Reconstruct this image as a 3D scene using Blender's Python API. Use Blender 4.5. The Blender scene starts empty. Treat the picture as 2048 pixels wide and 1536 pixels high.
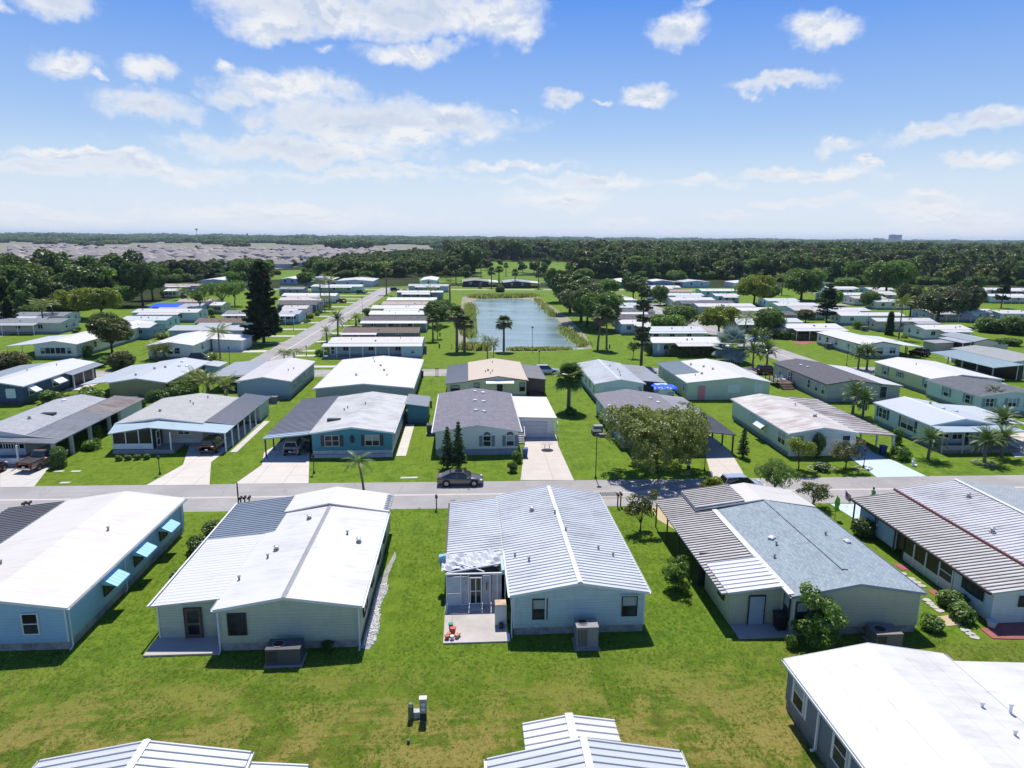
import bpy, math, random
import numpy as np
from mathutils import Vector, Matrix
from mathutils.geometry import tessellate_polygon

sc = bpy.context.scene
col = sc.collection
R = math.radians

# ------------------------------------------------------------------ camera
CAM_H, FPX = 25.0, 1365.0
roll = math.atan(15.5 / 2048)
pitch = math.atan(291 / FPX)
yaw = math.atan(94 / math.hypot(FPX, 291))
_f0 = Vector((math.sin(yaw), math.cos(yaw), 0)); _r0 = Vector((math.cos(yaw), -math.sin(yaw), 0)); _u0 = Vector((0, 0, 1))
c_f = _f0 * math.cos(pitch) - _u0 * math.sin(pitch)
_u = _u0 * math.cos(pitch) + _f0 * math.sin(pitch)
c_r = _r0 * math.cos(roll) + _u * math.sin(roll)
c_u = _u * math.cos(roll) - _r0 * math.sin(roll)
cam_d = bpy.data.cameras.new('camera'); cam = bpy.data.objects.new('camera', cam_d); col.objects.link(cam)
cam_d.sensor_width = 36; cam_d.lens = 36 * FPX / 2048; cam_d.clip_end = 30000; cam_d.clip_start = 0.5
m = Matrix((( c_r.x, c_u.x, -c_f.x, 0), (c_r.y, c_u.y, -c_f.y, 0), (c_r.z, c_u.z, -c_f.z, CAM_H), (0, 0, 0, 1)))
cam.matrix_world = m
sc.camera = cam

def G(px, py, z=0.0):
    """survey helper: where the sight line through a spot of the photograph meets height z (metres)"""
    d = c_f * FPX + c_r * (px - 1024) - c_u * (py - 768)
    t = (z - CAM_H) / d.z
    return Vector((d.x * t, d.y * t, z))
def Y0(py, px=1024, z=0.0): return G(px, py, z).y
def AZEL(px, py):
    d = (c_f * FPX + c_r * (px - 1024) - c_u * (py - 768)).normalized()
    return math.atan2(d.x, d.y), math.asin(d.z)

# ------------------------------------------------------------------ light
SUN_EL, SUN_AZ = 62.0, 2.0            # high sun ahead of the camera
sun_d = bpy.data.lights.new('sun', 'SUN'); sun = bpy.data.objects.new('sun', sun_d); col.objects.link(sun)
sun_d.energy = 5.0; sun_d.angle = R(0.53); sun_d.color = (1.0, 0.955, 0.88)
sdir = Vector((math.sin(R(SUN_AZ)) * math.cos(R(SUN_EL)), math.cos(R(SUN_AZ)) * math.cos(R(SUN_EL)), math.sin(R(SUN_EL))))
sun.rotation_euler = sdir.to_track_quat('Z', 'Y').to_euler(); sun.location = sdir * 200
sc.view_settings.view_transform = 'Standard'; sc.view_settings.look = 'None'
sc.view_settings.exposure = 0.09; sc.view_settings.gamma = 1.0
sc.view_settings.use_curve_mapping = False
sc.render.engine = 'CYCLES'
sc.cycles.max_bounces = 6; sc.cycles.diffuse_bounces = 3; sc.cycles.glossy_bounces = 3
sc.cycles.transmission_bounces = 3; sc.cycles.transparent_max_bounces = 8; sc.cycles.volume_bounces = 0
sc.cycles.use_denoising = True
sc.cycles.sample_clamp_indirect = 6

def lin(h, k=1.0):
    """'#rrggbb' -> linear"""
    h = h.lstrip('#'); o = []
    for i in (0, 2, 4):
        c = int(h[i:i + 2], 16) / 255
        o.append((c / 12.92 if c <= .04045 else ((c + .055) / 1.055) ** 2.4) * k)
    return tuple(o)

class NT:
    def __init__(s, tree): s.t = tree; s.n = tree.nodes; s.l = tree.links
    def node(s, typ, **kw):
        n = s.n.new(typ)
        for k, v in kw.items(): setattr(n, k, v)
        return n
    def inp(s, sock, v):
        if isinstance(v, bpy.types.NodeSocket): s.l.new(v, sock)
        elif v is not None:
            try: sock.default_value = v
            except Exception: sock.default_value = tuple(v) + (1,)
    def math(s, op, a, b=None, c=None, clamp=False):
        n = s.node('ShaderNodeMath', operation=op, use_clamp=clamp)
        for i, v in enumerate((a, b, c)):
            if v is not None: s.inp(n.inputs[i], v)
        return n.outputs[0]
    def vec(s, op, a, b=None):
        n = s.node('ShaderNodeVectorMath', operation=op)
        s.inp(n.inputs[0], a)
        if b is not None: s.inp(n.inputs[1], b)
        return n.outputs['Value'] if op in ('LENGTH', 'DOT_PRODUCT', 'DISTANCE') else n.outputs[0]
    def mix(s, f, a, b, blend='MIX'):
        n = s.node('ShaderNodeMix', data_type='RGBA', blend_type=blend)
        s.inp(n.inputs[0], f)
        for i, v in ((6, a), (7, b)):
            if isinstance(v, bpy.types.NodeSocket): s.l.new(v, n.inputs[i])
            else: n.inputs[i].default_value = tuple(v)[:3] + (1,)
        return n.outputs[2]
    def noise(s, v, scale, detail=4, rough=.55, dist=0.0, out=0):
        n = s.node('ShaderNodeTexNoise'); s.inp(n.inputs['Vector'], v)
        n.inputs['Scale'].default_value = scale; n.inputs['Detail'].default_value = detail
        n.inputs['Roughness'].default_value = rough; n.inputs['Distortion'].default_value = dist
        return n.outputs[out]
    def ramp(s, f, a, b, lo=0.0, hi=1.0, smooth=False):
        n = s.node('ShaderNodeMapRange'); n.clamp = True
        if smooth: n.interpolation_type = 'SMOOTHSTEP'
        s.inp(n.inputs[0], f); s.inp(n.inputs[1], a); s.inp(n.inputs[2], b); s.inp(n.inputs[3], lo); s.inp(n.inputs[4], hi)
        return n.outputs[0]
    def comb(s, x, y, z):
        n = s.node('ShaderNodeCombineXYZ')
        for i, v in enumerate((x, y, z)): s.inp(n.inputs[i], v)
        return n.outputs[0]
    def sep(s, v):
        n = s.node('ShaderNodeSeparateXYZ'); s.inp(n.inputs[0], v); return n.outputs

# ------------------------------------------------------------------ sky
world = bpy.data.worlds.new('World'); sc.world = world; world.use_nodes = True
W = NT(world.node_tree); W.n.clear()
sky = W.node('ShaderNodeTexSky', sky_type='NISHITA'); sky.sun_disc = False
sky.sun_elevation = R(SUN_EL); sky.sun_rotation = R(SUN_AZ); sky.altitude = 0; sky.air_density = 1.0; sky.dust_density = 0.6; sky.ozone_density = 2.5
SKY_S = 0.12
D = W.vec('NORMALIZE', W.node('ShaderNodeTexCoord').outputs['Generated'])
dx, dy, dz = W.sep(D)
az = W.math('ARCTAN2', dx, dy); el = W.math('ARCSINE', dz)
hs = W.node('ShaderNodeHueSaturation'); hs.inputs['Saturation'].default_value = 1.30; hs.inputs['Hue'].default_value = 0.512
W.l.new(sky.outputs[0], hs.inputs['Color'])
# humid air: the sky pales evenly towards the horizon on every side
k = .89 / SKY_S
deep = W.mix(W.ramp(el, R(4), R(19), smooth=False), (.55 * k, .75 * k, .97 * k), (.055 * k, .27 * k, .90 * k))
deep = W.mix(W.ramp(el, R(22), R(48)), deep, (.010 * k, .055 * k, .27 * k))
base = W.mix(0.85, hs.outputs[0], deep)
base = W.mix(W.ramp(el, R(-1), R(9), 1.0, 0.0, smooth=True), base, (.84 * k, .90 * k, .99 * k))
# cloud noise in azimuth / elevation, flattened towards the horizon
elf = W.math('POWER', W.math('MAXIMUM', el, 0.0), 0.62)
uv = W.comb(az, W.math('MULTIPLY', elf, 1.55), 0.0)
uvr = W.comb(az, el, 0.0)
n1 = W.noise(uv, 9.0, 7, .62, .15)
warp = W.vec('SCALE', W.vec('SUBTRACT', W.noise(uvr, 16.0, 4, .6, 0, 1), (.5, .5, .5)))
warp.node.inputs['Scale'].default_value = 0.06
uvw = W.vec('ADD', uvr, warp)
clouds = [  # photograph spot, half width, half height, strength
 (130, 125, 62, 26, 1), (292, 132, 50, 26, 1), (300, 215, 100, 36, 1), (445, 124, 28, 14, .9), (195, 155, 20, 9, .8), (110, 0, 75, 34, 1), (0, 10, 40, 14, .8),
 (590, 172, 150, 36, 1), (470, 190, 70, 20, .9), (650, 20, 200, 48, 1.1), (800, 28, 190, 52, 1.1), (980, 30, 120, 50, 1), (840, 103, 105, 26, 1.05), (560, 45, 110, 32, 1),
 (760, 240, 250, 46, 1.2), (900, 250, 130, 34, 1.05), (600, 298, 230, 28, 1.1), (510, 240, 40, 16, .9), (650, 97, 22, 10, .5),
 (1356, 60, 52, 40, 1), (1640, 55, 78, 36, 1), (1560, 165, 108, 17, .95), (1125, 200, 36, 19, 1), (1200, 200, 26, 9, .8), (1292, 192, 48, 19, 1), (1400, 3, 40, 10, .6),
 (1030, 50, 60, 26, 1), (1860, 268, 90, 24, .95), (1960, 246, 90, 24, .95), (1665, 295, 50, 14, .8), (1750, 320, 34, 13, .85), (1030, 214, 16, 6, .5),
 (160, 315, 150, 11, .7), (300, 345, 180, 22, .65), (60, 340, 120, 18, .65), (700, 352, 260, 12, .4), (1020, 330, 110, 11, .6), (820, 340, 90, 11, .5), (1080, 360, 90, 10, .45),
 (1620, 345, 180, 12, .6), (1960, 318, 90, 15, .75), (1400, 362, 100, 11, .45), (1200, 372, 90, 13, .6), (1620, 400, 120, 13, .6), (1110, 400, 130, 20, .55),
 (560, 430, 300, 22, .6), (640, 415, 120, 14, .5), (1830, 410, 110, 22, .7), (1900, 440, 140, 26, .8), (1230, 445, 60, 12, .6), (1460, 430, 60, 10, .5), (150, 432, 220, 20, .5)]
mask = None
for (px, py, hw, hh, st) in clouds:
    a, e = AZEL(px, py); ax, ex = AZEL(px + hw, py); ay, ey = AZEL(px, py - hh)
    ru = abs(ax - a) * 1.42; rv = abs(ey - e) * 1.45
    v = W.vec('MULTIPLY', W.vec('SUBTRACT', uvw, (a, e, 0)), (1 / ru, 1 / rv, 0))
    st = st + (.28 if py > 300 else 0); d = W.math('MULTIPLY_ADD', W.vec('LENGTH', v), -st, st)
    mask = d if mask is None else W.math('MAXIMUM', mask, d)
# broken cloud elsewhere round the sky, as in view
ncl = W.noise(uv, 3.2, 3, .5)
away = W.ramp(W.math('ABSOLUTE', az), R(44), R(60))
away = W.math('MAXIMUM', away, W.ramp(el, R(20), R(26)))
gen = W.math('MULTIPLY', W.math('MULTIPLY_ADD', ncl, 4.0, -2.35), away)
mask = W.math('MAXIMUM', W.math('MAXIMUM', mask, -0.3), W.math('SUBTRACT', gen, W.math('SUBTRACT', 1.0, away)))
fb = W.math('MULTIPLY_ADD', n1, 2.6, -1.3)
fine = W.noise(uvr, 60.0, 5, .6, .1)
dens = W.math('ADD', W.math('ADD', mask, W.math('MULTIPLY', fb, 0.55)), W.math('MULTIPLY_ADD', fine, .5, -.25))
alpha = W.ramp(dens, 0.06, 0.74, smooth=True)
up = W.vec('ADD', uv, (0, 0.018, 0))
n2 = W.noise(up, 9.0, 7, .62, .15)
lit = W.ramp(W.math('SUBTRACT', n1, n2), -0.035, 0.03)
core = W.ramp(dens, .32, .9)
shade = W.math('MULTIPLY', W.math('SUBTRACT', 1.0, lit), core)
low = W.ramp(W.math('SUBTRACT', W.noise(uv, 4.5, 2, .5), W.noise(W.vec('ADD', uv, (0, .05, 0)), 4.5, 2, .5)), .03, -.05)
shade = W.math('MAXIMUM', shade, W.math('MULTIPLY', low, W.math('MULTIPLY', core, .8)))
ccol = W.mix(shade, (.94 * k, .955 * k, .98 * k), (.62 * k, .71 * k, .87 * k))
ccol = W.mix(W.ramp(el, R(1), R(8), .55, 0.0), ccol, (.96 * k, .97 * k, .99 * k))
skyc = W.mix(W.math('MULTIPLY', alpha, W.ramp(el, R(0.3), R(6), .7, .95)), base, ccol)
bg = W.node('ShaderNodeBackground'); bg.inputs['Strength'].default_value = SKY_S
W.l.new(skyc, bg.inputs['Color'])
wo = W.node('ShaderNodeOutputWorld'); W.l.new(bg.outputs[0], wo.inputs['Surface'])
world.cycles.sampling_method = 'MANUAL'; world.cycles.sample_map_resolution = 512

# ------------------------------------------------------------------ materials
MATS = {}
def newmat(name):
    mt = bpy.data.materials.new(name); mt.use_nodes = True; t = NT(mt.node_tree); t.n.clear()
    p = t.node('ShaderNodeBsdfPrincipled'); o = t.node('ShaderNodeOutputMaterial'); t.l.new(p.outputs[0], o.inputs[0])
    return mt, t, p
def pos(t): return t.node('ShaderNodeNewGeometry').outputs['Position']
def setp(t, p, base=None, rough=None, metal=None, spec=None):
    if base is not None: t.inp(p.inputs['Base Color'], base if isinstance(base, bpy.types.NodeSocket) else tuple(base)[:3] + (1,))
    if rough is not None: t.inp(p.inputs['Roughness'], rough)
    if metal is not None: t.inp(p.inputs['Metallic'], metal)
    if spec is not None: t.inp(p.inputs['Specular IOR Level'], spec)
def bump(t, p, h, dist=.02, strength=.6):
    b = t.node('ShaderNodeBump'); b.inputs['Distance'].default_value = dist; b.inputs['Strength'].default_value = strength
    t.l.new(h, b.inputs['Height']); t.l.new(b.outputs[0], p.inputs['Normal'])
def paint(c, rough=.6, var=.12, metal=0.0, spec=.4):
    """plain painted / moulded surface with slight wear"""
    if isinstance(c, str): c = lin(c)
    key = ('paint', tuple(round(x, 3) for x in c), rough, var, metal)
    if key in MATS: return MATS[key]
    mt, t, p = newmat('paint'); P = pos(t)
    n = t.noise(P, 1.7, 5, .6); n2 = t.noise(P, 14, 3, .6)
    f = t.math('MULTIPLY_ADD', n, .7, t.math('MULTIPLY', n2, .3))
    a = tuple(x * (1 - var) for x in c); b = tuple(min(1, x * (1 + var)) for x in c)
    setp(t, p, t.mix(t.ramp(f, .3, .7), a, b), rough, metal, spec)
    MATS[key] = mt; return mt
def siding(c, pitch_=.2, grime=.35, bumpy=True):
    """lap siding: horizontal boards, streaked grime (no shade painted, just dirt)"""
    if isinstance(c, str): c = lin(c)
    g_ = sum(c) / 3; c = tuple(min(.80, (x * .74 + g_ * .26) * 1.28) for x in c)
    key = ('siding', tuple(round(x, 3) for x in c), pitch_, grime, bumpy)
    if key in MATS: return MATS[key]
    mt, t, p = newmat('siding'); P = pos(t); x, y, z = t.sep(P)
    st = t.vec('MULTIPLY', P, (1.0, 1.0, .35)); n = t.noise(st, 2.3, 6, .65)
    n3 = t.noise(t.vec('MULTIPLY', P, (.35, .35, 5.0)), 1.1, 4, .6)
    fr = t.math('FRACT', t.math('DIVIDE', z, pitch_))
    g = t.ramp(t.math('MULTIPLY_ADD', n, .6, t.math('MULTIPLY', n3, .4)), .42, .72)
    cc = t.mix(t.math('MULTIPLY', g, grime), c, tuple(a * b for a, b in zip(c, (.62, .66, .58))))
    rows = t.node('ShaderNodeTexWhiteNoise', noise_dimensions='1D'); t.l.new(t.math('FLOOR', t.math('DIVIDE', z, pitch_)), rows.inputs['W'])
    cc = t.mix(t.math('MULTIPLY', rows.outputs['Value'], .16), cc, tuple(a * .7 for a in c))
    dn_ = t.noise(P, 2.6, 5, .65); cc = t.mix(t.math('MULTIPLY', t.ramp(t.math('MULTIPLY_ADD', dn_, 1.6, z), 1.9, 1.1), .35), cc, (c[0] * .55, c[1] * .55, c[2] * .45))   # splash dirt
    setp(t, p, cc, .6, 0, .35)
    if bumpy: bump(t, p, fr, .03, 1.0)
    MATS[key] = mt; return mt
def roofmat(c, stain=None, amt=.5, seam=None, rough=.45, sc_=1.0, axis='Y', metal=0.0):
    """sheet / membrane roof: colour with weather stains running down the slope; seam = spacing of welded seams"""
    if isinstance(c, str): c = lin(c)
    if isinstance(stain, str): stain = lin(stain)
    stain = stain or tuple(x * .75 for x in c)
    if max(c) > .66: c = tuple(x * v for x, v in zip(c, (.84, .82, .795))); stain = tuple(x * .66 for x in stain)   # weathered whites
    key = ('roof', tuple(round(x, 3) for x in c), tuple(round(x, 3) for x in stain), amt, seam, rough, sc_, axis, metal)
    if key in MATS: return MATS[key]
    mt, t, p = newmat('roofing'); P = pos(t)
    run = (.30, 1.6, 1.0) if axis == 'Y' else (1.6, .30, 1.0)      # slope runs across the ridge
    n = t.noise(t.vec('MULTIPLY', P, run), 1.3 * sc_, 6, .68, .3); n2 = t.noise(P, .35 * sc_, 3, .5)
    f = t.ramp(t.math('ADD', t.math('MULTIPLY', n, .62), t.math('MULTIPLY', n2, .38)), .56 - .2 * amt, .56 + .12, smooth=True)
    cc = t.mix(t.math('MULTIPLY', f, amt), c, stain)
    fin = t.noise(P, 22, 3, .6); cc = t.mix(t.ramp(fin, .35, .7, 0, .10), cc, tuple(x * .8 for x in c))
    if seam:
        x, y, z = t.sep(P); q = t.math('PINGPONG', t.math('ADD', y if axis == 'Y' else x, 300.0), seam / 2)
        cc = t.mix(t.math('LESS_THAN', q, .018), cc, tuple(v * .72 for v in c))
    setp(t, p, cc, rough, metal, .4); MATS[key] = mt
    bump(t, p, n, .02, .25)
    return mt
def shingle(c, c2=None, axis='Y', moss=0.0):
    if isinstance(c, str): c = lin(c)
    c2 = lin(c2) if isinstance(c2, str) else (c2 or tuple(x * .6 for x in c))
    key = ('shingle', tuple(round(x, 3) for x in c), tuple(round(x, 3) for x in c2), axis, moss)
    if key in MATS: return MATS[key]
    mt, t, p = newmat('shingles'); P = pos(t); x, y, z = t.sep(P)
    b = t.node('ShaderNodeTexBrick'); b.offset = .5; b.inputs['Scale'].default_value = 1
    t.l.new(t.comb(y, x, 0) if axis == 'Y' else t.comb(x, y, 0), b.inputs['Vector'])
    b.inputs['Brick Width'].default_value = .33; b.inputs['Row Height'].default_value = .145
    b.inputs['Mortar Size'].default_value = .012; b.inputs['Bias'].default_value = -.1
    b.inputs['Color1'].default_value = (*c, 1); b.inputs['Color2'].default_value = (*c2, 1)
    b.inputs['Mortar'].default_value = (*[v * .45 for v in c], 1)
    n = t.noise(P, .9, 5, .6); cc = t.mix(t.ramp(n, .4, .75, 0, .45), b.outputs[0], tuple(v * 1.15 for v in c))
    if moss: cc = t.mix(t.ramp(t.noise(t.vec('MULTIPLY', P, (.5, 1, 1)), .5, 5, .6), .5, .7, 0, moss), cc, (.05, .045, .045))
    setp(t, p, cc, .85, 0, .25); bump(t, p, b.outputs['Fac'], .01, -.6); MATS[key] = mt; return mt
def glassmat():
    if 'glass' in MATS: return MATS['glass']
    mt, t, p = newmat('window glass'); P = pos(t)
    n = t.noise(P, .9, 2, .5)
    setp(t, p, t.mix(t.ramp(n, .4, .6), (.012, .016, .018), (.045, .055, .065)), .10, 0, .14); MATS['glass'] = mt; return mt
def leafmat(c, name='leaves', trans=.42, var=.5, yellow=None):
    if isinstance(c, str): c = lin(c)
    key = ('leaf', tuple(round(x, 3) for x in c), name, var, yellow)
    if key in MATS: return MATS[key]
    mt = bpy.data.materials.new(name); mt.use_nodes = True; t = NT(mt.node_tree); t.n.clear()
    at = t.node('ShaderNodeAttribute', attribute_name='tone'); oi = t.node('ShaderNodeObjectInfo')
    lo = tuple(x * (1 - var) for x in c); hi = tuple(x * (1 + var) for x in c)
    cc = t.mix(at.outputs['Fac'], lo, hi)
    cc = t.mix(t.math('MULTIPLY', oi.outputs['Random'], .4), cc, t.mix(.5, cc, (c[0] * .9, c[1] * .72, c[2] * .8)))
    if yellow: cc = t.mix(t.ramp(at.outputs['Fac'], .62, .95), cc, yellow)
    d = t.node('ShaderNodeBsdfDiffuse'); tr = t.node('ShaderNodeBsdfTranslucent'); gl = t.node('ShaderNodeBsdfGlossy')
    t.l.new(cc, d.inputs[0]); t.l.new(t.mix(.35, cc, (c[0] * 1.8, c[1] * 1.8, c[2] * .6)), tr.inputs[0])
    gl.inputs['Roughness'].default_value = .45; gl.inputs['Color'].default_value = (.8, .85, .8, 1)
    m1 = t.node('ShaderNodeMixShader'); m1.inputs[0].default_value = trans; t.l.new(d.outputs[0], m1.inputs[1]); t.l.new(tr.outputs[0], m1.inputs[2])
    m2 = t.node('ShaderNodeMixShader'); m2.inputs[0].default_value = .045; t.l.new(m1.outputs[0], m2.inputs[1]); t.l.new(gl.outputs[0], m2.inputs[2])
    o = t.node('ShaderNodeOutputMaterial'); t.l.new(m2.outputs[0], o.inputs[0]); MATS[key] = mt; return mt

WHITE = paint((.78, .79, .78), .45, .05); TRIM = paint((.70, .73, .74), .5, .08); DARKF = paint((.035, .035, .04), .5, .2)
BROWN = paint((.07, .05, .04), .6, .2); STEEL = paint((.35, .36, .37), .4, .15, .6); BLACK = paint((.015, .015, .016), .5, .2)
GREYP = paint((.28, .29, .30), .6, .15); BARK = paint((.10, .075, .055), .95, .35); PALMBARK = paint((.17, .145, .12), .95, .3)

# ------------------------------------------------------------------ mesh building
class MB:
    def __init__(s): s.v = []; s.f = []
    def poly(s, pts):
        n = len(s.v); s.v += [tuple(p) for p in pts]; s.f.append(tuple(range(n, n + len(pts)))); return s
    def hexa(s, b, t):
        """eight corners: bottom ring b, top ring t (both counter-clockwise from above)"""
        n = len(s.v); s.v += [tuple(p) for p in b] + [tuple(p) for p in t]; k = len(b)
        s.f.append(tuple(n + k - 1 - i for i in range(k))); s.f.append(tuple(n + k + i for i in range(k)))
        for i in range(k):
            j = (i + 1) % k; s.f.append((n + i, n + j, n + k + j, n + k + i))
        return s
    def box(s, x0, x1, y0, y1, z0, z1):
        if x0 > x1: x0, x1 = x1, x0
        if y0 > y1: y0, y1 = y1, y0
        r = [(x0, y0), (x1, y0), (x1, y1), (x0, y1)]
        return s.hexa([(*p, z0) for p in r], [(*p, z1) for p in r])
    def slab(s, q, th):
        """q: four top corners ccw, extruded down by th"""
        return s.hexa([(p[0], p[1], p[2] - th) for p in q], q)
    def tube(s, a, b, r0, r1=None, n=8):
        r1 = r0 if r1 is None else r1; a = Vector(a); b = Vector(b); d = (b - a).normalized()
        u = d.orthogonal().normalized(); w = d.cross(u); ra = []; rb = []
        for i in range(n):
            t = 2 * math.pi * i / n; o = u * math.cos(t) + w * math.sin(t); ra.append(a + o * r0); rb.append(b + o * r1)
        return s.hexa(ra, rb)
    def path(s, pts, rs, n=7):
        pts = [Vector(p) for p in pts]; base = len(s.v)
        for k, p in enumerate(pts):
            d = (pts[min(k + 1, len(pts) - 1)] - pts[max(k - 1, 0)]).normalized()
            u = d.cross(Vector((0.13, .99, .02))).normalized(); w = d.cross(u)
            for i in range(n):
                t = 2 * math.pi * i / n; s.v.append(tuple(p + (u * math.cos(t) + w * math.sin(t)) * rs[k]))
        for k in range(len(pts) - 1):
            for i in range(n):
                j = (i + 1) % n; s.f.append((base + k * n + i, base + k * n + j, base + (k + 1) * n + j, base + (k + 1) * n + i))
        s.f.append(tuple(base + i for i in reversed(range(n)))); s.f.append(tuple(base + (len(pts) - 1) * n + i for i in range(n)))
        return s
    def lathe(s, prof, n=16, c=(0, 0)):
        base = len(s.v)
        for (r, z) in prof:
            for i in range(n):
                t = 2 * math.pi * i / n; s.v.append((c[0] + r * math.cos(t), c[1] + r * math.sin(t), z))
        for k in range(len(prof) - 1):
            for i in range(n):
                j = (i + 1) % n; s.f.append((base + k * n + i, base + k * n + j, base + (k + 1) * n + j, base + (k + 1) * n + i))
        s.f.append(tuple(base + i for i in reversed(range(n)))); s.f.append(tuple(base + (len(prof) - 1) * n + i for i in range(n)))
        return s
    def mesh(s, name, mat, off=(0, 0, 0), smooth=False):
        me = bpy.data.meshes.new(name)
        o = off; me.from_pydata([(p[0] - o[0], p[1] - o[1], p[2] - o[2]) for p in s.v], [], s.f)
        if mat: me.materials.append(mat)
        if smooth: me.shade_smooth()
        return me
    def build(s, name, mat, parent=None, off=None, smooth=False):
        """world-coordinate mesh linked as one object under parent (parents are never rotated here unless off is given)"""
        if off is None: off = abs_loc(parent) if parent else (0, 0, 0)
        return link(name, s.mesh(name, mat, off, smooth), parent)
def abs_loc(o):
    l = Vector((0, 0, 0))
    while o: l += o.location; o = o.parent
    return l
def link(name, data, parent=None, loc=(0, 0, 0), rz=0.0, scale=None):
    o = bpy.data.objects.new(name, data); col.objects.link(o); o.location = loc
    if rz: o.rotation_euler.z = rz
    if scale is not None: o.scale = scale if hasattr(scale, '__len__') else (scale,) * 3
    if parent: o.parent = parent
    return o
def tag(o, label, cat=None, group=None, kind=None):
    if label: o['label'] = label
    if cat: o['category'] = cat
    if group: o['group'] = group
    if kind: o['kind'] = kind
    return o
def thing(name, label, cat, loc=(0, 0, 0), rz=0.0, group=None, scale=None):
    return tag(link(name, None, None, loc, rz, scale), label, cat, group)
def dup(root, loc, rz=0.0, label=None, scale=None, group=None):
    r = root.copy(); col.objects.link(r); r.location = loc; r.rotation_euler.z = rz
    if scale is not None: r.scale = scale if hasattr(scale, '__len__') else (scale,) * 3
    if label: r['label'] = label
    if group: r['group'] = group
    for ch in root.children:
        c = ch.copy(); col.objects.link(c); c.parent = r
        for g in ch.children:
            d = g.copy(); col.objects.link(d); d.parent = c
    return r
# ------------------------------------------------------------------ ground
def flat(name, poly, z, mat, holes=(), parent=None, kind='structure'):
    loops = [[Vector((p[0], p[1], 0)) for p in poly]] + [[Vector((p[0], p[1], 0)) for p in h] for h in holes]
    tris = tessellate_polygon(loops); v = [p for l in loops for p in l]
    me = bpy.data.meshes.new(name); fs = []
    for t in tris:
        a, b, c = (v[i] for i in t)
        fs.append(tuple(t) if (b - a).cross(c - a).z > 0 else (t[0], t[2], t[1]))
    me.from_pydata([(p.x, p.y, z) for p in v], [], fs); me.materials.append(mat)
    o = link(name, me, parent)
    if kind: o['kind'] = kind
    return o

def grassmat():
    mt, t, p = newmat('lawn grass'); P = pos(t); x, y, z = t.sep(P)
    big = t.noise(P, .045, 4, .55); mid = t.noise(P, .42, 5, .65, .4); fin = t.noise(P, 5.5, 6, .75); tiny = t.noise(P, 27, 3, .8)
    mow = t.noise(t.vec('MULTIPLY', P, (2.4, .16, 1)), .9, 4, .6, .3)     # mower passes along the lots
    mowx = t.noise(t.vec('MULTIPLY', P, (.12, 2.2, 1)), .9, 4, .6, .3)
    a = t.mix(t.ramp(mid, .40, .60), (.105, .190, .016), (.205, .310, .028))
    a = t.mix(t.ramp(mow, .44, .58, 0, .6), a, (.19, .285, .026))
    a = t.mix(t.ramp(big, .45, .56, 0, .5), a, (.19, .27, .018)); a = t.mix(t.ramp(t.noise(P, 1.1, 5, .75, .8), .50, .60, 0, .6), a, (.065, .14, .008)); a = t.mix(t.ramp(t.noise(t.vec('MULTIPLY', P, (1.9, .5, 1)), 1.7, 4, .7), .53, .62, 0, .55), a, (.24, .32, .045))
    # the back yards dry out: olive and straw patches, strongest nearest the camera
    dryband = t.ramp(t.math('MULTIPLY_ADD', big, 9.0, y), 42.5, 34.0, 0, 1)
    dn = t.math('ADD', t.math('MULTIPLY', mid, .55), t.math('ADD', t.math('MULTIPLY', mowx, .25), t.math('MULTIPLY', t.noise(P, .16, 4, .6), .20)))
    dry = t.math('MULTIPLY', t.ramp(dn, .465, .52, smooth=True), dryband)
    a = t.mix(t.math('MULTIPLY', dryband, .55), a, (.15, .18, .02)); a = t.mix(t.math('MULTIPLY', t.ramp(t.noise(P, 1.3, 5, .7, 1.2), .50, .58), t.math('MULTIPLY', dryband, .7)), a, (.115, .10, .022))
    a = t.mix(t.math('MULTIPLY', dry, .95), a, (.37, .29, .085))
    straw = t.math('MULTIPLY', t.ramp(t.math('ADD', t.math('MULTIPLY', fin, .5), t.math('MULTIPLY', dn, .6)), .57, .70), t.ramp(y, 36, 30))
    a = t.mix(t.math('MULTIPLY', straw, .6), a, (.40, .33, .13))
    lg = t.math('MULTIPLY', t.ramp(fin, .52, .75), .35); a = t.mix(lg, a, (.25, .34, .03))
    # blade-scale grain
    a = t.mix(t.ramp(tiny, .35, .68, .42, 0), a, (.045, .095, .006))
    a = t.mix(t.ramp(fin, .30, .52, .45, 0), a, (.07, .14, .008))
    setp(t, p, a, .9, 0, .12)
    bump(t, p, t.math('ADD', fin, t.math('MULTIPLY', tiny, .7)), .07, .9)
    return mt
def groundmat(a, b, scale=.05, c=None, rough=.95):
    mt, t, p = newmat('rough ground'); P = pos(t)
    n = t.noise(P, scale, 6, .7); n2 = t.noise(P, scale * 14, 4, .7)
    cc = t.mix(t.ramp(n, .35, .65), a, b)
    if c: cc = t.mix(t.ramp(n2, .52, .66, 0, .7), cc, c)
    setp(t, p, cc, rough, 0, .1); bump(t, p, n2, .4, .8); return mt
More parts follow.
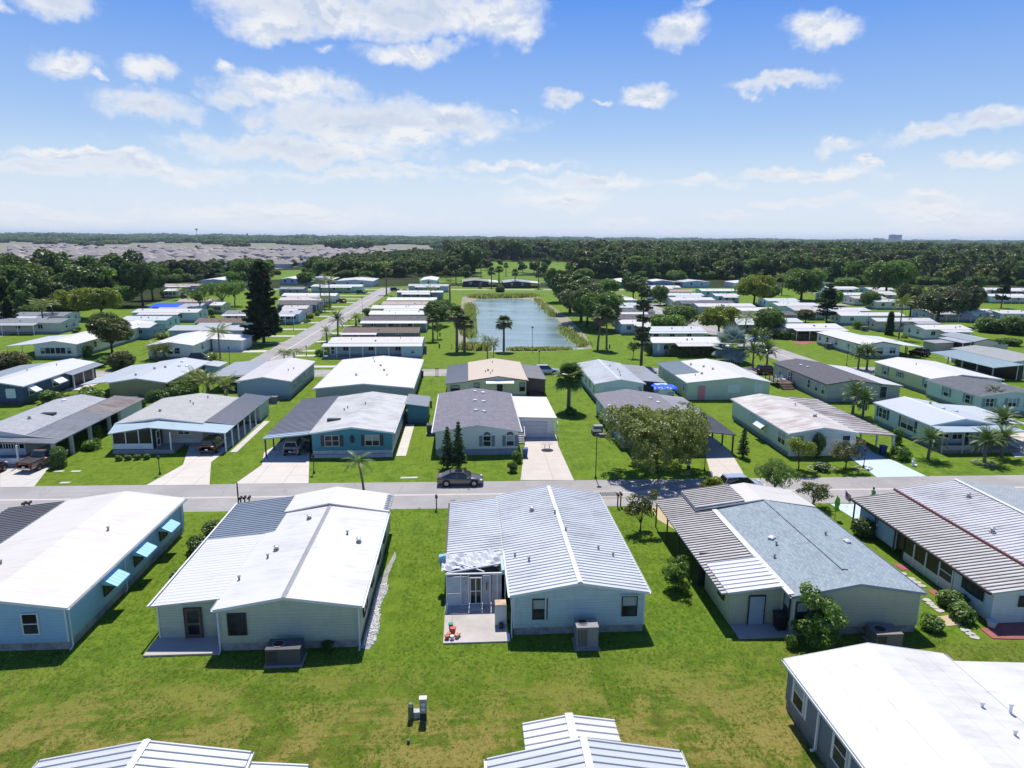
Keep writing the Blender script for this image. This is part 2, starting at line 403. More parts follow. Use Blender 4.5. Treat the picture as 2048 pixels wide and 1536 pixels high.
def asphalt():
    mt, t, p = newmat('asphalt'); P = pos(t)
    n = t.noise(P, .16, 5, .6); n2 = t.noise(P, 9, 5, .75); n3 = t.noise(t.vec('MULTIPLY', P, (.08, 1, 1)), 1.6, 3, .6)
    a = t.mix(t.ramp(n, .38, .64), (.34, .33, .32), (.43, .415, .40))
    a = t.mix(t.ramp(n3, .45, .7, 0, .35), a, (.31, .285, .27))
    a = t.mix(t.ramp(n2, .3, .7, .22, 0), a, (.20, .18, .17))
    v = t.node('ShaderNodeTexVoronoi', feature='DISTANCE_TO_EDGE'); t.inp(v.inputs['Vector'], t.vec('ADD', P, t.noise(P, .8, 3, .6, 0, 1)))
    v.inputs['Scale'].default_value = .16
    a = t.mix(t.math('MULTIPLY', t.math('LESS_THAN', v.outputs[0], .0045), .3), a, (.17, .16, .15))
    sp = t.noise(P, .5, 3, .5); a = t.mix(t.ramp(sp, .70, .76, 0, .6), a, (.11, .10, .10))
    setp(t, p, a, .88, 0, .2); bump(t, p, n2, .008, .5); return mt
def concrete(c, joint=3.0, stain=.3):
    if isinstance(c, str): c = lin(c)
    mt, t, p = newmat('concrete'); P = pos(t); x, y, z = t.sep(P)
    n = t.noise(P, .5, 6, .65); n2 = t.noise(P, 12, 4, .7)
    a = t.mix(t.ramp(n, .35, .7, 0, stain), c, tuple(v * .62 for v in c)); a = t.mix(t.ramp(n2, .3, .6, .2, 0), a, tuple(v * .7 for v in c))
    q = t.math('MINIMUM', t.math('PINGPONG', t.math('ADD', x, 301.1), joint / 2), t.math('PINGPONG', t.math('ADD', y, 301.3), joint / 2))
    a = t.mix(t.math('LESS_THAN', q, .022), a, tuple(v * .55 for v in c))
    setp(t, p, a, .85, 0, .2); bump(t, p, n2, .006, .4); return mt
M_GRASS = grassmat(); M_ASPH = asphalt(); M_CONC = concrete((.66, .61, .55)); M_CONCP = concrete((.62, .56, .50), 3.3); M_GUT = concrete((.60, .55, .52), 50)
M_BLUEC = concrete((.56, .67, .75), 50, .15); M_SLAB = concrete((.38, .35, .33), 6, .6); M_WHC = concrete((.60, .58, .54), 4)
M_RED = paint((.32, .10, .085), .8, .2)

# pond outline (inner = water line, outer = top of the bank)
pond_in = [G(*p) for p in [(938, 694), (938, 640), (942, 612), (945, 600), (960, 595), (1010, 594), (1064, 597), (1083, 612), (1102, 626), (1122, 643), (1140, 660), (1160, 678), (1168, 692), (1100, 696), (1020, 697), (960, 697)]]
pond_out = [G(*p) for p in [(913, 700), (917, 640), (922, 610), (925, 594), (950, 589), (1010, 587), (1072, 590), (1094, 606), (1116, 621), (1138, 636), (1160, 658), (1172, 672), (1184, 697), (1100, 703), (1020, 704), (960, 704)]]
PB = [Vector((-1400, 70 if False else -60, 0))]
forest_floor = groundmat((.022, .034, .010), (.045, .060, .018), .03)
flat('ground', [(-9000, -120), (9000, -120), (9000, 14000), (-9000, 14000)], -0.03, forest_floor, [[(p.x, p.y) for p in pond_out]])
park = [(-190, -60), (190, -60), (250, 120), (300, 260), (300, 372), (60, 352), (-20, 372), (-60, 352), (-120, 330), (-118, 250), (-175, 215), (-190, 190)]
flat('lawn', park, 0.0, M_GRASS, [[(p.x, p.y) for p in pond_out]])
meadow = groundmat((.10, .19, .022), (.17, .26, .04), .04, (.07, .13, .02))
for k, poly in enumerate([[(838, 556), (905, 556), (950, 548), (948, 533), (990, 521), (1110, 522), (1168, 527), (1165, 536), (1120, 543), (1050, 546), (1010, 556), (1000, 566), (840, 566)],
                          [(530, 560), (640, 556), (600, 540), (555, 541)], [(900, 566), (1100, 566), (1090, 552), (940, 552)]]):
    flat('meadow', [G(*p)[:2] for p in poly], 0.02 + .01 * k, meadow)
# banks and water
bank = MB(); n = len(pond_in); seg = 3
for i in range(n):
    j = (i + 1) % n; a0, a1, b0, b1 = pond_out[i], pond_out[j], pond_in[i], pond_in[j]
    bank.poly([(a0.x, a0.y, 0.01), (a1.x, a1.y, 0.01), (b1.x, b1.y, -.62), (b0.x, b0.y, -.62)][::-1])
bo = bank.build('pond_bank', groundmat((.34, .30, .22), (.46, .42, .34), .4, (.12, .17, .04))); bo['kind'] = 'structure'
mt, t, p = newmat('pond water'); P = pos(t)
w1 = t.noise(t.vec('MULTIPLY', P, (.55, 1.5, 1)), 1.1, 5, .65, .4); w2 = t.noise(t.vec('MULTIPLY', P, (.25, .8, 1)), .12, 3, .5)
setp(t, p, t.mix(t.ramp(w2, .4, .62), (.17, .26, .27), (.25, .34, .34)), t.ramp(w2, .35, .65, .10, .26), 0, .6); bump(t, p, t.math('MULTIPLY', w1, t.ramp(w2, .3, .7, .5, 1)), .16, .55)
flat('pond_water', [(p_.x, p_.y) for p_ in pond_in], -.5, mt)

def road(name, poly, z=.012, mat=None): return flat(name, [p[:2] for p in poly], z, mat or M_ASPH)
road('street', [(-120, 62.4), (0, 60.85), (120, 59.4), (120, 66.7), (55, 67.45), (10, 67.95), (-44, 68.75), (-120, 69.7)])
flat('street_gutter', [(-120, 65.75), (0, 64.25), (120, 62.85), (120, 63.2), (0, 64.6), (-120, 66.1)], .018, M_GUT)
road('back_street', [(-122, 124.6), (130, 124.2), (130, 130.8), (-122, 131.6)], .012)
flat('street_gutter', [(-122, 127.6), (130, 127.2), (130, 127.5), (-122, 127.9)], .018, M_GUT)
road('side_street', [(-44.6, 131.7), (-36.9, 131.7), (-35.6, 352), (-43.2, 352)], .012)
flat('street_gutter', [(-40.9, 131.7), (-40.5, 131.7), (-39.2, 350), (-39.6, 350)], .018, M_GUT)
road('side_street', [(66.2, 131), (74.4, 131), (71, 352), (63, 352)], .012)
flat('street_gutter', [(70.1, 131), (70.5, 131), (67.2, 350), (66.8, 350)], .018, M_GUT)
road('far_street', [(-122, 338), (130, 340), (130, 347), (-122, 345)], .016)
road('side_street', [(-121, 131.7), (-113, 131.7), (-118, 200), (-124, 215), (-131, 215), (-126, 196)], .012, concrete((.36, .28, .25), 60))
road('side_street', [(176, 124), (184, 124), (176, 330), (168, 330)], .012)
road('side_street', [(72, 150), (176, 250), (176, 258), (72, 158)] if False else [(72, 262), (176, 262), (176, 268), (72, 268)], .013)

def slabpoly(name, pts, mat, z=.03, th=.03, label=None, cat='driveway', group=None, kind='structure'):
    b = MB(); b.hexa([(p[0], p[1], -.02) for p in pts], [(p[0], p[1], z) for p in pts]); o = b.build(name, mat); o['kind'] = kind; return o
def ccw(pts):
    a = sum(p[0] * q[1] - q[0] * p[1] for p, q in zip(pts, pts[1:] + pts[:1])); return pts if a > 0 else pts[::-1]
def drive(px, mat=None, z=.03, name='driveway'): return slabpoly(name, ccw([tuple(G(*p)[:2]) for p in px]), mat or M_CONC, z)
drive([(0, 975), (68, 974), (106, 925), (40, 930), (0, 938)], M_WHC)
drive([(292, 971), (419, 970), (422, 925), (520, 848), (500, 846), (380, 888), (366, 930)])
drive([(470, 968), (617, 967), (620, 880), (590, 868), (528, 905), (524, 930)])
drive([(1041, 961), (1148, 961), (1117, 893), (1112, 870), (1052, 868), (1048, 905)], M_CONCP)
drive([(1424, 958), (1493, 957), (1462, 905), (1420, 870), (1408, 900)], M_CONCP)
drive([(1754, 955), (1853, 953), (1795, 925), (1745, 905), (1720, 880), (1700, 915)], M_BLUEC)
drive([(2030, 915), (2060, 912), (2060, 860), (2000, 875)], M_CONC)
drive([(1300, 1013), (1335, 1013), (1392, 1120), (1350, 1060), (1316, 1040)], concrete((.55, .43, .26), 50))
drive([(1660, 1008), (1720, 1008), (1800, 1100), (1745, 1060)], M_BLUEC)
drive([(0, 1056), (20, 1022), (120, 1022), (110, 1080), (0, 1110)], M_CONC)
# parked strips and drives off the side street (left block)
for (y0, y1, x0, x1) in [(133.5, 135.6, -36.9, -24), (146.5, 148.6, -36.8, -28), (153, 155.2, -36.8, -29), (165, 167, -60, -44.4), (176.5, 179, -62, -44.3), (190, 192.3, -58, -44.2), (205, 207.6, -66, -44.1),
                         (222, 224.6, -66, -44), (238, 240, -64, -43.9), (253, 256, -66, -43.8), (270, 272.5, -62, -43.7), (286, 289, -62, -43.5), (303, 305.5, -62, -43.4), (320, 323, -66, -43.3), (152, 155, -62, -44.5),
                         (167, 169, -36.6, -30), (182, 184.5, -36.6, -30), (198, 200, -36.5, -30), (214, 216, -36.4, -31), (232, 234.4, -36.3, -30), (250, 252, -36.2, -30)]:
    slabpoly('driveway', ccw([(x0, y0), (x1, y0 + .1), (x1, y1), (x0, y1)]), M_WHC)
for (y0, y1, x0, x1) in [(170, 172.5, 56, 65.2), (187, 189, 55, 65), (205, 208, 54, 64.7), (196, 198.6, 73.6, 86), (222, 225, 72.8, 90), (243, 246, 72, 82), (285, 288, 71.5, 80)]:
    slabpoly('driveway', ccw([(x0, y0), (x1, y0 + .1), (x1, y1), (x0, y1)]), M_WHC)
drive([(1660, 650), (1560, 690), (1590, 695), (1690, 662)] if False else [(1578, 686), (1608, 690), (1655, 676), (1640, 672)], M_RED)
drive([(1930, 716), (2048, 716), (2048, 735), (1960, 740)], M_CONC)
drive([(1860, 696), (1900, 700), (1950, 722), (1900, 722)], concrete((.33, .27, .23), 50))
drive([(618, 952 - 1), (618, 950), (700, 949), (700, 950)], M_CONC, .02) if False else None
# the water meter covers, storm drain
for p in [(818, 956), (130, 966), (152, 943), (118, 943)]:
    g = G(*p); tag(MB().box(g.x - (.9 if p[0] > 500 else .5), g.x + (.9 if p[0] > 500 else .5), g.y - .22, g.y + .22, -.02, .05).build('utility_cover', M_WHC),
                   {818: 'pale concrete utility cover in the grass left of the dark sedan', 130: 'pale concrete cover by the kerb below the brown pickup truck', 152: 'small pale cover in the lawn right of the hedge column', 118: 'small pale cover close to the trimmed hedge column'}[p[0]], 'utility cover')
g0 = G(1217, 988); dr = thing('storm_drain', 'concrete storm drain with dark grate in the street gutter', 'drain', (g0.x, g0.y, .012))
MB().box(-1.5, 1.5, -1.15, 1.0, -.02, .03).build('apron', concrete((.44, .38, .34), 50), dr, off=(0, 0, 0))
gb_ = MB()
for i in range(9): gb_.box(-.75 + i * .17, -.67 + i * .17, -.5, .35, .035, .06)
MB().box(-.85, .85, -.55, .4, -.01, .034).build('pit', BLACK, dr, off=(0, 0, 0)); gb_.build('grate', STEEL, dr, off=(0, 0, 0))
# ------------------------------------------------------------------ house kit
TH = .13
class Hs: pass
_rng = random.Random(7)
def wpart(name, mb, mat, par): return mb.build(name, mat, par)

WIN = {}
def win_meshes(w, h, fcol, style):
    key = (round(w, 2), round(h, 2), id(fcol), style)
    if key in WIN: return WIN[key]
    a, b = w / 2, h / 2; t = .07; f = MB(); d0, d1 = -.05, .03
    f.box(-a - t, -a, d0, d1, -b - t, b + t); f.box(a, a + t, d0, d1, -b - t, b + t)
    f.box(-a, a, d0, d1, b, b + t); f.box(-a, a, d0, d1, -b - t, -b)
    if style == 'sash': f.box(-a, a, d0 + .01, d1 - .012, -.03, .03)
    elif style == 'double': f.box(-.04, .04, d0, d1, -b, b); f.box(-a, -.04, d0 + .01, d1 - .012, -.025, .025); f.box(.04, a, d0 + .01, d1 - .012, -.025, .025)
    elif style == 'bars':
        for i in range(7): f.box(-a + w * (i + .5) / 7 - .012, -a + w * (i + .5) / 7 + .012, d0 - .01, d0, -b, b)
    elif style == 'slider': f.box(-.03, .03, d0 + .01, d1 - .012, -b, b)
    fm = f.mesh('window', fcol); g = MB().box(-a, a, -.018, .02, -b, b).mesh('pane', glassmat())
    bl = MB().box(-a, a, -.021, -.0181, .03, b).mesh('blind', paint((.34, .37, .37), .35, .12)) if style in ('sash', 'double') else None
    WIN[key] = (fm, g, bl); return WIN[key]
ROT = {'S': 0, 'E': math.pi / 2, 'N': math.pi, 'W': -math.pi / 2}
def place(side, plane, along, z, out=0.0):
    return {'S': (along, plane - out, z), 'N': (along, plane + out, z), 'E': (plane + out, along, z), 'W': (plane - out, along, z)}[side]
def window(h, side, plane, along, z=1.9, w=.9, ht=1.2, style='sash', frame=None, shut=None, awn=None, label=None):
    root = h.root; fm, gm, bl = win_meshes(w, ht, frame or TRIM, style); L = abs_loc(root)
    p = Vector(place(side, plane, along, z, .055)) - L
    o = link('window', fm, root, p, ROT[side]); link('pane', gm, o)
    if bl and (along * 7.3) % 1 < .62: link('blind', bl, o)
    if label: o['label'] = label
    if shut:
        for s in (-1, 1):
            k = ('shut', round(ht, 2), id(shut))
            if k not in WIN:
                b = MB().box(-.19, .19, -.03, .0, -ht / 2 - .05, ht / 2 + .05)
                nn = 7
                for i in range(nn): b.box(-.15, .15, -.045, -.031, -ht / 2 + ht * (i + .1) / nn, -ht / 2 + ht * (i + .7) / nn)
                WIN[k] = b.mesh('shutter', shut)
            off = s * (w / 2 + .30)
            q = {'S': (off, 0, 0), 'N': (-off, 0, 0), 'E': (0, off, 0), 'W': (0, -off, 0)}[side]
            link('shutter', WIN[k], root, p + Vector(q), ROT[side])
    if awn: awning(h, side, plane, along, z + ht / 2 + .15, w + .5, awn)
    return o
def awning(h, side, plane, along, z, w, mat, d=.95, drop=.75):
    k = ('awn', round(w, 2), id(mat), d)
    if k not in WIN:
        b = MB(); n = max(3, int(w / .3))
        b.slab([(-w / 2, -d, -drop), (w / 2, -d, -drop), (w / 2, 0, 0), (-w / 2, 0, 0)], .03)
        for i in range(n + 1):
            x = -w / 2 + w * i / n; b.slab([(x - .02, -d, -drop + .012), (x + .02, -d, -drop + .012), (x + .02, 0, .012), (x - .02, 0, .012)], .01)
        b.poly([(-w / 2, 0, 0), (-w / 2, -d, -drop), (-w / 2, 0, -drop * .8)]); b.poly([(w / 2, 0, 0), (w / 2, -d, -drop), (w / 2, 0, -drop * .8)])
        b.box(-w / 2, w / 2, -d - .02, -d + .01, -drop - .14, -drop)
        WIN[k] = b.mesh('awning', mat)
    return link('awning', WIN[k], h.root, Vector(place(side, plane, along, z, .03)) - abs_loc(h.root), ROT[side])
def door(h, side, plane, along, z0=.55, w=.9, ht=2.0, col_=None, label=None, glazed=True, frame=None):
    col_ = col_ or WHITE; k = ('door', w, ht, id(col_), glazed, id(frame))
    if k not in WIN:
        fr = MB(); t = .07
        fr.box(-w / 2 - t, -w / 2, -.05, .03, 0, ht + t); fr.box(w / 2, w / 2 + t, -.05, .03, 0, ht + t); fr.box(-w / 2, w / 2, -.05, .03, ht, ht + t)
        d = MB().box(-w / 2, w / 2, -.025, .02, 0, ht)
        if not glazed:
            for zz in (.2, 1.1): d.box(-w / 2 + .12, w / 2 - .12, -.035, -.026, zz, zz + .7)
        g = MB()
        if glazed: g.box(-w / 2 + .14, w / 2 - .14, -.04, -.026, 1.05, ht - .15); g.box(-w / 2 + .14, w / 2 - .14, -.04, -.026, .25, .9)
        hd = MB().box(w / 2 - .11, w / 2 - .06, -.09, -.026, .95, 1.05)
        WIN[k] = (d.mesh('door', col_), fr.mesh('door_frame', frame or TRIM), g.mesh('pane', glassmat()) if glazed else None, hd.mesh('handle', STEEL))
    d, f, g, hd = WIN[k]
    o = link('door', d, h.root, Vector(place(side, plane, along, z0, .065)) - abs_loc(h.root), ROT[side]); link('door_frame', f, o)
    if g: link('pane', g, o)
    link('handle', hd, o)
    if label: o['label'] = label
    return o
def vent(h, x, y, z, kind=0):
    if ('vent', kind) not in WIN:
        b = MB()
        if kind == 0: b.lathe([(.07, -.1), (.07, .22), (.11, .23), (.11, .28), (.02, .31)], 10)
        elif kind == 1: b.lathe([(.22, -.1), (.20, .08), (.13, .12), (.13, .24), (.19, .26), (.19, .32), (.05, .36)], 12)
        else: b.box(-.22, .22, -.18, .18, -.08, .14); b.hexa([(-.26, -.22, .14), (.26, -.22, .14), (.26, .22, .14), (-.26, .22, .14)], [(-.12, -.1, .22), (.12, -.1, .22), (.12, .1, .22), (-.12, .1, .22)])
        WIN[('vent', kind)] = b.mesh('roof_vent', [GREYP, STEEL, paint((.62, .64, .66), .4, .1)][kind])
    link('roof_vent', WIN[('vent', kind)], h.root, Vector((x, y, z)) - abs_loc(h.root), _rng.uniform(0, 3))
def roof_z(h, x, y):
    u = x if h.axis == 'Y' else y
    if u < h.ur: return h.he + (h.hr - h.he) * (u - h.u0) / (h.ur - h.u0)
    return h.he + (h.hr - h.he) * (h.u1 - u) / (h.u1 - h.ur)
def ribs(mb, q, spacing, hgt=.06, wd=.07, lift=.0):
    """raised ribs running from edge (q0-q3) to edge (q1-q2)"""
    a, b, c, d = (Vector(p) for p in q); L = (d - a).length; n = max(1, int(round(L / spacing)))
    e = (d - a).normalized() * wd / 2
    for i in range(n + 1):
        t = i / n; p = a.lerp(d, t); r = b.lerp(c, t); up = Vector((0, 0, hgt + lift)); z0 = Vector((0, 0, lift))
        mb.hexa([p - e + z0, r - e + z0, r + e + z0, p + e + z0], [p - e * .6 + up, r - e * .6 + up, r + e * .6 + up, p + e * .6 + up])
def panels(parent, q, spacing, mat, name='roof_panel', hgt=.07, rib=None):
    """ribbed metal pans laid side by side, each its own object with shared mesh"""
    a, b, c, d = (Vector(p) for p in q); L = (d - a).length; n = max(1, int(round(L / spacing))); st = (d - a) / n; e = st
    off = abs_loc(parent); mb = MB(); w = .18
    p0, r0 = a, b
    f = lambda P, t, z: tuple(P + e * t + Vector((0, 0, z)))
    prof = [(.004, .012), (.34, .006), (.70, .012), (.74, hgt), (.92, hgt), (.985, .012)]
    k = len(prof); base = 0
    for P in (p0, r0):
        for (t, z) in prof: mb.v.append(f(P, t, z))
    for i in range(k - 1): mb.f.append((i, i + 1, k + i + 1, k + i))
    mb.f.append(tuple(range(k))); mb.f.append(tuple(range(2 * k - 1, k - 1, -1)))
    me = mb.mesh(name, mat, off); o = None
    if rib:                                     # dark rib stripe: shadow and dirt both put into the rib colour
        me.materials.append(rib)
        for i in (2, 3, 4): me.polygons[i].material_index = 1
    for i in range(n):
        o = link(name, me, parent, st * i)
    return o
def gable(name, label, cat, x0, x1, y0, y1, axis='Y', he=2.9, hr=3.6, ur=None, wall=None, roof=None, style='plain', rs=.42, ov=.25, sk=None, sk_h=.55,
          boards=False, group=None, gut=True, ovg=.15, walls=True, edge=None, blocks=False, cap=None, pmat=None):
    h = Hs(); h.axis = axis; h.he, h.hr = he, hr; h.x0, h.x1, h.y0, h.y1 = x0, x1, y0, y1
    h.u0, h.u1 = (x0, x1) if axis == 'Y' else (y0, y1); h.v0, h.v1 = (y0, y1) if axis == 'Y' else (x0, x1)
    h.ur = ur if ur is not None else (h.u0 + h.u1) / 2
    T = (lambda u, v, z: (u, v, z)) if axis == 'Y' else (lambda u, v, z: (v, u, z)); h.T = T
    h.root = thing(name, label, cat, ((x0 + x1) / 2, (y0 + y1) / 2, 0), group=group); rt = h.root
    u0, u1, v0, v1, ur = h.u0, h.u1, h.v0, h.v1, h.ur
    qa = [T(u0, v0, he), T(ur, v0, hr), T(ur, v1, hr), T(u0, v1, he)]; qb = [T(u1, v0, he), T(ur, v0, hr), T(ur, v1, hr), T(u1, v1, he)]
    rb = MB(); rb.slab(qa, TH); rb.slab(qb, TH)
    if style == 'ribs': ribs(rb, qa, rs); ribs(rb, qb, rs)
    h.roof = rb.build('roof', roof, rt)
    if style == 'panels': panels(h.roof, qa, rs, pmat or roof); panels(h.roof, qb, rs, pmat or roof)
    if cap or style in ('panels',):
        w = .16; z = hr + (.075 if style == 'panels' else .01)
        s = (hr - he) / (ur - u0)
        MB().hexa([T(ur - w, v0 - .02, z - w * s), T(ur, v0 - .02, z - .02), T(ur + w, v0 - .02, z - w * s), T(ur, v0 - .02, z + .02)],
                  [T(ur - w, v1 + .02, z - w * s), T(ur, v1 + .02, z - .02), T(ur + w, v1 + .02, z - w * s), T(ur, v1 + .02, z + .02)]).build('ridge_cap', cap or TRIM, rt)
    if gut:
        ed = edge or TRIM
        for (a, b, s) in ((u0 - .13, u0 - .003, 1), (u1 + .003, u1 + .13, 1)):
            g = MB(); p, q = T(a, v0, he - .14), T(b, v1, he - .01); g.box(p[0], q[0], p[1], q[1], p[2], p[2] + .03)
            o_ = a if a < u0 else b - .02; p, q = T(o_, v0, he - .11), T(o_ + .02, v1, he - .01); g.box(p[0], q[0], p[1], q[1], p[2], q[2]); g.build('gutter', ed, rt)
        for vv in (v0 - .03, v1 + .003):
            g = MB()
            for (ua, ub, za, zb) in ((u0, ur, he, hr), (ur, u1, hr, he)):
                g.hexa([T(ua, vv, za - .17), T(ub, vv, zb - .17), T(ub, vv + .027, zb - .17), T(ua, vv + .027, za - .17)],
                       [T(ua, vv, za + .012), T(ub, vv, zb + .012), T(ub, vv + .027, zb + .012), T(ua, vv + .027, za + .012)])
            g.build('fascia', ed, rt)
    a0, a1, b0, b1 = u0 + ov, u1 - ov, v0 + ovg, v1 - ovg
    rz = lambda u: (he + (hr - he) * (u - u0) / (ur - u0) if u < ur else he + (hr - he) * (u1 - u) / (u1 - ur)) - TH - .015
    h.wx = (a0, a1) if axis == 'Y' else (b0, b1); h.wy = (b0, b1) if axis == 'Y' else (a0, a1); h.rz = rz
    if walls:
        mb = MB(); ring = lambda v: [T(a0, v, sk_h), T(a1, v, sk_h), T(a1, v, rz(a1)), T(ur, v, rz(ur)), T(a0, v, rz(a0))]
        mb.hexa(ring(b0), ring(b1)); h.wall = mb.build('wall', wall, rt)
        if sk is not None:
            s = MB(); i = .05; p, q = T(a0 + i, b0 + i, -.02), T(a1 - i, b1 - i, sk_h + .02); s.box(p[0], q[0], p[1], q[1], p[2], q[2])
            if blocks:
                for ry in range(3):
                    z = .02 + ry * .18; nb = int((a1 - a0 - .1) / .4)
                    for k in range(nb):
                        xx = a0 + .08 + k * .4 + (ry % 2) * .1
                        if xx + .38 < a1 - .05: s.box(xx, xx + .385, b0 + i - .022, b0 + i - .001, z, z + .17)
                        if (k + ry) % 2 == 0 and ry < 3: s.box(xx + .12, xx + .2, b0 + i - .026, b0 + i - .0225, z + .05, z + .12)
            s.build('skirting', sk, rt)
        if boards:
            bh = .205; z = sk_h; T2 = T
            while z < rz(ur) - .05:
                z1 = min(z + bh, rz(ur) - .01)
                def lim(zz):
                    l, r = a0, a1
                    if zz > rz(a0): l = a0 + (ur - a0) * (zz - rz(a0)) / (rz(ur) - rz(a0))
                    if zz > rz(a1): r = a1 - (a1 - ur) * (zz - rz(a1)) / (rz(ur) - rz(a1))
                    return l, r
                l0, r0 = lim(z); l1, r1 = lim(z1)
                if r1 - l1 < .3: break
                MB().hexa([(l0, b0 - .036, z), (r0, b0 - .036, z), (r0, b0 - .001, z), (l0, b0 - .001, z)],
                          [(l1, b0 - .010, z1), (r1, b0 - .010, z1), (r1, b0 - .001, z1), (l1, b0 - .001, z1)]).build('siding_board', wall, h.wall)
                z += bh
            for cx in (a0 - .02, a1 + .02 - .09):
                MB().box(cx, cx + .09, b0 - .05, b0 - .037, sk_h, rz(a0) - .02).build('corner_trim', TRIM, rt)
    return h
def lean(h, x0, x1, y0, y1, z, mat, sl='x', name='carport_roof', style='plain', rs=.4, th=.09, pmat=None, rib=None, hgt=.07):
    """flat sloping roof; z = (height at low coordinate, height at high coordinate) along sl"""
    za, zb = z
    if sl == 'x': q = [(x0, y0, za), (x1, y0, zb), (x1, y1, zb), (x0, y1, za)]
    else: q = [(x0, y0, za), (x0, y1, zb), (x1, y1, zb), (x1, y0, za)]
    mb = MB().slab(q, th)
    if style == 'ribs': ribs(mb, q, rs)
    o = mb.build(name, mat, h.root)
    if style == 'panels': panels(o, q, rs, pmat or mat, rib=rib, hgt=hgt)
    return o
def posts(h, pts, z, mat=None, s=.05, z0=0.0):
    for (x, y, *r) in pts:
        zz = r[0] if r else z; MB().box(x - s, x + s, y - s, y + s, z0, zz).build('post', mat or WHITE, h.root)
def beam(h, a, b, mat=None, s=.06, name='beam'):
    a = Vector(a); b = Vector(b); d = (b - a).normalized(); u = d.cross(Vector((0, 0, 1))).normalized() * s; w = Vector((0, 0, s))
    MB().hexa([a - u - w, a + u - w, a + u + w, a - u + w], [b - u - w, b + u - w, b + u + w, b - u + w]).build(name, mat or WHITE, h.root)
def room(h, x0, x1, y0, y1, z0, z, mat, sl='x', name='addition_wall'):
    za, zb = z; r = [(x0, y0), (x1, y0), (x1, y1), (x0, y1)]
    tz = [za, zb, zb, za] if sl == 'x' else [za, za, zb, zb]
    return MB().hexa([(*p, z0) for p in r], [(*p, t) for p, t in zip(r, tz)]).build(name, mat, h.root)
def slab(h, x0, x1, y0, y1, z=.09, mat=None, name='patio'): return MB().box(x0, x1, y0, y1, -.02, z).build(name, mat or M_SLAB, h.root)
def downspout(h, x, y, z, side=1, mat=None):
    MB().box(x - .04, x + .04, y - .04, y + .04, .15, z).box(x - .04, x + .04, y - .35, y - .041, .06, .14).build('downspout', mat or TRIM, h.root)

AC = None
def ac_unit(x, y, label, w=1.1, d=.9, hgt=.95, rz=0.0, mat=None):
    mat = mat or paint((.24, .24, .235), .5, .15)
    t = thing('air_conditioner', label, 'air conditioner', (x, y, 0), rz)
    MB().box(-w / 2 - .12, w / 2 + .12, -d / 2 - .12, d / 2 + .12, -.02, .1).build('pad', M_SLAB, t, off=(0, 0, 0))
    MB().box(-w / 2, w / 2, -d / 2, d / 2, .1, hgt).box(-w / 2 - .02, w / 2 + .02, -d / 2 - .02, d / 2 + .02, hgt, hgt + .04).build('casing', mat, t, off=(0, 0, 0))
    g = MB()
    for i in range(7): g.box(-w / 2 + .08 + i * .09, -w / 2 + .11 + i * .09, -d / 2 - .022, -d / 2 - .001, .25, hgt - .1)
    g.build('louver_panel', DARKF, t, off=(0, 0, 0))
    cx = -w * .18; r = min(w, d) * .32
    MB().lathe([(r, hgt + .041), (r, hgt + .075), (r * .9, hgt + .075)], 20, (cx, 0)).build('fan_ring', GREYP, t, off=(0, 0, 0))
    MB().lathe([(r * .88, hgt + .042), (r * .88, hgt + .078)], 20, (cx, 0)).build('fan', BLACK, t, off=(0, 0, 0))
    return t
AC_N = 0

VENTBLK = paint((.34, .32, .29), .9, .5); SKDARK = paint((.20, .19, .17), .9, .4); SKG = paint((.25, .28, .30), .9, .2)
# ================================================================== near row (south side of the street)
ROOFW = roofmat((.80, .80, .79), (.62, .60, .56), .35, 1.52)
ROOFC = roofmat((.80, .775, .73), (.68, .62, .55), .4, 1.5)
ROOFCOOL = roofmat((.72, .77, .82), (.60, .66, .72), .25, 3.6)
METALW = roofmat((.60, .62, .64), (.34, .34, .34), .55, None, .4)
METALB = roofmat((.26, .31, .36), (.12, .14, .16), .5, None, .4)
METALD = roofmat((.54, .53, .52), (.22, .19, .17), .65, None, .5, 1.6)
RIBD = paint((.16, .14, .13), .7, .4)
METALG = roofmat((.16, .16, .165), (.09, .09, .09), .5, None, .45)
CARPB = roofmat((.40, .50, .54), (.25, .30, .32), .4, None, .4)

# 1 light blue house at the left edge
BLUE = siding(lin('#86badb', .9), .2, .25); AWN = paint(lin('#a6dcf5', .9), .5, .06)
h = gable('manufactured_home', 'light blue manufactured home with broad white roof and three blue awnings', 'mobile home', -34.1, -24.25, 39.3, 57.2, wall=BLUE, roof=ROOFC, sk=VENTBLK, blocks=True, boards=True, hr=3.65)
h1 = h
for yy in (44.3, 48.6, 52.9):
    window(h, 'E', h.wx[1], yy, 1.75, 1.15, 1.0, 'slider', DARKF); awning(h, 'E', h.wx[1], yy, 2.62, 1.75, AWN, 1.05, .55)
window(h, 'S', h.wy[0], -26.6, 1.85, .85, 1.3, 'sash', TRIM); downspout(h, h.wx[1] + .06, 39.65, 2.7); downspout(h, h.wx[1] + .06, 46.6, 2.7); downspout(h, h.wx[1] + .06, 56.5, 2.7)
for p in ((-31.4, 44.6), (-27.0, 49.8)): vent(h, *p, roof_z(h, *p), 0)
lean(h, -38.8, -34.2, 47, 57.0, (2.35, 2.85), METALG, style='panels', rs=.42); posts(h, [(-38.6, y) for y in (47.3, 50.4, 53.6, 56.7)], 2.25, WHITE)

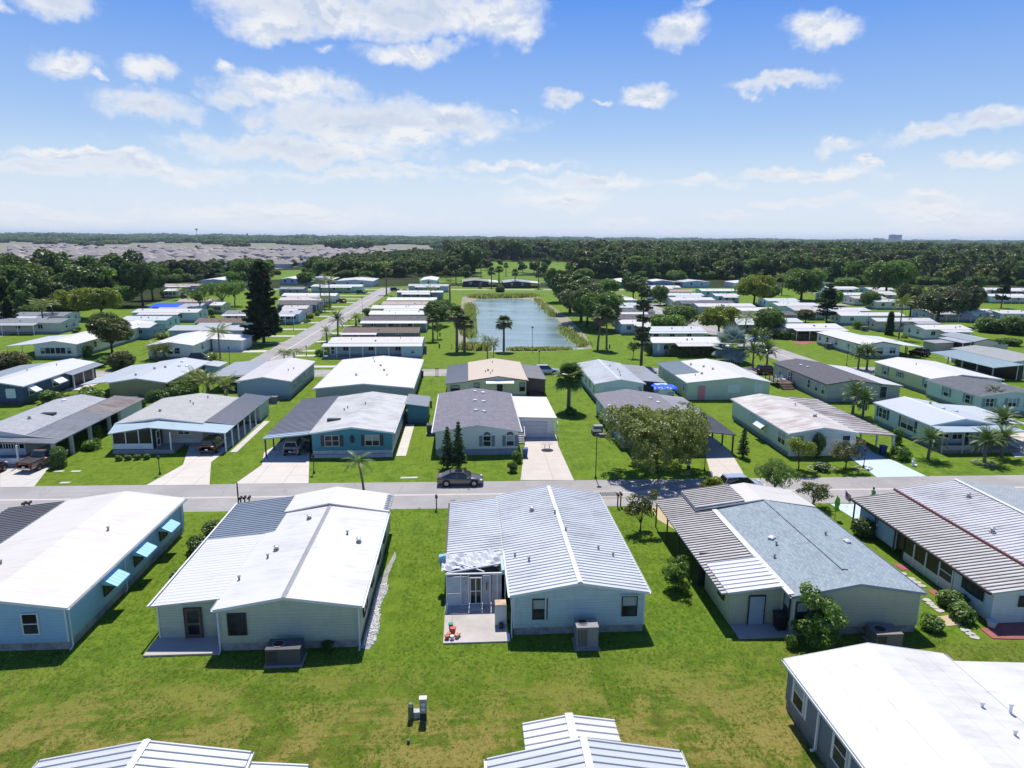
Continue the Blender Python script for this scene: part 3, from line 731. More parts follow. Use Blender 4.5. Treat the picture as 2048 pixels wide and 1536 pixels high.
# 2 white-roofed house
CREAM = siding(lin('#a9b5a0', 1.0), .2, .5)
h = gable('manufactured_home', 'pale green-grey home with seamed white roof and white lean-to addition on its left', 'mobile home', -15.45, -6.5, 38.6, 53.4, wall=CREAM, roof=roofmat((.77, .78, .78), (.58, .58, .56), .45, None), sk=VENTBLK, blocks=True, boards=True, hr=3.62, cap=GREYP, ur=-11.2)
h2 = h
window(h, 'S', h.wy[0], -14.1, 1.85, 1.0, 1.35, 'bars', DARKF); downspout(h, h.wx[0] - .0, 38.62, 2.7); downspout(h, h.wx[1] + .0, 38.62, 2.7)
for yy, ww in ((41.0, 1.5), (44.5, 1.0), (48.2, 1.5), (51.6, 1.1)): window(h, 'E', h.wx[1], yy, 1.85, ww, 1.2, 'slider', DARKF)
for (x, y, k) in ((-13.6, 46.0, 1), (-13.9, 44.9, 0), (-8.0, 47.2, 1), (-9.0, 48.3, 0), (-12.4, 51.0, 1), (-15.0, 42.2, 0)): vent(h, x, y, roof_z(h, x, y), k)
# far half of the roof, a hand higher
rf = MB(); hr2, he2 = 3.82, 3.0
rf.slab([(-14.9, 53.2, 3.12), (-11.3, 53.2, hr2), (-11.3, 57.0, hr2), (-14.9, 57.0, 3.12)], TH); rf.slab([(-11.3, 53.2, hr2), (-6.45, 53.2, he2), (-6.45, 57.0, he2), (-11.3, 57.0, hr2)], TH); rf.build('porch_roof', ROOFW, h.root)
room(h, -11.5, -6.8, 53.3, 56.6, 0, (3.3, 2.8), CREAM)
gg = MB()
for i in range(9): gg.box(-6.95, -6.42, 53.5 + i * .38, 53.62 + i * .38, 3.09 + .0, 3.125)
gg.build('roof_rib', METALB, h.root)
lean(h, -19.75, -15.42, 40.0, 49.6, (2.45, 2.86), roofmat((.78, .79, .80), (.62, .63, .63), .3, None), name='addition_roof', style='panels', rs=.42, hgt=.028)
lean(h, -19.8, -14.7, 49.62, 56.9, (2.45, 3.02), METALB, name='carport_roof', style='panels', rs=.40)
room(h, -19.45, -15.25, 40.25, 49.5, .12, (2.33, 2.72), CREAM)
for k in range(12): MB().hexa([(-19.45, 40.214, .12 + k * .19), (-15.5, 40.214, .12 + k * .19), (-15.5, 40.249, .12 + k * .19), (-19.45, 40.249, .12 + k * .19)], [(-19.45, 40.24, .31 + k * .19), (-15.5, 40.24, .31 + k * .19), (-15.5, 40.249, .31 + k * .19), (-19.45, 40.249, .31 + k * .19)]).build('siding_board', CREAM, h.root)
door(h, 'S', 40.2, -17.3, .14, .95, 2.0, paint((.10, .075, .07), .5, .2), frame=BROWN)
MB().box(-19.5, -19.41, 40.19, 40.213, .12, 2.35).build('corner_trim', WHITE, h.root)
slab(h, -19.7, -15.3, 38.4, 40.2, .12, concrete((.52, .46, .42), 50, .2))
posts(h, [(-19.6, 52.4), (-19.6, 55), (-19.6, 56.7)], 2.35); beam(h, (-19.9, 40, 2.42), (-19.9, 56.9, 2.42), WHITE, .06, 'gutter')
ac_unit(-11.0, 37.55, 'dark grey packaged air conditioner behind the pale green-grey home', 2.0, 1.1, 1.1, mat=paint((.085, .085, .10), .5, .1))
g_ = MB(); rr = random.Random(3)
grav = groundmat((.66, .64, .60), (.80, .78, .74), 3)
gp = [(-6.7, 38.6)] + [tuple(G(*p)[:2]) for p in ((738, 1300), (748, 1285), (757, 1250), (757, 1213), (772, 1182), (777, 1150), (793, 1112), (790, 1104))] + [(-6.7, 46.8)]
_gx = lambda y: min(b[0] + (a[0] - b[0]) * (y - b[1]) / (a[1] - b[1] + 1e-6) for a, b in zip(gp[1:-1], gp[2:]) if min(a[1], b[1]) - .01 <= y <= max(a[1], b[1]) + .01) if gp[1][1] <= y <= max(g[1] for g in gp[1:-1]) else -6.3
flat('gravel_bed', gp, .02, grav)
sg = MB()
for k in range(900):
    y = rr.uniform(38.9, 46.6); x = rr.uniform(-6.6, _gx(y) + .12); s_ = rr.uniform(.03, .07); sg.tube((x, y, .01), (x + s_ * .3, y, .03 + s_), s_, s_ * .5, 5)
tag(sg.build('gravel', paint((.80, .78, .74), .9, .2)), 'pale gravel strip along the right side of the white-roofed home', 'gravel', kind='stuff')

# 3 grey-blue house with ribbed roof and torn porch
GB = siding(lin('#a9c0c2', 1.0), .2, .55)
METAL3 = roofmat((.62, .645, .66), (.36, .36, .35), .6, None, .38)
h = gable('manufactured_home', 'grey-blue home with ribbed white metal roof and storm-torn porch on its left', 'mobile home', 2.62, 11.6, 39.35, 56.6, wall=GB, roof=METAL3, style='panels', rs=.415, sk=VENTBLK, blocks=True, boards=True, hr=3.66, ur=7.1, cap=paint((.72, .73, .74), .5, .2))
h3 = h
window(h, 'S', h.wy[0], 4.55, 1.85, .85, 1.3, 'sash', DARKF); window(h, 'S', h.wy[0], 10.35, 1.9, .9, 1.3, 'sash', DARKF)
for cx in (4.0, 5.08, 9.82, 10.88): MB().box(cx - .06, cx + .06, h.wy[0] - .06, h.wy[0] - .037, 1.15, 2.6).build('window_trim', paint((.50, .62, .60), .6, .1), h.root)
MB().box(9.75, 10.95, h.wy[0] - .12, h.wy[0] - .037, 2.62, 2.72).build('window_hood', paint((.40, .52, .50), .6, .1), h.root)
MB().box(4.86, 4.96, h.wy[0] - .13, h.wy[0] - .065, 1.1, 3.15).build('conduit', paint((.55, .62, .62), .5, .1), h.root)
MB().box(4.2, 4.5, h.wy[0] - .14, h.wy[0] - .04, .62, .82).build('meter_box', paint((.55, .6, .6), .5, .1), h.root)
for (x, y, k) in ((3.3, 44.5, 0), (4.2, 43.5, 0), (5.2, 51.9, 1), (9.3, 44.8, 0), (10.2, 44.0, 0), (6.9, 50.6, 0), (7.3, 47.3, 0)): vent(h, x, y, roof_z(h, x, y) + .04, k)
lean(h, -1.55, 2.6, 46.0, 56.2, (2.42, 2.84), METAL3, style='panels', rs=.415)
posts(h, [(-1.4, y) for y in (46.3, 49.5, 52.6, 55.9)], 2.33); beam(h, (-1.62, 46, 2.36), (-1.62, 56.2, 2.36), BROWN, .07, 'gutter')
# crumpled sheet and broken edge of the porch roof
rr = random.Random(11); sh = MB(); nx, ny = 22, 5; gridp = []
for j in range(ny):
    for i in range(nx):
        x = -1.9 + 4.5 * i / (nx - 1); y = 46.05 - .38 * j + .12 * math.sin(i * .9 + j); z = 2.50 + .08 * (x + 1.6) - .11 * j + .09 * math.sin(i * 1.3 + j * 1.7) + rr.uniform(-.04, .04); gridp.append((x, y, z))
sh.v = gridp
for j in range(ny - 1):
    for i in range(nx - 1): a = j * nx + i; sh.f.append((a, a + 1, a + nx + 1, a + nx))
sh.build('torn_sheet', paint((.60, .62, .63), .45, .25), h.root)
MB().hexa([(-2.0, 45.7, 1.7), (-1.75, 45.7, 1.7), (-1.7, 45.9, 1.7), (-2.0, 45.9, 1.7)], [(-2.1, 45.5, 2.6), (-1.6, 45.6, 2.7), (-1.6, 46, 2.65), (-2.1, 46, 2.6)]).build('torn_fascia', paint(lin('#7fb2cc'), .5, .2), h.root)
PW = paint((.42, .43, .44), .7, .35); PWL = paint((.62, .64, .65), .6, .15)
y_ = 43.3
for (a, b, z0, z1, m_) in ((-1.45, -.55, .12, .95, PWL), (-1.45, -.55, 1.0, 2.2, paint((.50, .56, .60), .5, .2)), (-.48, .02, .12, 2.2, PW), (.98, 1.55, .12, 2.25, PW), (1.6, 2.5, .12, 2.3, PW)):
    MB().box(a, b, y_, y_ + .05, z0, z1).build('wall_panel', m_, h.root)
for x in (-1.5, -.52, .0, 1.5, 2.0): MB().box(x - .035, x + .035, y_ - .04, y_ + .0, .12, 2.35).build('wall_stud', WHITE, h.root)
for (z, m_) in ((2.36, WHITE), (.08, WHITE)): MB().box(-1.56, 2.6, y_ - .05, y_ + .06, z, z + .09).build('wall_rail', m_, h.root)
beam(h, (-1.5, 43.4, 2.45), (2.55, 44.6, 2.5), paint((.55, .56, .57), .5, .2), .05, 'loose_beam'); beam(h, (-1.5, 45.7, 2.3), (1.1, 43.5, 2.45), WHITE, .03, 'loose_beam')
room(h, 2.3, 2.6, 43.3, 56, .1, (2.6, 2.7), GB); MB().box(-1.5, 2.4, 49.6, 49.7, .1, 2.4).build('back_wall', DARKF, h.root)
MB().box(-1.55, -1.5, 43.35, 46.2, .1, 1.0).box(-1.55, -1.5, 43.35, 43.42, 1, 2.3).build('screen_panel', PW, h.root)
# the double glass door of the porch
gd = MB(); gd.box(.08, .16, y_ - .06, y_ + .0, .14, 2.15); gd.box(.86, .94, y_ - .06, y_ + .0, .14, 2.15); gd.box(.16, .86, y_ - .06, y_, 2.07, 2.15); gd.box(.16, .86, y_ - .06, y_, .14, .22); gd.box(.48, .54, y_ - .06, y_, .22, 2.07); gd.box(.16, .48, y_ - .055, y_ - .01, 1.1, 1.15); gd.box(.54, .86, y_ - .055, y_ - .01, 1.1, 1.15)
dd = gd.build('door', WHITE, h.root)
MB().box(.16, .86, y_ - .03, y_ - .015, .22, 2.07).build('pane', paint((.012, .035, .02), .1, .2), dd)
MB().box(1.22, 1.3, y_ - .07, y_ - .041, 1.15, 1.75).build('rust_stain_bracket', paint((.22, .09, .04), .8, .4), h.root)
slab(h, -1.6, 2.55, 38.75, 43.3, .1, concrete((.55, .51, .47), 50, .75)); slab(h, -1.6, 2.55, 43.4, 56, .1, M_SLAB)
MB().box(.05, .95, 42.5, 43.1, .1, .16).build('door_step', M_WHC, h.root)
MB().box(2.45, 2.62, 38.75, 39.5, .1, .2).build('kerb_block', WHITE, h.root); downspout(h, 2.75, 39.42, 2.6)
fr = thing('fridge', 'old white cabinet with rusty top standing on the torn porch patio', 'cabinet', (2.12, 40.9, .1))
MB().box(-.38, .38, -.35, .35, 0, 1.45).build('case', paint((.62, .63, .62), .5, .15), fr, off=(0, 0, 0)); MB().box(-.38, .38, -.352, .35, 1.451, 1.47).build('lid', paint((.50, .36, .24), .8, .4), fr, off=(0, 0, 0)); MB().box(-.36, .36, -.39, -.352, .03, 1.4).build('door', paint((.58, .60, .60), .5, .1), fr, off=(0, 0, 0)); MB().lathe([(.16, 0), (.16, .3), (.12, .34)], 12, (.0, -.62)).build('bucket', DARKF, fr, off=(0, 0, 0))
# pots on the patio corner
pc = [((.60, .10, .10), .19), ((.03, .28, .14), .15), ((.62, .30, .16), .14), ((.70, .62, .58), .13), ((.42, .12, .06), .15), ((.55, .20, .10), .13), ((.62, .45, .40), .12)]
pp = [(-1.0, 39.75, .3), (-1.15, 40.05, .45), (-.75, 39.3, 0), (-1.05, 39.15, 0), (-1.38, 39.2, 0), (-1.25, 39.5, 0), (-.62, 39.5, 0)]
pl = ['wide pink-red planter lid standing among the pots at the patio corner', 'green planter lid behind the pink-red one at the patio corner', 'small orange clay pot at the front right of the patio pots', 'whitish pot at the front of the patio pots', 'dark red pot at the left end of the patio pots', 'terracotta pot between the dark red pot and the pink-red planter', 'pale pink pot at the right end of the patio pots']
for (c, r), (x, y, z), lb in zip(pc, pp, pl):
    t_ = thing('flower_pot', lb, 'pot', (x, y, .1)); hh = .2 + z * .7
    MB().lathe([(r * .7, 0), (r, hh), (r * 1.12, hh), (r * 1.12, hh + .05)], 12).build('pot', paint(c, .6, .2), t_, off=(0, 0, 0)); MB().lathe([(r * .95, hh - .02), (r * .95, hh + .04)], 12).build('soil' if r < .17 else 'lid', paint(c if r >= .17 else (.05, .035, .025), .6, .3), t_, off=(0, 0, 0))
ac_unit(7.35, 38.25, 'tall grey packaged air conditioner behind the ribbed-roof grey-blue home', 1.35, 1.1, 1.5, mat=paint((.26, .25, .26), .5, .1))

# 4 shingle-roofed house
CRM = siding(lin('#b9b795', .95), .2, .35); SHN = shingle((.33, .39, .43), (.22, .27, .31))
h = gable('manufactured_home', 'cream home with blue-grey shingle roof and long striped carport roof', 'mobile home', 20.5, 29.4, 38.3, 52.5, wall=CRM, roof=SHN, sk=VENTBLK, blocks=True, boards=True, hr=3.66, ur=24.95, edge=paint((.30, .36, .38), .5, .1))
h4 = h
MB().hexa([(24.75, 40.2, 3.70), (25.2, 40.2, 3.68), (25.2, 52.4, 3.68), (24.75, 52.4, 3.70)], [(24.8, 40.2, 3.72), (25.15, 40.2, 3.70), (25.15, 52.4, 3.70), (24.8, 52.4, 3.72)]).build('ridge_cap', SHN, h.root)
for (x, y, k) in ((22.6, 46.0, 2), (22.5, 45.0, 0), (26.9, 46.3, 0), (28.1, 45.4, 2), (21.6, 43.3, 0)): vent(h, x, y, roof_z(h, x, y), k)
rf = MB(); rf.slab([(19.0, 52.5, 2.95), (24.7, 52.5, 3.75), (24.7, 56.5, 3.75), (19.0, 56.5, 2.95)], TH); rf.slab([(24.7, 52.5, 3.75), (29.4, 52.5, 3.0), (29.0, 56.5, 3.0), (24.7, 56.5, 3.75)], TH); rf.build('porch_roof', roofmat((.74, .72, .68), (.6, .56, .5), .35, None), h.root)
room(h, 20.9, 29.0, 52.6, 56.2, 0, (2.8, 2.8), CRM)
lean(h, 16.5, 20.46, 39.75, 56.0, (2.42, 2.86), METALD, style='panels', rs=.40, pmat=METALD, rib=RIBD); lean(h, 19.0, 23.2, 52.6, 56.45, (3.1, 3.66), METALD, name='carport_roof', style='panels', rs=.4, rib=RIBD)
MB().slab([(20.35, 38.5, 2.95), (20.75, 38.5, 3.0), (20.75, 52.4, 3.0), (20.35, 52.4, 2.95)], .05).build('flashing', paint((.70, .70, .66), .4, .1), h.root)
lean(h, 16.85, 20.5, 39.5, 43.7, (2.56, 2.95), roofmat((.76, .79, .82), (.6, .64, .68), .3, 1.0), name='addition_roof', style='ribs', rs=.5)
room(h, 17.2, 20.6, 39.9, 44.6, .1, (2.38, 2.72), CRM); MB().box(20.6, 20.9, 39.6, 39.9, .1, 2.7).build('corner_trim', CRM, h.root)
for k in range(12): MB().hexa([(17.2, 39.862, .1 + k * .19), (20.6, 39.862, .1 + k * .19), (20.6, 39.899, .1 + k * .19), (17.2, 39.899, .1 + k * .19)], [(17.2, 39.888, .29 + k * .19), (20.6, 39.888, .29 + k * .19), (20.6, 39.899, .29 + k * .19), (17.2, 39.899, .29 + k * .19)]).build('siding_board', CRM, h.root)
dr_ = door(h, 'S', 39.85, 18.95, .12, 1.0, 2.0, paint((.36, .45, .50), .5, .08), glazed=False, frame=DARKF); MB().box(18.94, 18.96, 39.80, 39.808, .14, 2.1).build('door_seam', DARKF, h.root)
window(h, 'W', 17.2, 41.4, 1.75, .9, .9, 'slider', DARKF); window(h, 'W', h.wx[0], 39.2, 1.7, .7, 1.5, 'sash', DARKF)
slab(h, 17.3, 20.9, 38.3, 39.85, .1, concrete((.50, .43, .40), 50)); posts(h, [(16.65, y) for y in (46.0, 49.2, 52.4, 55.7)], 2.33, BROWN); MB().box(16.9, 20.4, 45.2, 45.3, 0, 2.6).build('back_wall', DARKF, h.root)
window(h, 'S', h.wy[0], 21.3, 1.75, .7, 1.3, 'sash', DARKF)
tb = thing('trash_bin', 'black wheeled trash bin between the cream addition door and the shingle-roofed wall', 'trash bin', (20.35, 39.2, .1))
MB().hexa([(-.28, -.3, .05), (.28, -.3, .05), (.28, .3, .05), (-.28, .3, .05)], [(-.36, -.38, 1.05), (.36, -.38, 1.05), (.36, .38, 1.05), (-.36, .38, 1.05)]).build('body', BLACK, tb, off=(0, 0, 0)); MB().box(-.39, .39, -.42, .4, 1.05, 1.13).build('lid', DARKF, tb, off=(0, 0, 0))
ac_unit(26.3, 37.4, 'brown-grey air conditioner behind the shingle-roofed cream home', 1.7, 1.2, .95, mat=paint((.22, .20, .18), .6, .15))

# 5 right-hand house with long striped porch roof
LB = siding(lin('#c2cfe0', 1.0), .2, .25); MET5 = roofmat((.60, .60, .60), (.30, .28, .27), .6, None, .4, 1.4)
h = gable('manufactured_home', 'pale blue home with long ribbed roof and screened porch beside stepping stones', 'mobile home', 38.8, 50.2, 38.6, 56.4, wall=LB, roof=MET5, sk=None, sk_h=.1, hr=3.7, ur=44.5, gut=False)
h5 = h
panels(h.roof, [(38.8, 38.6, 2.9), (44.5, 38.6, 3.7), (44.5, 56.4, 3.7), (38.8, 56.4, 2.9)], .40, MET5)
MB().slab([(44.6, 38.5, 3.72), (50.3, 38.5, 2.93), (50.3, 56.5, 2.93), (44.6, 56.5, 3.72)], .02).build('shingle_sheet', shingle((.36, .40, .43), (.28, .31, .34)), h.root)
MB().slab([(44.35, 38.5, 3.80), (44.65, 38.5, 3.80), (44.65, 56.5, 3.80), (44.35, 56.5, 3.80)], .03).build('ridge_cap', TRIM, h.root)
MB().box(38.68, 38.85, 38.6, 56.4, 2.86, 3.02).build('flashing', paint((.20, .07, .07), .5, .2), h.root)
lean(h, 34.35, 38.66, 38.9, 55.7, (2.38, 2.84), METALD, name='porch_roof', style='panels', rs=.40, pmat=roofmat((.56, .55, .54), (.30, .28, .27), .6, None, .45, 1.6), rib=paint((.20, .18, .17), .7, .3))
beam(h, (34.32, 38.9, 2.34), (34.32, 55.7, 2.34), BROWN, .08, 'gutter')
room(h, 34.75, 38.8, 39.1, 42.8, .08, (2.25, 2.7), LB); window(h, 'W', 34.75, 40.9, 1.65, 1.1, .8, 'slider', DARKF, shut=DARKF); window(h, 'S', 39.1, 37.4, 1.65, .8, .7, 'slider', DARKF, shut=DARKF)
MB().box(34.75, 34.85, 42.9, 48.4, .05, .75).build('porch_kneewall', LB, h.root); MB().box(34.78, 34.82, 42.9, 49.4, .75, 2.3).build('screen', paint((.02, .02, .022), .4, .2), h.root)
for y in (42.9, 44.3, 45.8, 47.2, 48.5): MB().box(34.70, 34.90, y - .05, y + .05, .05, 2.3).build('post', WHITE if y != 48.5 else BROWN, h.root)
MB().box(34.72, 34.78, 42.95, 44.2, 1.4, 1.47).box(34.72, 34.78, 42.95, 44.2, .75, .85).build('screen_frame', WHITE, h.root)
for (a, b) in ((49.5, 52.2), (52.3, 54.8)): MB().box(34.8, 34.83, a, b, .35, 2.2).build('lattice_screen', paint(lin('#9fb4c8'), .6, .15), h.root)
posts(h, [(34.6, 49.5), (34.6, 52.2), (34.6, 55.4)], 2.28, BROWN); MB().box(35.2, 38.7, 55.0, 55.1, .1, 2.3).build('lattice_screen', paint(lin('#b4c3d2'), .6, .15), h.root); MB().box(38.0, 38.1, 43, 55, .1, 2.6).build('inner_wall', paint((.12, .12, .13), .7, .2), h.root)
for p in ((40.3, 46.5), (43.0, 52.7)): vent(h, *p, roof_z(h, *p) + .06, 1)
slab(h, 34.8, 40, 37.4, 39.1, .06, paint((.33, .11, .10), .8, .2)); drive([(1960, 1258), (1985, 1278), (2060, 1280), (2060, 1245)], M_RED, .05, 'red_path')
for (a, b) in (((1796, 1128), (1812, 1140)), ((1863, 1180), (1885, 1196))): drive([(a[0] - 12, a[1]), (a[0] + 10, a[1]), (b[0] + 14, b[1]), (b[0] - 8, b[1])], M_RED, .03, 'red_path')
drive([(1875, 1234), (1903, 1230), (1924, 1250), (1894, 1253)], concrete((.55, .43, .28), 50), .04, 'path')
# stepping stones
for k, (px, py) in enumerate([(1806, 1148), (1822, 1158), (1833, 1165), (1843, 1172), (1854, 1201), (1861, 1208), (1870, 1215), (1879, 1222), (1930, 1261), (1940, 1268), (1949, 1275)]):
    g = G(px, py); s_ = MB(); ring = []
    for i in range(9): a = i * 2 * math.pi / 9; r = .27 + .04 * math.sin(i * 2.3 + k); ring.append((g.x + r * 1.15 * math.cos(a), g.y + r * math.sin(a)))
    s_.hexa([(*p, -.01) for p in ring], [(*p, .05) for p in ring]); tag(s_.build('stepping_stone', paint((.46, .44, .40), .9, .2)), 'round pale stepping stone set in the grass beside the pale blue home', 'stepping stone', 'stepping stones along the pale blue home')

# 6 slate-blue house with white roof at the bottom right
SL = siding(lin('#6f7f97', .8), .2, .2); W6 = roofmat((.80, .80, .79), (.62, .60, .56), .5, None)
h = gable('manufactured_home', 'slate-blue home with bright white membrane roof at the near right corner', 'mobile home', 16.95, 26.0, 8, 31.9, wall=SL, roof=W6, sk=SKDARK, hr=3.7, ur=21.6)
h6 = h
for yy in (30.3, 26.3, 22.6, 18.5): window(h, 'W', h.wx[0], yy, 1.85, 1.0, 1.5, 'sash', WHITE); MB().box(h.wx[0] - .04, h.wx[0] - .0, yy - .78, yy - .60, .95, 2.7).box(h.wx[0] - .04, h.wx[0], yy + .60, yy + .78, .95, 2.7).build('window_trim', WHITE, h.root)
MB().box(h.wx[0] - .12, h.wx[0] - .02, 28.25, 28.37, .3, 2.75).box(h.wx[0] - .3, h.wx[0] - .121, 28.25, 28.37, .2, .3).build('downspout', WHITE, h.root)
MB().slab([(26.0, 8, 2.93), (31.2, 8, 2.6), (31.2, 31.2, 2.6), (26.0, 31.2, 2.93)], .12).build('addition_roof', W6, h.root); room(h, 26, 30.9, 9, 30.9, 0, (2.75, 2.4), SL)
for (x, y) in ((24.6, 27.3), (25.9, 27.1), (24.7, 25.4)): vent(h, x, y, 3.0 if x < 26 else 2.94, 2) if False else MB().lathe([(.07, 2.8), (.07, 3.32), (.1, 3.33), (.1, 3.42), (.03, 3.45)], 10, (x, y)).build('roof_vent', paint((.75, .76, .77), .4, .1), h.root)
for xx in (18.6, 20.1, 23.1, 24.6): MB().box(xx - .012, xx + .012, 8.1, 31.88, roof_z(h, xx, 20) - .01, roof_z(h, xx, 20) + .012).build('roof_seam', W6, h.root)

# 7 ribbed roof at the bottom centre
h = gable('manufactured_home', 'home with standing-rib white metal roof stepping out at the bottom centre', 'mobile home', .75, 9.25, 8, 25.6, wall=GB, roof=METALW, style='panels', rs=.42, sk=SKDARK, hr=3.72, ur=4.95, pmat=roofmat((.62, .67, .70), (.5, .54, .56), .35, None, .38), cap=paint((.78, .80, .80), .4, .08))
h7 = h; pm7 = roofmat((.64, .64, .63), (.42, .40, .37), .45, None, .4)
r7 = MB(); qa = [(2.45, 25.3, 3.05), (4.6, 25.3, 3.42), (4.6, 27.5, 3.42), (2.45, 27.5, 3.05)]; qb = [(6.75, 25.3, 3.05), (4.6, 25.3, 3.42), (4.6, 27.5, 3.42), (6.75, 27.5, 3.05)]
r7.slab(qa, .1); r7.slab(qb, .1); ro = r7.build('porch_roof', pm7, h.root); panels(ro, qa, .42, pm7); panels(ro, qb, .42, pm7); MB().box(4.42, 4.78, 25.5, 27.55, 3.40, 3.5).build('ridge_cap', paint((.7, .71, .7), .5, .15), h.root); room(h, 2.75, 6.45, 25.5, 27.2, 0, (2.9, 2.9), GB)
# 8 bottom left
h = gable('manufactured_home', 'home with pale blue-white ribbed roof cut by the bottom left edge', 'mobile home', -18.4, -9.55, 8, 26.6, wall=CREAM, roof=METALW, style='panels', rs=.42, sk=SKDARK, hr=3.66, ur=-13.9, pmat=roofmat((.66, .70, .73), (.5, .52, .54), .3, None, .38), cap=paint((.72, .76, .78), .4, .08))
h8 = h; lean(h, -9.4, -7.0, 9, 26.2, (2.7, 2.45), roofmat((.7, .74, .77), (.5, .52, .54), .3, None, .38), name='porch_roof', style='panels', rs=.42); posts(h, [(-7.2, 26.0), (-7.2, 22)], 2.4)
# ================================================================== rows across the street, surveyed from roof corners
def mid(*a): return sum(a) / len(a)
def HY(name, label, eL, eR, rf, he=2.9, hr=3.6, **k):
    a, b, c = G(*eL, he), G(*eR, he), G(*rf, hr)
    return gable(name, label, k.pop('cat', 'mobile home'), a.x, b.x, mid(a.y, b.y), c.y, 'Y', he, hr, **k)
def HX(name, label, eL, eR, ry, he=2.9, hr=3.55, W=None, **k):
    """long side to the camera: near eave corners and the picture row of the ridge"""
    a, b = G(*eL, he), G(*eR, he); y0 = mid(a.y, b.y)
    if W is None:
        r = G(mid(eL[0], eR[0]), ry, hr).y - y0; W = 2 * min(4.6, max(2.9, r))
    return gable(name, label, k.pop('cat', 'mobile home'), a.x, b.x, y0, y0 + W, 'X', he, hr, **k)
def vents(h, spots):
    """spots: fractions (across, along, kind)"""
    for (fu, fv, kd) in spots:
        u = h.u0 + (h.u1 - h.u0) * fu; v = h.v0 + (h.v1 - h.v0) * fv; x, y = (u, v) if h.axis == 'Y' else (v, u)
        vent(h, x, y, roof_z(h, x, y), kd)
def wins(h, side, xs, z=1.9, w=.95, ht=1.15, style='sash', **k):
    pl = {'S': h.wy[0], 'N': h.wy[1], 'E': h.wx[1], 'W': h.wx[0]}[side]
    lo, hi = h.wx if side in 'SN' else h.wy
    for f in xs: window(h, side, pl, lo + (hi - lo) * f, z, w, ht, style, **k)

SIDE = lambda c, g=.2: siding(lin(c), .2, g)
WR = roofmat((.80, .80, .79), (.66, .65, .62), .3, None)
WRX = roofmat((.80, .80, .78), (.66, .65, .62), .3, None, axis='X')
SHG = shingle((.42, .435, .46), (.34, .35, .37)); SHP = shingle((.25, .24, .27), (.19, .18, .205)); SHD = shingle((.13, .125, .145), (.10, .095, .11))
SHGX = shingle((.26, .275, .29), (.19, .20, .215), 'X'); SHPX = shingle((.15, .135, .145), (.10, .09, .10), 'X'); SHBX = shingle((.20, .145, .12), (.14, .10, .085), 'X'); SHDX = shingle((.14, .15, .17), (.10, .105, .12), 'X')
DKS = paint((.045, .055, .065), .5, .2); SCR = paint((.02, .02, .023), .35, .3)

# --- row 2, facing the street
h = gable('manufactured_home', 'grey shingle home with striped carport over a brown pickup at the left edge', 'mobile home', G(-60, 866, 2.9).x, G(60, 866, 2.9).x, 77.5, 95.5, wall=SIDE('#cfd8e0'), roof=SHG, hr=3.55, sk=SKG, edge=paint((.5, .53, .55), .5, .1))
hA = h; xL = h.x1
cb = G(108, 889, 2.3); lean(h, h.x0 + 1.5, cb.x, cb.y, 77.4, (2.85, 2.4), METALG if False else roofmat((.36, .37, .37), (.16, .16, .16), .5, None, .45), name='porch_roof', style='ribs', rs=.4)
lean(h, h.x1 + .02, cb.x + 0, 77.45, 88.8, (2.84, 2.4), roofmat((.36, .37, .37), (.16, .16, .16), .5, None, .45), style='panels', rs=.4)
lean(h, h.x1 + .02, cb.x + 0, 88.85, 97.5, (2.84, 2.4), roofmat((.50, .45, .41), (.26, .17, .13), .8, None, .5), name='shed_roof', style='ribs', rs=.4)
BRK = paint((.55, .53, .50), .8, .25)
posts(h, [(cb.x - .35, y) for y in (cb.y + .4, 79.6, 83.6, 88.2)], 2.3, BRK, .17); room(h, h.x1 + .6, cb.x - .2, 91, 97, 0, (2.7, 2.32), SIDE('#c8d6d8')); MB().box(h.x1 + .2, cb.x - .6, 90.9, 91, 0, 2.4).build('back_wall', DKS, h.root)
wins(h, 'S', [.62, .76, .9], 1.9, 1.1, 1.15, 'double', frame=WHITE); MB().box(h.x0, h.x1 + 1.6, 75.0, 75.08, .1, 1.0).build('porch_rail', WHITE, h.root)
posts(h, [(h.x1 + .6, 74.9), (h.x1 - 2.2, 74.9)], 2.5, WHITE, .09); slab(h, h.x0, h.x1 + 1.6, 74.8, 77.6, .35, SKG, 'porch_floor')
vents(h, [(.6, .3, 1), (.45, .8, 2)]); sk_ = MB(); q = G(95, 827, 3.35); sk_.box(q.x - .9, q.x + .9, q.y - .35, q.y + .35, 3.1, 3.45).build('skylight', DKS, h.root)

h = HY('manufactured_home', 'beige home with grey roof, screened front porch and dark car in its carport', (248, 838), (392, 856), (403, 786), wall=SIDE('#b3aea6'), roof=shingle((.47, .47, .46), (.40, .40, .39)), sk=SKG)
hB = h; a = G(215, 868, 2.45); b = G(441.6, 874, 2.4); c = G(294, 856, 3.15); c2 = G(315, 841, 3.35)
yb = h.y0 + .1; m_ = CARPB
MB().slab([(a.x, a.y, 2.45), (c.x, a.y, 3.18), (c2.x, yb + 1, 3.32), (h.x0 - .1, yb + .2, 2.9)], .1).build('porch_roof', m_, h.root)
MB().slab([(c.x, a.y, 3.18), (b.x, a.y, 2.4), (b.x, yb + .4, 2.42), (c2.x, yb + 1, 3.32)], .1).build('porch_roof', m_, h.root)
lean(h, h.x1 + .02, b.x, yb + .5, h.y1 - 2.6, (2.92, 2.42), roofmat((.26, .265, .30), (.18, .18, .20), .4, None, .5), style='ribs', rs=.45); lean(h, h.x1 + .02, b.x + .1, h.y1 - 2.5, h.y1 + 2.5, (2.92, 2.42), roofmat((.23, .26, .29), (.16, .17, .19), .4, None, .5), name='shed_roof', style='ribs', rs=.45)
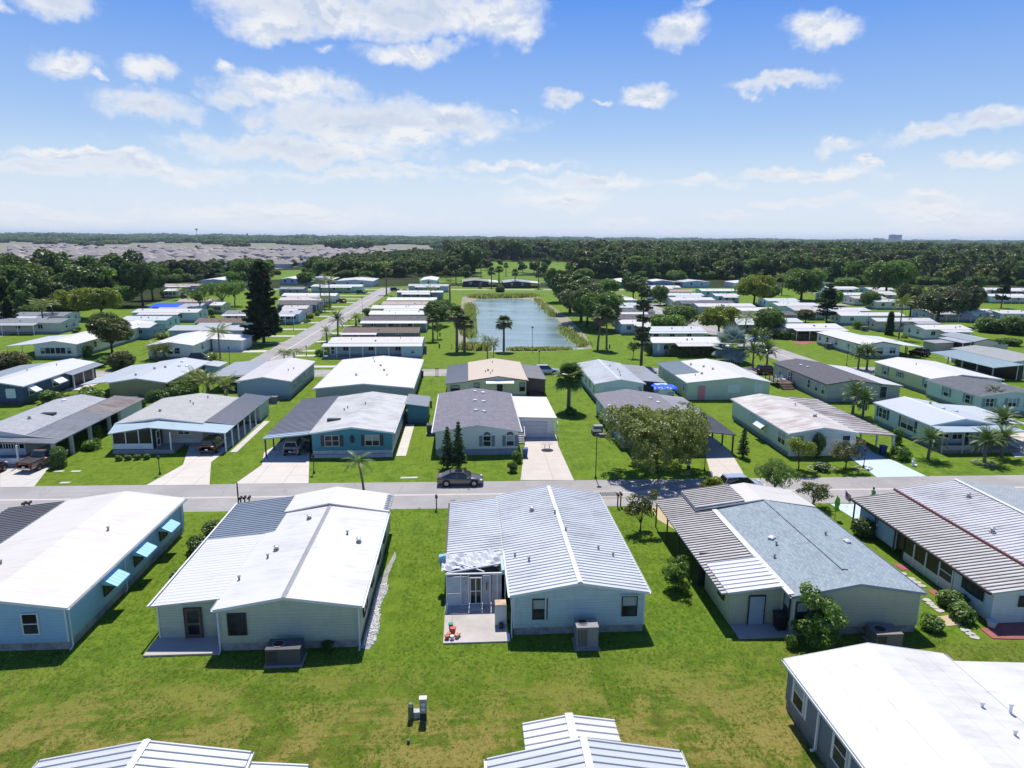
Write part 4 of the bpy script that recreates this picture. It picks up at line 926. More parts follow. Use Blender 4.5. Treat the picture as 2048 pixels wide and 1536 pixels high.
posts(h, [(b.x - .15, a.y + .15 + 2.35 * i) for i in range(6)], 2.35, WHITE, .07); posts(h, [(c.x + 2.4, a.y + .15)], 2.6, WHITE, .07)
room(h, h.x1 + 1.0, b.x - .2, h.y1 - 2.3, h.y1 + 2.2, 0, (2.75, 2.35), SIDE('#aebcbc')); MB().box(b.x + .3, b.x + 1.1, a.y, a.y + 14, -.02, .07).build('walk', M_WHC, h.root)
sx0, sx1 = a.x + .35, c.x + .25
MB().box(sx0, sx1, a.y + .3, a.y + .42, .5, 1.15).build('porch_kneewall', WHITE, h.root); MB().box(sx0 + .05, sx1 - .05, a.y + .34, a.y + .38, 1.15, 2.45).build('screen', SCR, h.root); MB().box(sx1 - .03, sx1 + .03, a.y + .42, a.y + 3.2, .4, 2.6).build('screen', SCR, h.root)
for i in range(4): MB().box(sx0 + (sx1 - sx0) * i / 3 - .05, sx0 + (sx1 - sx0) * i / 3 + .05, a.y + .24, a.y + .30, .5, 2.5 + .15 * i).build('post', WHITE, h.root)
MB().box(sx0, sx1 + 2.5, a.y, a.y + 3.5, -.02, .42).build('porch_floor', concrete((.40, .38, .36), 5), h.root); door(h, 'E', sx1 + .05, a.y + 1.6, .45, .85, 1.95, WHITE)
wins(h, 'S', [.78], 1.8, 1.3, .6, 'double', frame=WHITE); MB().box(h.wx[0], h.wx[1], h.wy[0] - .08, h.wy[0] - .01, .42, .95).build('brick_base', BRK, h.root)
vents(h, [(.35, .3, 1), (.62, .55, 0), (.55, .62, 0), (.66, .85, 0)])
for i in range(4):
    q = G(236 + 13 * i, 914 - 1, 0)

TEAL = siding(lin('#2f8fa6', .9), .2, .15)
h = HY('manufactured_home', 'teal home with dark shutters, weathered pale roof and grey carport', (618, 866.6), (788, 865), (742, 783), wall=TEAL, roof=roofmat((.66, .68, .68), (.34, .32, .30), .7, None), sk=BRK, sk_h=.75)
hC = h; a = G(524, 878, 2.4); lean(h, a.x, h.x0 - .02, a.y + 1.4, h.y1 + .6, (2.4, 2.9), roofmat((.18, .19, .22), (.28, .29, .33), .5, None, .5), style='ribs', rs=.6); lean(h, a.x, h.x0 - .02, a.y, a.y + 1.38, (2.4, 2.9), CARPB, name='carport_roof', style='ribs', rs=.6)
posts(h, [(a.x + .25, a.y + .3 + 3.2 * i) for i in range(4)], 2.32, DKS, .07)
wins(h, 'S', [.25, .75], 1.95, 1.55, 1.2, 'double', frame=paint((.62, .58, .50), .5, .1), shut=DKS); MB().lathe([(.05, 0), (.22, .25), (.25, .55), (.12, .9), (.03, 1.0)], 8).build('wall_ornament', DKS, h.root, off=-Vector(((h.x0 + h.x1) / 2, h.wy[0] - .15, 1.65)) + abs_loc(h.root))
wins(h, 'E', [.2, .55, .8], 1.9, .8, 1.1); MB().box(h.x1 + .15, h.x1 + 1.3, h.y0, h.y1 - 5, -.02, .05).build('walk', M_CONC, h.root)
room(h, h.x1 + .3, h.x1 + 3.0, h.y1 - 4.2, h.y1 + 1.5, 0, (2.7, 2.35), TEAL); lean(h, h.x1 + .02, h.x1 + 3.2, h.y1 - 4.5, h.y1 + 1.7, (2.86, 2.42), roofmat((.22, .23, .26), (.15, .16, .18), .5), name='shed_roof')
q = G(668, 838, 3.35); MB().box(q.x - .8, q.x + .8, q.y - .3, q.y + .3, 3.1, 3.42).build('skylight', DKS, h.root); vents(h, [(.28, .55, 0), (.25, .5, 0), (.5, .6, 0)])
MB().box(h.x0 + .2, h.x1 - .2, h.y0 - .25, h.y0 - .05, -.02, .35).build('planter_wall', BRK, h.root)

PALE = siding(lin('#dfe9f4'), .2, .12)
h = HY('manufactured_home', 'white home with plum-grey shingle roof and attached white garage', (864.6, 864), (1043, 862), (948, 776), wall=PALE, roof=shingle((.235, .225, .26), (.165, .16, .19)), sk=paint((.30, .33, .37), .9, .25), sk_h=.8, he=2.95, hr=3.75, ov=.35)
hD = h; wins(h, 'S', [.62, .9], 1.75, .85, 1.2, 'sash', frame=WHITE, shut=paint((.16, .24, .27), .5, .1))
for f in (.62, .9):
    x = h.wx[0] + (h.wx[1] - h.wx[0]) * f; fan = MB(); pts = [(x + .42 * math.cos(t), h.wy[0] - .04, 2.45 + .38 * math.sin(t)) for t in [math.pi * i / 8 for i in range(9)]]
    fo = fan.hexa(pts, [(p[0], h.wy[0] - .0, p[2]) for p in pts]).build('fan_window', glassmat(), h.root)
    tr_ = MB()
    for i in range(5): t_ = math.pi * i / 4; tr_.tube((x, h.wy[0] - .05, 2.45), (x + .44 * math.cos(t_), h.wy[0] - .05, 2.45 + .4 * math.sin(t_)), .018, n=4)
    tr_.build('window_bar', WHITE, fo)
g1 = G(1038, 835, 2.75); g2 = G(1114, 837, 2.6); GW = SIDE('#e4e8ee', .1)
lean(h, h.x1 + .03, g2.x, g2.y, h.y1 - 1.5, (2.85, 2.68), WR, name='garage_roof', th=.16); room(h, h.x1 + .1, g2.x - .25, g2.y + .2, h.y1 - 1.7, 0, (2.68, 2.5), GW, name='garage_wall')
gd = MB(); dx0, dx1 = h.x1 + .55, g2.x - 1.2
for i in range(4): gd.box(dx0, dx1, g2.y + .13, g2.y + .17, .06 + i * .54, .56 + i * .54)
gd.box(dx0 + .01, dx1 - .01, g2.y + .17, g2.y + .19, .05, 2.2).build('garage_door', paint((.55, .56, .60), .5, .06), h.root)
for i in range(4): pass
for k in range(4): MB().box(h.x1 + .05, h.x1 + .8, g2.y - 2.4 + k * .32, g2.y - 2.1 + k * .32, 0, .2 + .2 * k).build('step', M_WHC, h.root)
MB().box(h.x1 + .05, h.x1 + .8, g2.y - 1.1, g2.y + .1, 0, .95).build('landing', M_WHC, h.root); beam(h, (h.x1 + .8, g2.y - 2.4, 1.0), (h.x1 + .8, g2.y - .9, 1.85), WHITE, .03, 'hand_rail')
for px, py in ((996, 784), (1012, 784), (996, 802), (1013, 802), (998, 822), (1014, 822)):
    q = G(px - 46, py + 4 - 4, 3.7); vent(h, min(q.x, h.x1 - .4) + (0 if True else 0), q.y, roof_z(h, q.x, q.y), 2)
for z_ in (.9, 1.8): beam(h, (g2.x + .15, g2.y - .2, z_), (g2.x + .15, g2.y + 1.2, z_ + .3), WHITE, .025, 'trellis_rail')
posts(h, [(g2.x + .15, g2.y - .2), (g2.x + .15, g2.y + 1.2)], 2.6, WHITE, .03)

MINT = SIDE('#bccacc', .3)
h = HY('manufactured_home', 'pale mint home with plum-grey roof half hidden by a spreading tree', (1239, 848), (1395, 852), (1258, 778), wall=MINT, roof=SHP, sk=SKG, hr=3.6)
hE = h; q1 = G(1473, 870, 2.4); lean(h, h.x1 + .02, q1.x, q1.y, h.y0 + 6, (2.86, 2.4), roofmat((.16, .155, .175), (.22, .22, .24), .5), style='ribs', rs=.5); lean(h, h.x1 + .02, q1.x - .3, h.y0 + 6.1, h.y1 - .5, (2.86, 2.45), roofmat((.30, .29, .30), (.17, .16, .17), .7), name='addition_roof')
lean(h, h.x0 + .5, h.x1 + .0, q1.y, h.y0 - .02, (2.6, 2.8), roofmat((.12, .12, .13), (.08, .08, .09), .5), name='porch_roof', sl='y')
posts(h, [(q1.x - .25, q1.y + .3), (q1.x - .25, q1.y + 3.6), (q1.x - .25, q1.y + 7), (h.x1 + .1, q1.y + .3), (h.x0 + .8, q1.y + .3), (h.x0 + 4, q1.y + .3)], 2.35, DKS, .08); room(h, h.x1 + .1, q1.x - .6, h.y0 + 6.2, h.y1 - .8, 0, (2.7, 2.35), MINT)
vents(h, [(.08, .12, 2), (.06, .55, 2), (.75, .72, 2), (.8, .6, 2)]); wins(h, 'W', [.25, .5, .75], 1.8, .8, 1.1); wins(h, 'S', [.2, .5, .8], 1.8, 1.4, 1.1, 'double')
for (dx_, dz, lb_) in ((0, .55, ''),): pass
ju = thing('junk_pile', 'dark stacked boxes and bin left beside the pale mint home wall', 'boxes', (h.x0 - 1.4, h.y0 + 6.2, 0))
MB().box(-.9, .3, -.7, .6, 0, .55).build('crate', DKS, ju, off=(0, 0, 0)); MB().box(-.5, .7, .7, 1.6, 0, .9).build('crate', GREYP, ju, off=(0, 0, 0)); MB().box(-.2, .8, -1.5, -.8, 0, .4).build('crate', SKDARK, ju, off=(0, 0, 0))

MINT2 = SIDE('#b6c6c4', .3); STN = roofmat((.60, .57, .53), (.22, .13, .10), .75, None, .5, .9)
h = HY('manufactured_home', 'mint home with rust-stained white roof between two small yellow-leafed trees', (1577, 867), (1719, 866), (1530, 787), ur=None, wall=MINT2, roof=STN, sk=SKG)
hF = h; q1 = G(1789, 869, 2.45); lean(h, h.x1 + .02, q1.x, h.y0 + .1, h.y1 + 1, (2.88, 2.45), roofmat((.50, .47, .44), (.16, .10, .09), .9, None, .5, .9), style='ribs', rs=1.2)
posts(h, [(q1.x - .2, h.y0 + .4), (q1.x - .2, h.y0 + 3.6), (q1.x - .2, h.y0 + 7)], 2.38, WHITE, .09); wins(h, 'W', [.42], 1.8, .9, 1.0); window(h, 'W', h.wx[0], h.y0 + 2.0, 1.75, 1.8, 1.3, 'double', frame=WHITE)
for yy in (6.3, 9.4): MB().box(h.wx[0] - .06, h.wx[0] - .0, h.y0 + yy, h.y0 + yy + 2.2, 1.15, 2.35).build('storm_panel', paint((.46, .56, .60), .45, .2), h.root)
MB().slab([(h.wx[0] - .9, h.y0 + 6.2, 1.75), (h.wx[0] - .0, h.y0 + 6.2, 2.45), (h.wx[0] - .0, h.y0 + 8.6, 2.45), (h.wx[0] - .9, h.y0 + 8.6, 1.75)], .03).build('awning', WHITE, h.root)
MB().box(h.wx[0], h.wx[1], h.wy[0] - .06, h.wy[0] - .0, .1, 2.3).build('front_panel', paint((.70, .66, .56), .6, .1), h.root); wins(h, 'S', [.15, .5, .85], 1.9, .9, 1.3); vents(h, [(.75, .35, 1), (.7, .33, 0), (.8, .7, 0)])
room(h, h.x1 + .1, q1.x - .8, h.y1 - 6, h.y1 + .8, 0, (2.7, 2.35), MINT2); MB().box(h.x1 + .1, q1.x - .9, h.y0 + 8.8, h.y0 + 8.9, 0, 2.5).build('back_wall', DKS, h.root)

BLG = SIDE('#a9c3c6', .2)
h = HY('manufactured_home', 'grey-green home with dark shutters, white-ridged roof and recessed dark porch', (1866.6, 852.7), (1991, 847), (1796.5, 793), wall=BLG, roof=roofmat((.50, .54, .58), (.42, .45, .48), .4), cap=paint((.72, .74, .75), .5, .1), sk=SKG, hr=3.7)
hG = h; lean(h, h.x1 + .02, h.x1 + 5.5, h.y0 + 1.2, h.y1 - 1, (2.88, 2.45), roofmat((.62, .68, .70), (.5, .55, .57), .3)); posts(h, [(h.x1 + 5.3, h.y0 + 1.6)], 2.4, WHITE); lean(h, h.x0, h.x1 + 1.6, h.y0 - 2.4, h.y0 - .02, (2.7, 2.86), CARPB, sl='y', name='porch_roof')
window(h, 'W', h.wx[0], h.y0 + 4.6, 1.8, 2.6, 1.4, 'double', frame=WHITE, shut=DKS); window(h, 'W', h.wx[0], h.y0 + 10, 1.85, 1.7, 1.25, 'double', frame=WHITE, shut=DKS); window(h, 'W', h.wx[0], h.y0 + 15.0, 1.85, 1.5, 1.2, 'double', frame=WHITE, shut=DKS)
wins(h, 'S', [.2, .42, .68, .9], 1.7, 1.3, 1.2, 'double'); door(h, 'S', h.wy[0], h.x0 + (h.x1 - h.x0) * .55, .55, .9, 2.0, DKS); posts(h, [(h.x0 + .1 + i * 2.6, h.y0 - 2.3) for i in range(5)], 2.62, paint((.45, .42, .45), .6, .1), .07)
MB().box(h.x0, h.x1 + 1.4, h.y0 - 2.3, h.y0 - .1, -.02, .45).build('porch_floor', SKDARK, h.root); MB().box(h.x0, h.x0 + 4.2, h.y0 - 2.35, h.y0 - 2.28, .45, 1.0).build('porch_kneewall', paint((.35, .33, .36), .7, .1), h.root); vents(h, [(.7, .75, 1), (.66, .5, 2), (.82, .45, 2)])

h = HY('manufactured_home', 'light blue home with grey shingle roof cut by the right edge behind the palms', (1964, 794), (2090, 790), (2010, 750), wall=SIDE('#b5cdd8', .1), roof=shingle((.15, .16, .18), (.11, .115, .13)), sk=SKG)
wins(h, 'W', [.2, .6], 1.9, 1.0, 1.2, 'sash', frame=WHITE, shut=paint((.2, .33, .38), .5, .1)); wins(h, 'S', [.15, .5, .8], 1.9, 1.2, 1.2, 'double', frame=WHITE, shut=paint((.2, .33, .38), .5, .1))

# --- row 3, backing on row 2
h = HY('manufactured_home', 'navy blue home with white roof and white awnings at the left edge', (-70, 775), (51.5, 771), (136, 716.6), wall=SIDE('#2f5277', .1), roof=roofmat((.74, .76, .78), (.62, .65, .68), .3, 2.5), sk=DKS)
h.x1; hN = h; window(h, 'S', h.wy[0], h.x1 - 2.0, 1.8, 1.1, 1.3, 'sash', frame=WHITE); MB().box(h.x1 - 2.7, h.x1 - 1.3, h.wy[0] - .09, h.wy[0] - .05, 1.15, 2.45).build('storm_panel', paint((.66, .72, .72), .5, .1), h.root)
for yy, w_ in ((2.0, 1.1), (8.5, 2.0)): window(h, 'E', h.wx[1], h.y0 + yy, 1.8, w_, 1.2, 'sash'); awning(h, 'E', h.wx[1], h.y0 + yy, 2.6, w_ + .5, WHITE, 1.2, .8)
lean(h, h.x1 + .02, G(209, 728, 2.5).x, h.y0 + 10.5, h.y1, (2.86, 2.5), roofmat((.22, .25, .28), (.16, .18, .2), .4), name='porch_roof'); q = G(209, 728, 2.5); posts(h, [(q.x - .2, h.y0 + 11 + 3 * i) for i in range(3)], 2.45, WHITE, .08); room(h, h.x1, q.x - 1.6, h.y0 + 12.5, h.y1 - .4, .1, (2.7, 2.5), SCR); slab(h, h.x1, q.x + 1.5, h.y0 + 10, h.y1, .1, M_CONC)
lean(h, h.x0 - 5, h.x0 - .05, h.y0, h.y1, (2.4, 2.88), roofmat((.28, .31, .33), (.2, .22, .24), .4)); vents(h, [(.3, .5, 0), (.6, .7, 0)])
h = HY('manufactured_home', 'olive-tan home with light grey roof behind dense palms and bushes', (212.5, 766), (333.7, 764.7), (362, 715), wall=siding(lin('#8f8a5c'), .2, .3), roof=roofmat((.50, .53, .55), (.42, .45, .47), .4), sk=SKDARK)
lean(h, G(130, 781, 2.4).x, h.x0 - .02, h.y0 + 1, h.y1 - 1, (2.4, 2.88), roofmat((.46, .49, .51), (.38, .4, .42), .4)); wins(h, 'E', [.55, .75, .9], 1.9, .9, 1.1, frame=WHITE); vents(h, [(.4, .45, 1), (.55, .5, 1), (.3, .2, 1), (.7, .62, 2), (.8, .66, 2), (.6, .8, 2)]); room(h, h.x1, h.x1 + 2.2, h.y1 - 3, h.y1 + 1, 0, (2.6, 2.4), SIDE('#a9cfd0')); lean(h, h.x1, h.x1 + 2.6, h.y1 - 3.3, h.y1 + 1.2, (2.85, 2.5), roofmat((.46, .49, .51), (.38, .4, .42), .4), name='shed_roof')
h = HY('manufactured_home', 'slate-grey walled home with pinkish pale roof and grey carport', (473, 761), (579, 764.7), (569, 715), wall=SIDE('#8fa3b5', .1), roof=roofmat((.60, .57, .56), (.48, .44, .42), .5), sk=SKG)
h.x0; lean(h, G(430, 756, 2.4).x - 1.5, h.x0 - .02, h.y0 + 5.5, h.y1 + 2, (2.45, 2.88), roofmat((.33, .35, .38), (.26, .28, .3), .4)); wins(h, 'E', [.15, .35, .62, .88], 1.85, .9, 1.3, frame=WHITE); vents(h, [(.75, .4, 0), (.8, .5, 0)])
posts(h, [(G(430, 756, 2.4).x - 1.3, h.y1 + 1.7), (G(430, 756, 2.4).x - 1.3, h.y0 + 6)], 2.4)
h = HY('manufactured_home', 'grey home with big plain bright white roof left of the beige-roofed home', (631, 773), (825, 779.6), (732, 711.5), wall=SIDE('#9c9c9a', .2), roof=WR, sk=SKG, ur=None); wins(h, 'S', [.5], 1.9, 1.0, .8); vents(h, [(.35, .3, 1), (.55, .6, 1), (.62, .45, 1), (.45, .75, 0), (.68, .3, 0), (.4, .9, 0)])
hW = h
YEL = SIDE('#cfcba4', .15)
h = HY('manufactured_home', 'pale yellow home with beige roof, small white door awning and grey side roofs', (936.6, 761), (1056, 760.7), (981, 716.5), wall=YEL, roof=roofmat((.70, .60, .48), (.60, .50, .40), .35), sk=SKG, edge=paint((.32, .22, .16), .5, .1))
ql = G(890, 768, 2.45); lean(h, ql.x, h.x0 - .02, h.y0 - .6, h.y1 - 1.5, (2.5, 2.88), roofmat((.27, .29, .31), (.2, .22, .23), .5), name='addition_roof', style='ribs', rs=.6); room(h, ql.x + .3, h.x0 + .3, h.y0 - .2, h.y1 - 1.8, 0, (2.4, 2.7), YEL)
qr = G(1086, 750, 2.5); lean(h, h.x1 + .02, qr.x + .2, h.y0 + 2.4, h.y1 - 2, (2.86, 2.5), roofmat((.36, .34, .32), (.26, .25, .24), .5), style='ribs', rs=.8, name='addition_roof'); room(h, h.x1 + .05, qr.x, h.y0 + 2.7, h.y1 - 2.3, .3, (2.7, 2.42), paint((.16, .10, .09), .7, .3)); wins(h, 'S', [.12, .93], 1.8, .75, 1.3, 'sash', frame=DKS); door(h, 'S', h.wy[0], h.x0 + 5.0, .55, .95, 2.0, DKS); awning(h, 'S', h.wy[0], h.x0 + 5.0, 2.95, 4.4, WHITE, 1.2, .3); window(h, 'S', h.y0 - .2, ql.x + 1.6, 1.7, 1.3, .9, 'sash', frame=DKS)
for k in range(3): MB().box(h.x1 + .4, h.x1 + 2.3, h.y0 + 1.0 + k * .4, h.y0 + 1.4 + k * .4, 0, .2 + .2 * k).build('step', BROWN, h.root)
vents(h, [(.35, .35, 1), (.3, .3, 0), (.42, .28, 0), (.45, .75, 0), (.38, .18, 0)])
LBB = SIDE('#bcd6dc', .25)
h = HY('manufactured_home', 'pale aqua home with two-tone grey roof and bright blue tarp on its shed', (1189, 767), (1291.7, 768), (1201.6, 718.6), wall=LBB, roof=roofmat((.44, .47, .50), (.20, .20, .21), .7, None, .5, 1.2), cap=paint((.6, .64, .66), .5, .1), sk=SKG)
qt = G(1347.6, 772.7, 2.4); lean(h, h.x1 + .02, qt.x - .4, h.y0 + 2.5, h.y1 - 1, (2.86, 2.5), roofmat((.30, .31, .33), (.16, .16, .17), .7), name='addition_roof'); room(h, h.x1 + 2.0, qt.x - .5, h.y0 - 1.0, h.y0 + 2.6, 0, (2.4, 2.4), LBB, name='shed_wall'); room(h, h.x1 + .1, qt.x - .8, h.y0 + 2.7, h.y1 - 1.3, 0, (2.7, 2.4), DKS)
window(h, 'S', h.y0 - 1.0, h.x1 + 3.8, 1.3, 1.1, 1.0, 'sash', frame=WHITE); MB().box(h.x0 + 1.6, h.x0 + 5.4, h.wy[0] - .05, h.wy[0], 1.0, 2.3).build('storm_panel', paint((.5, .62, .64), .5, .12), h.root); wins(h, 'S', [.93], 1.9, .6, .9); wins(h, 'W', [.08, .3, .5], 1.8, .9, 1.3)
tar = MB(); nx, ny = 12, 6
for j in range(ny):
    for i in range(nx): tar.v.append((h.x1 + 1.2 + (qt.x + .1 - h.x1 - 1.0) * i / (nx - 1), h.y0 - 1.2 + 2.4 * j / (ny - 1), 2.52 + .045 * math.sin(i * 1.7 + j) + .03 * math.cos(j * 2.1) - (.3 if j == 0 else 0) - (.12 if i in (0, nx - 1) else 0)))
for j in range(ny - 1):
    for i in range(nx - 1): a_ = j * nx + i; tar.f.append((a_, a_ + 1, a_ + nx + 1, a_ + nx))
tg = tar.build('tarp', paint(lin('#0a5bff', .9), .4, .15), None, off=(0, 0, 0)); tag(tg, 'crumpled bright blue tarp over the shed of the pale aqua home', 'tarp')
vents(h, [(.6, .2, 0), (.66, .35, 0), (.7, .5, 0), (.6, .65, 0)])
GRN = SIDE('#b7c7b3', .25)
h = HY('manufactured_home', 'mint green home with pink back door and boarded white windows', (1379, 769), (1537, 761), (1416, 717), wall=GRN, roof=roofmat((.76, .76, .72), (.66, .66, .62), .3), sk=None, sk_h=.05, hr=3.75, ur=G(1478, 750, 3.75).x, edge=paint((.48, .60, .60), .5, .1))
door(h, 'S', h.wy[0], h.x0 + 4.3 - 1.8, .1, 1.0, 2.2, paint(lin('#e58a94', .9), .5, .08), glazed=False, frame=paint(lin('#d9a0a0'), .5, .1)); qf = G(1325, 732.6, 2.45); RGB_ = roofmat((.30, .37, .40), (.23, .28, .30), .4)
for f, w_ in ((.56, 2.0), (.86, 1.4)): x = h.wx[0] + (h.wx[1] - h.wx[0]) * f; MB().box(x - w_ / 2, x + w_ / 2, h.wy[0] - .05, h.wy[0], 1.2, 2.5).build('storm_panel', paint((.66, .72, .68), .5, .08), h.root)
lean(h, h.x0 - .02, h.x0 + 4.2, h.y0 + 6.5, h.y1 + .02, (h.he + .05, roof_z(h, h.x0 + 4.2, 0) + .05), RGB_, name='roof_sheet', style='ribs', rs=.6, th=.03); lean(h, qf.x + 1, h.x0 + .1, h.y0 + .1, h.y0 + 7.4, (2.75, 2.95), roofmat((.76, .76, .72), (.66, .66, .62), .3), name='addition_roof') if False else None
posts(h, [(qf.x + .2, h.y0 + 8 + 2.3 * i) for i in range(5)], 2.4, paint((.3, .25, .2), .6, .2), .07); wins(h, 'W', [.1], 1.8, .7, .9); vents(h, [(.3, .3, 1), (.5, .45, 1), (.45, .6, 1), (.35, .75, 1), (.2, .25, 0)])
GR4 = SIDE('#a3a4a2', .15)
h = HY('manufactured_home', 'grey home with dark plum roof and wooden deck stairs on its left side', (1653, 768.5), (1765, 768.4), (1600, 717), wall=GR4, roof=SHD, sk=SKG, edge=paint((.12, .12, .14), .5, .1))
lean(h, h.x1 + .02, G(1814, 774, 2.45).x, h.y0 + .6, h.y1 - 2, (2.86, 2.45), roofmat((.70, .71, .70), (.6, .6, .58), .3), name='addition_roof'); room(h, h.x1, G(1814, 774, 2.45).x - .3, h.y0 + .9, h.y1 - 2.3, 0, (2.7, 2.35), GR4); wins(h, 'W', [.06, .17, .3, .62, .85], 1.75, .8, 1.3, 'sash'); door(h, 'W', h.wx[0], h.y0 + 13.0, .6, .85, 2.0, WHITE); wins(h, 'S', [.6], 1.9, .7, 1.1, 'sash', frame=DKS); door(h, 'S', h.y0 + .9, h.x1 + .9, .5, 1.1, 1.8, DKS); vents(h, [(.3, .72, 2), (.33, .62, 2)])
hDeck = (h.x0, h.y0)
dk = MB()
for i in range(22): dk.box(h.x0 - 3.0, h.x0 + .15, h.y0 + 10.6 + i * .22, h.y0 + 10.79 + i * .22, .85, .9)
dk.build('deck_board', paint((.16, .11, .085), .8, .3), h.root)['kind'] = 'stuff'
for k in range(4): MB().box(h.x0 - 2.6, h.x0 - .6, h.y0 + 9.0 + k * .4, h.y0 + 9.38 + k * .4, 0, .2 + .2 * k).build('step', paint((.20, .13, .10), .8, .3), h.root)
for yy in (10.6, 12.2, 13.8, 15.4): MB().box(h.x0 - 3.0, h.x0 - 2.9, h.y0 + yy, h.y0 + yy + .1, 0, 1.8).build('rail_post', BROWN, h.root)
beam(h, (h.x0 - 2.95, h.y0 + 10.6, 1.75), (h.x0 - 2.95, h.y0 + 15.5, 1.75), BROWN, .05, 'deck_rail'); beam(h, (h.x0 - 2.6, h.y0 + 9, .9), (h.x0 - 2.6, h.y0 + 10.6, 1.75), BROWN, .05, 'stair_rail')
YG = SIDE('#bcc296', .2)
h = HY('manufactured_home', 'yellow-green home with blue shutters and off-white roof right of the plum-roofed home', (1860, 757), (2019, 761.8), (1799.7, 714), wall=YG, roof=roofmat((.66, .64, .60), (.55, .52, .48), .4), sk=SKG, hr=3.75, ur=G(1918.8, 747.8, 3.75).x)
BSH = paint((.16, .26, .33), .5, .1); wins(h, 'W', [.12, .8], 1.8, .9, 1.3, 'sash', frame=WHITE, shut=BSH); wins(h, 'W', [.55], 1.9, 1.1, .8, 'double', frame=WHITE, shut=BSH); wins(h, 'S', [.12], 1.8, .9, 1.3, 'sash', frame=WHITE, shut=BSH); wins(h, 'S', [.85], 1.9, .9, .7, 'sash', frame=DKS); vents(h, [(.3, .6, 0)])
room(h, h.x0 + 7.5, h.x0 + 11.3, h.y0 - 1.7, h.y0 - .05, 0, (2.2, 2.2), YG, name='shed_wall'); lean(h, h.x0 + 7.2, h.x0 + 11.6, h.y0 - 1.9, h.y0 - .06, (2.25, 2.45), paint((.5, .5, .47), .6, .3), sl='y', name='shed_roof')
h = HY('manufactured_home', 'white home with teal-grey porch roof and dark screen room at the right edge', (2030, 725), (2120, 722), (2060, 690), wall=SIDE('#cdd6d6', .1), roof=shingle((.36, .38, .38), (.3, .31, .31)), sk=SKG, he=3.0)
hR = h; q = G(1952, 727, 2.45); lean(h, q.x, h.x0 - .02, h.y0 - 3, h.y1 - 2, (2.45, 2.95), roofmat((.38, .48, .50), (.3, .38, .4), .3), style='ribs', rs=.8); posts(h, [(q.x + .3, h.y0 - 2.6 + 4 * i) for i in range(4)], 2.4, paint((.3, .33, .33), .6, .1), .09); room(h, q.x + 5.0, h.x0 + .2, h.y0 - 2.6, h.y1 - 3, .05, (2.6, 2.85), SCR, name='screen')
for i in range(5): MB().box(q.x + 5.0 + i * 1.25 - .05, q.x + 5.05 + i * 1.25, h.y0 - 2.7, h.y0 - 2.62, .05, 2.7).build('post', WHITE, h.root)

for (px, py, lb, w_, d_, hh) in [(862, 868, 'dark air conditioner at the left wall of the white garage home', 1.0, 1.0, 1.3), (817, 840, 'grey air conditioner right of the teal home near its shed', .95, .95, 1.1), (545, 806, 'grey air conditioner behind the slate-grey walled home', 1.6, 1.0, 1.0), (268, 806, 'dark air conditioner in shade behind the olive-tan home', 1.6, 1, 1),
                                 (1656, 698, 'dark air conditioner at the near corner of the white home with dark gable trim', 1.3, 1.2, 1.3), (1919, 794, 'low grey air conditioner behind the yellow-green home', 2.0, 1.1, .95), (848, 707, 'dark air conditioner at the right end of the long blue porch home', 1.2, 1.0, 1.7), (1728, 662, 'long grey air conditioner at the end of the tan mid-row home', 1.8, 1.2, 1.2), (1140, 735 + 70, 'tan air conditioner standing beside the fan palm', .9, .9, .9)][:8]:
    q = G(px, py); ac_unit(q.x, q.y, lb, w_, d_, hh, mat=paint((.15, .155, .16), .55, .15))
# ================================================================== houses along the side streets (long side to the camera)
PST = [SIDE(c, .15) for c in ('#b9c9dc', '#d8dcdc', '#c6d5cf', '#d6cfb8', '#a9bccb', '#e2e4e2', '#b9d3d0', '#cbb8b0')]
WHX2 = roofmat((.74, .74, .73), (.58, .57, .55), .4, None, axis='X'); PINK = roofmat((.68, .60, .56), (.55, .46, .42), .5, None, axis='X'); GRX = roofmat((.42, .44, .45), (.33, .34, .35), .5, None, axis='X'); COOLX = roofmat((.66, .71, .73), (.55, .60, .62), .3, None, axis='X')
RIBX = roofmat((.74, .72, .68), (.55, .52, .48), .4, 1.2, axis='X')
HOUSES_X = []
def row(lbl, eL, eR, ry, roof, wall, porch=None, endside='W', wv=2, **k):
    h = HX('manufactured_home', lbl, eL, eR, ry, wall=wall, roof=roof, sk=SKG, **k)
    if porch is None and h.y0 > 150 and len(lbl) % 3 != 0: f_ = (len(lbl) * .37) % .35; porch = (f_, min(1, f_ + .62), 2.3, [WHX2, COOLX, GRX, WHX2][len(lbl) % 4], 2.5)
    if porch:
        (f0, f1, dep, pm, zl) = porch; x0 = h.x0 + (h.x1 - h.x0) * f0; x1 = h.x0 + (h.x1 - h.x0) * f1
        lean(h, x0, x1, h.y0 - dep, h.y0 - .02, (zl, h.he - .03), pm, sl='y', name='porch_roof')
        nn = max(2, int((x1 - x0) / 3.4)); posts(h, [(x0 + .2 + (x1 - x0 - .4) * i / nn, h.y0 - dep + .15) for i in range(nn + 1)], zl - .08, WHITE, .07)
    wins(h, 'S', [.18, .45, .74][:wv + 1], 1.85, 1.1, 1.0, 'slider'); wins(h, endside, [.3, .7], 1.9, .9, 1.15, 'sash', frame=WHITE)
    rr = random.Random(hash(lbl) % 1000 if False else len(lbl)); vents(h, [(rr.uniform(.12, .42), rr.uniform(.1, .9), rr.choice((0, 1))) for _ in range(3)])
    HOUSES_X.append(h); return h
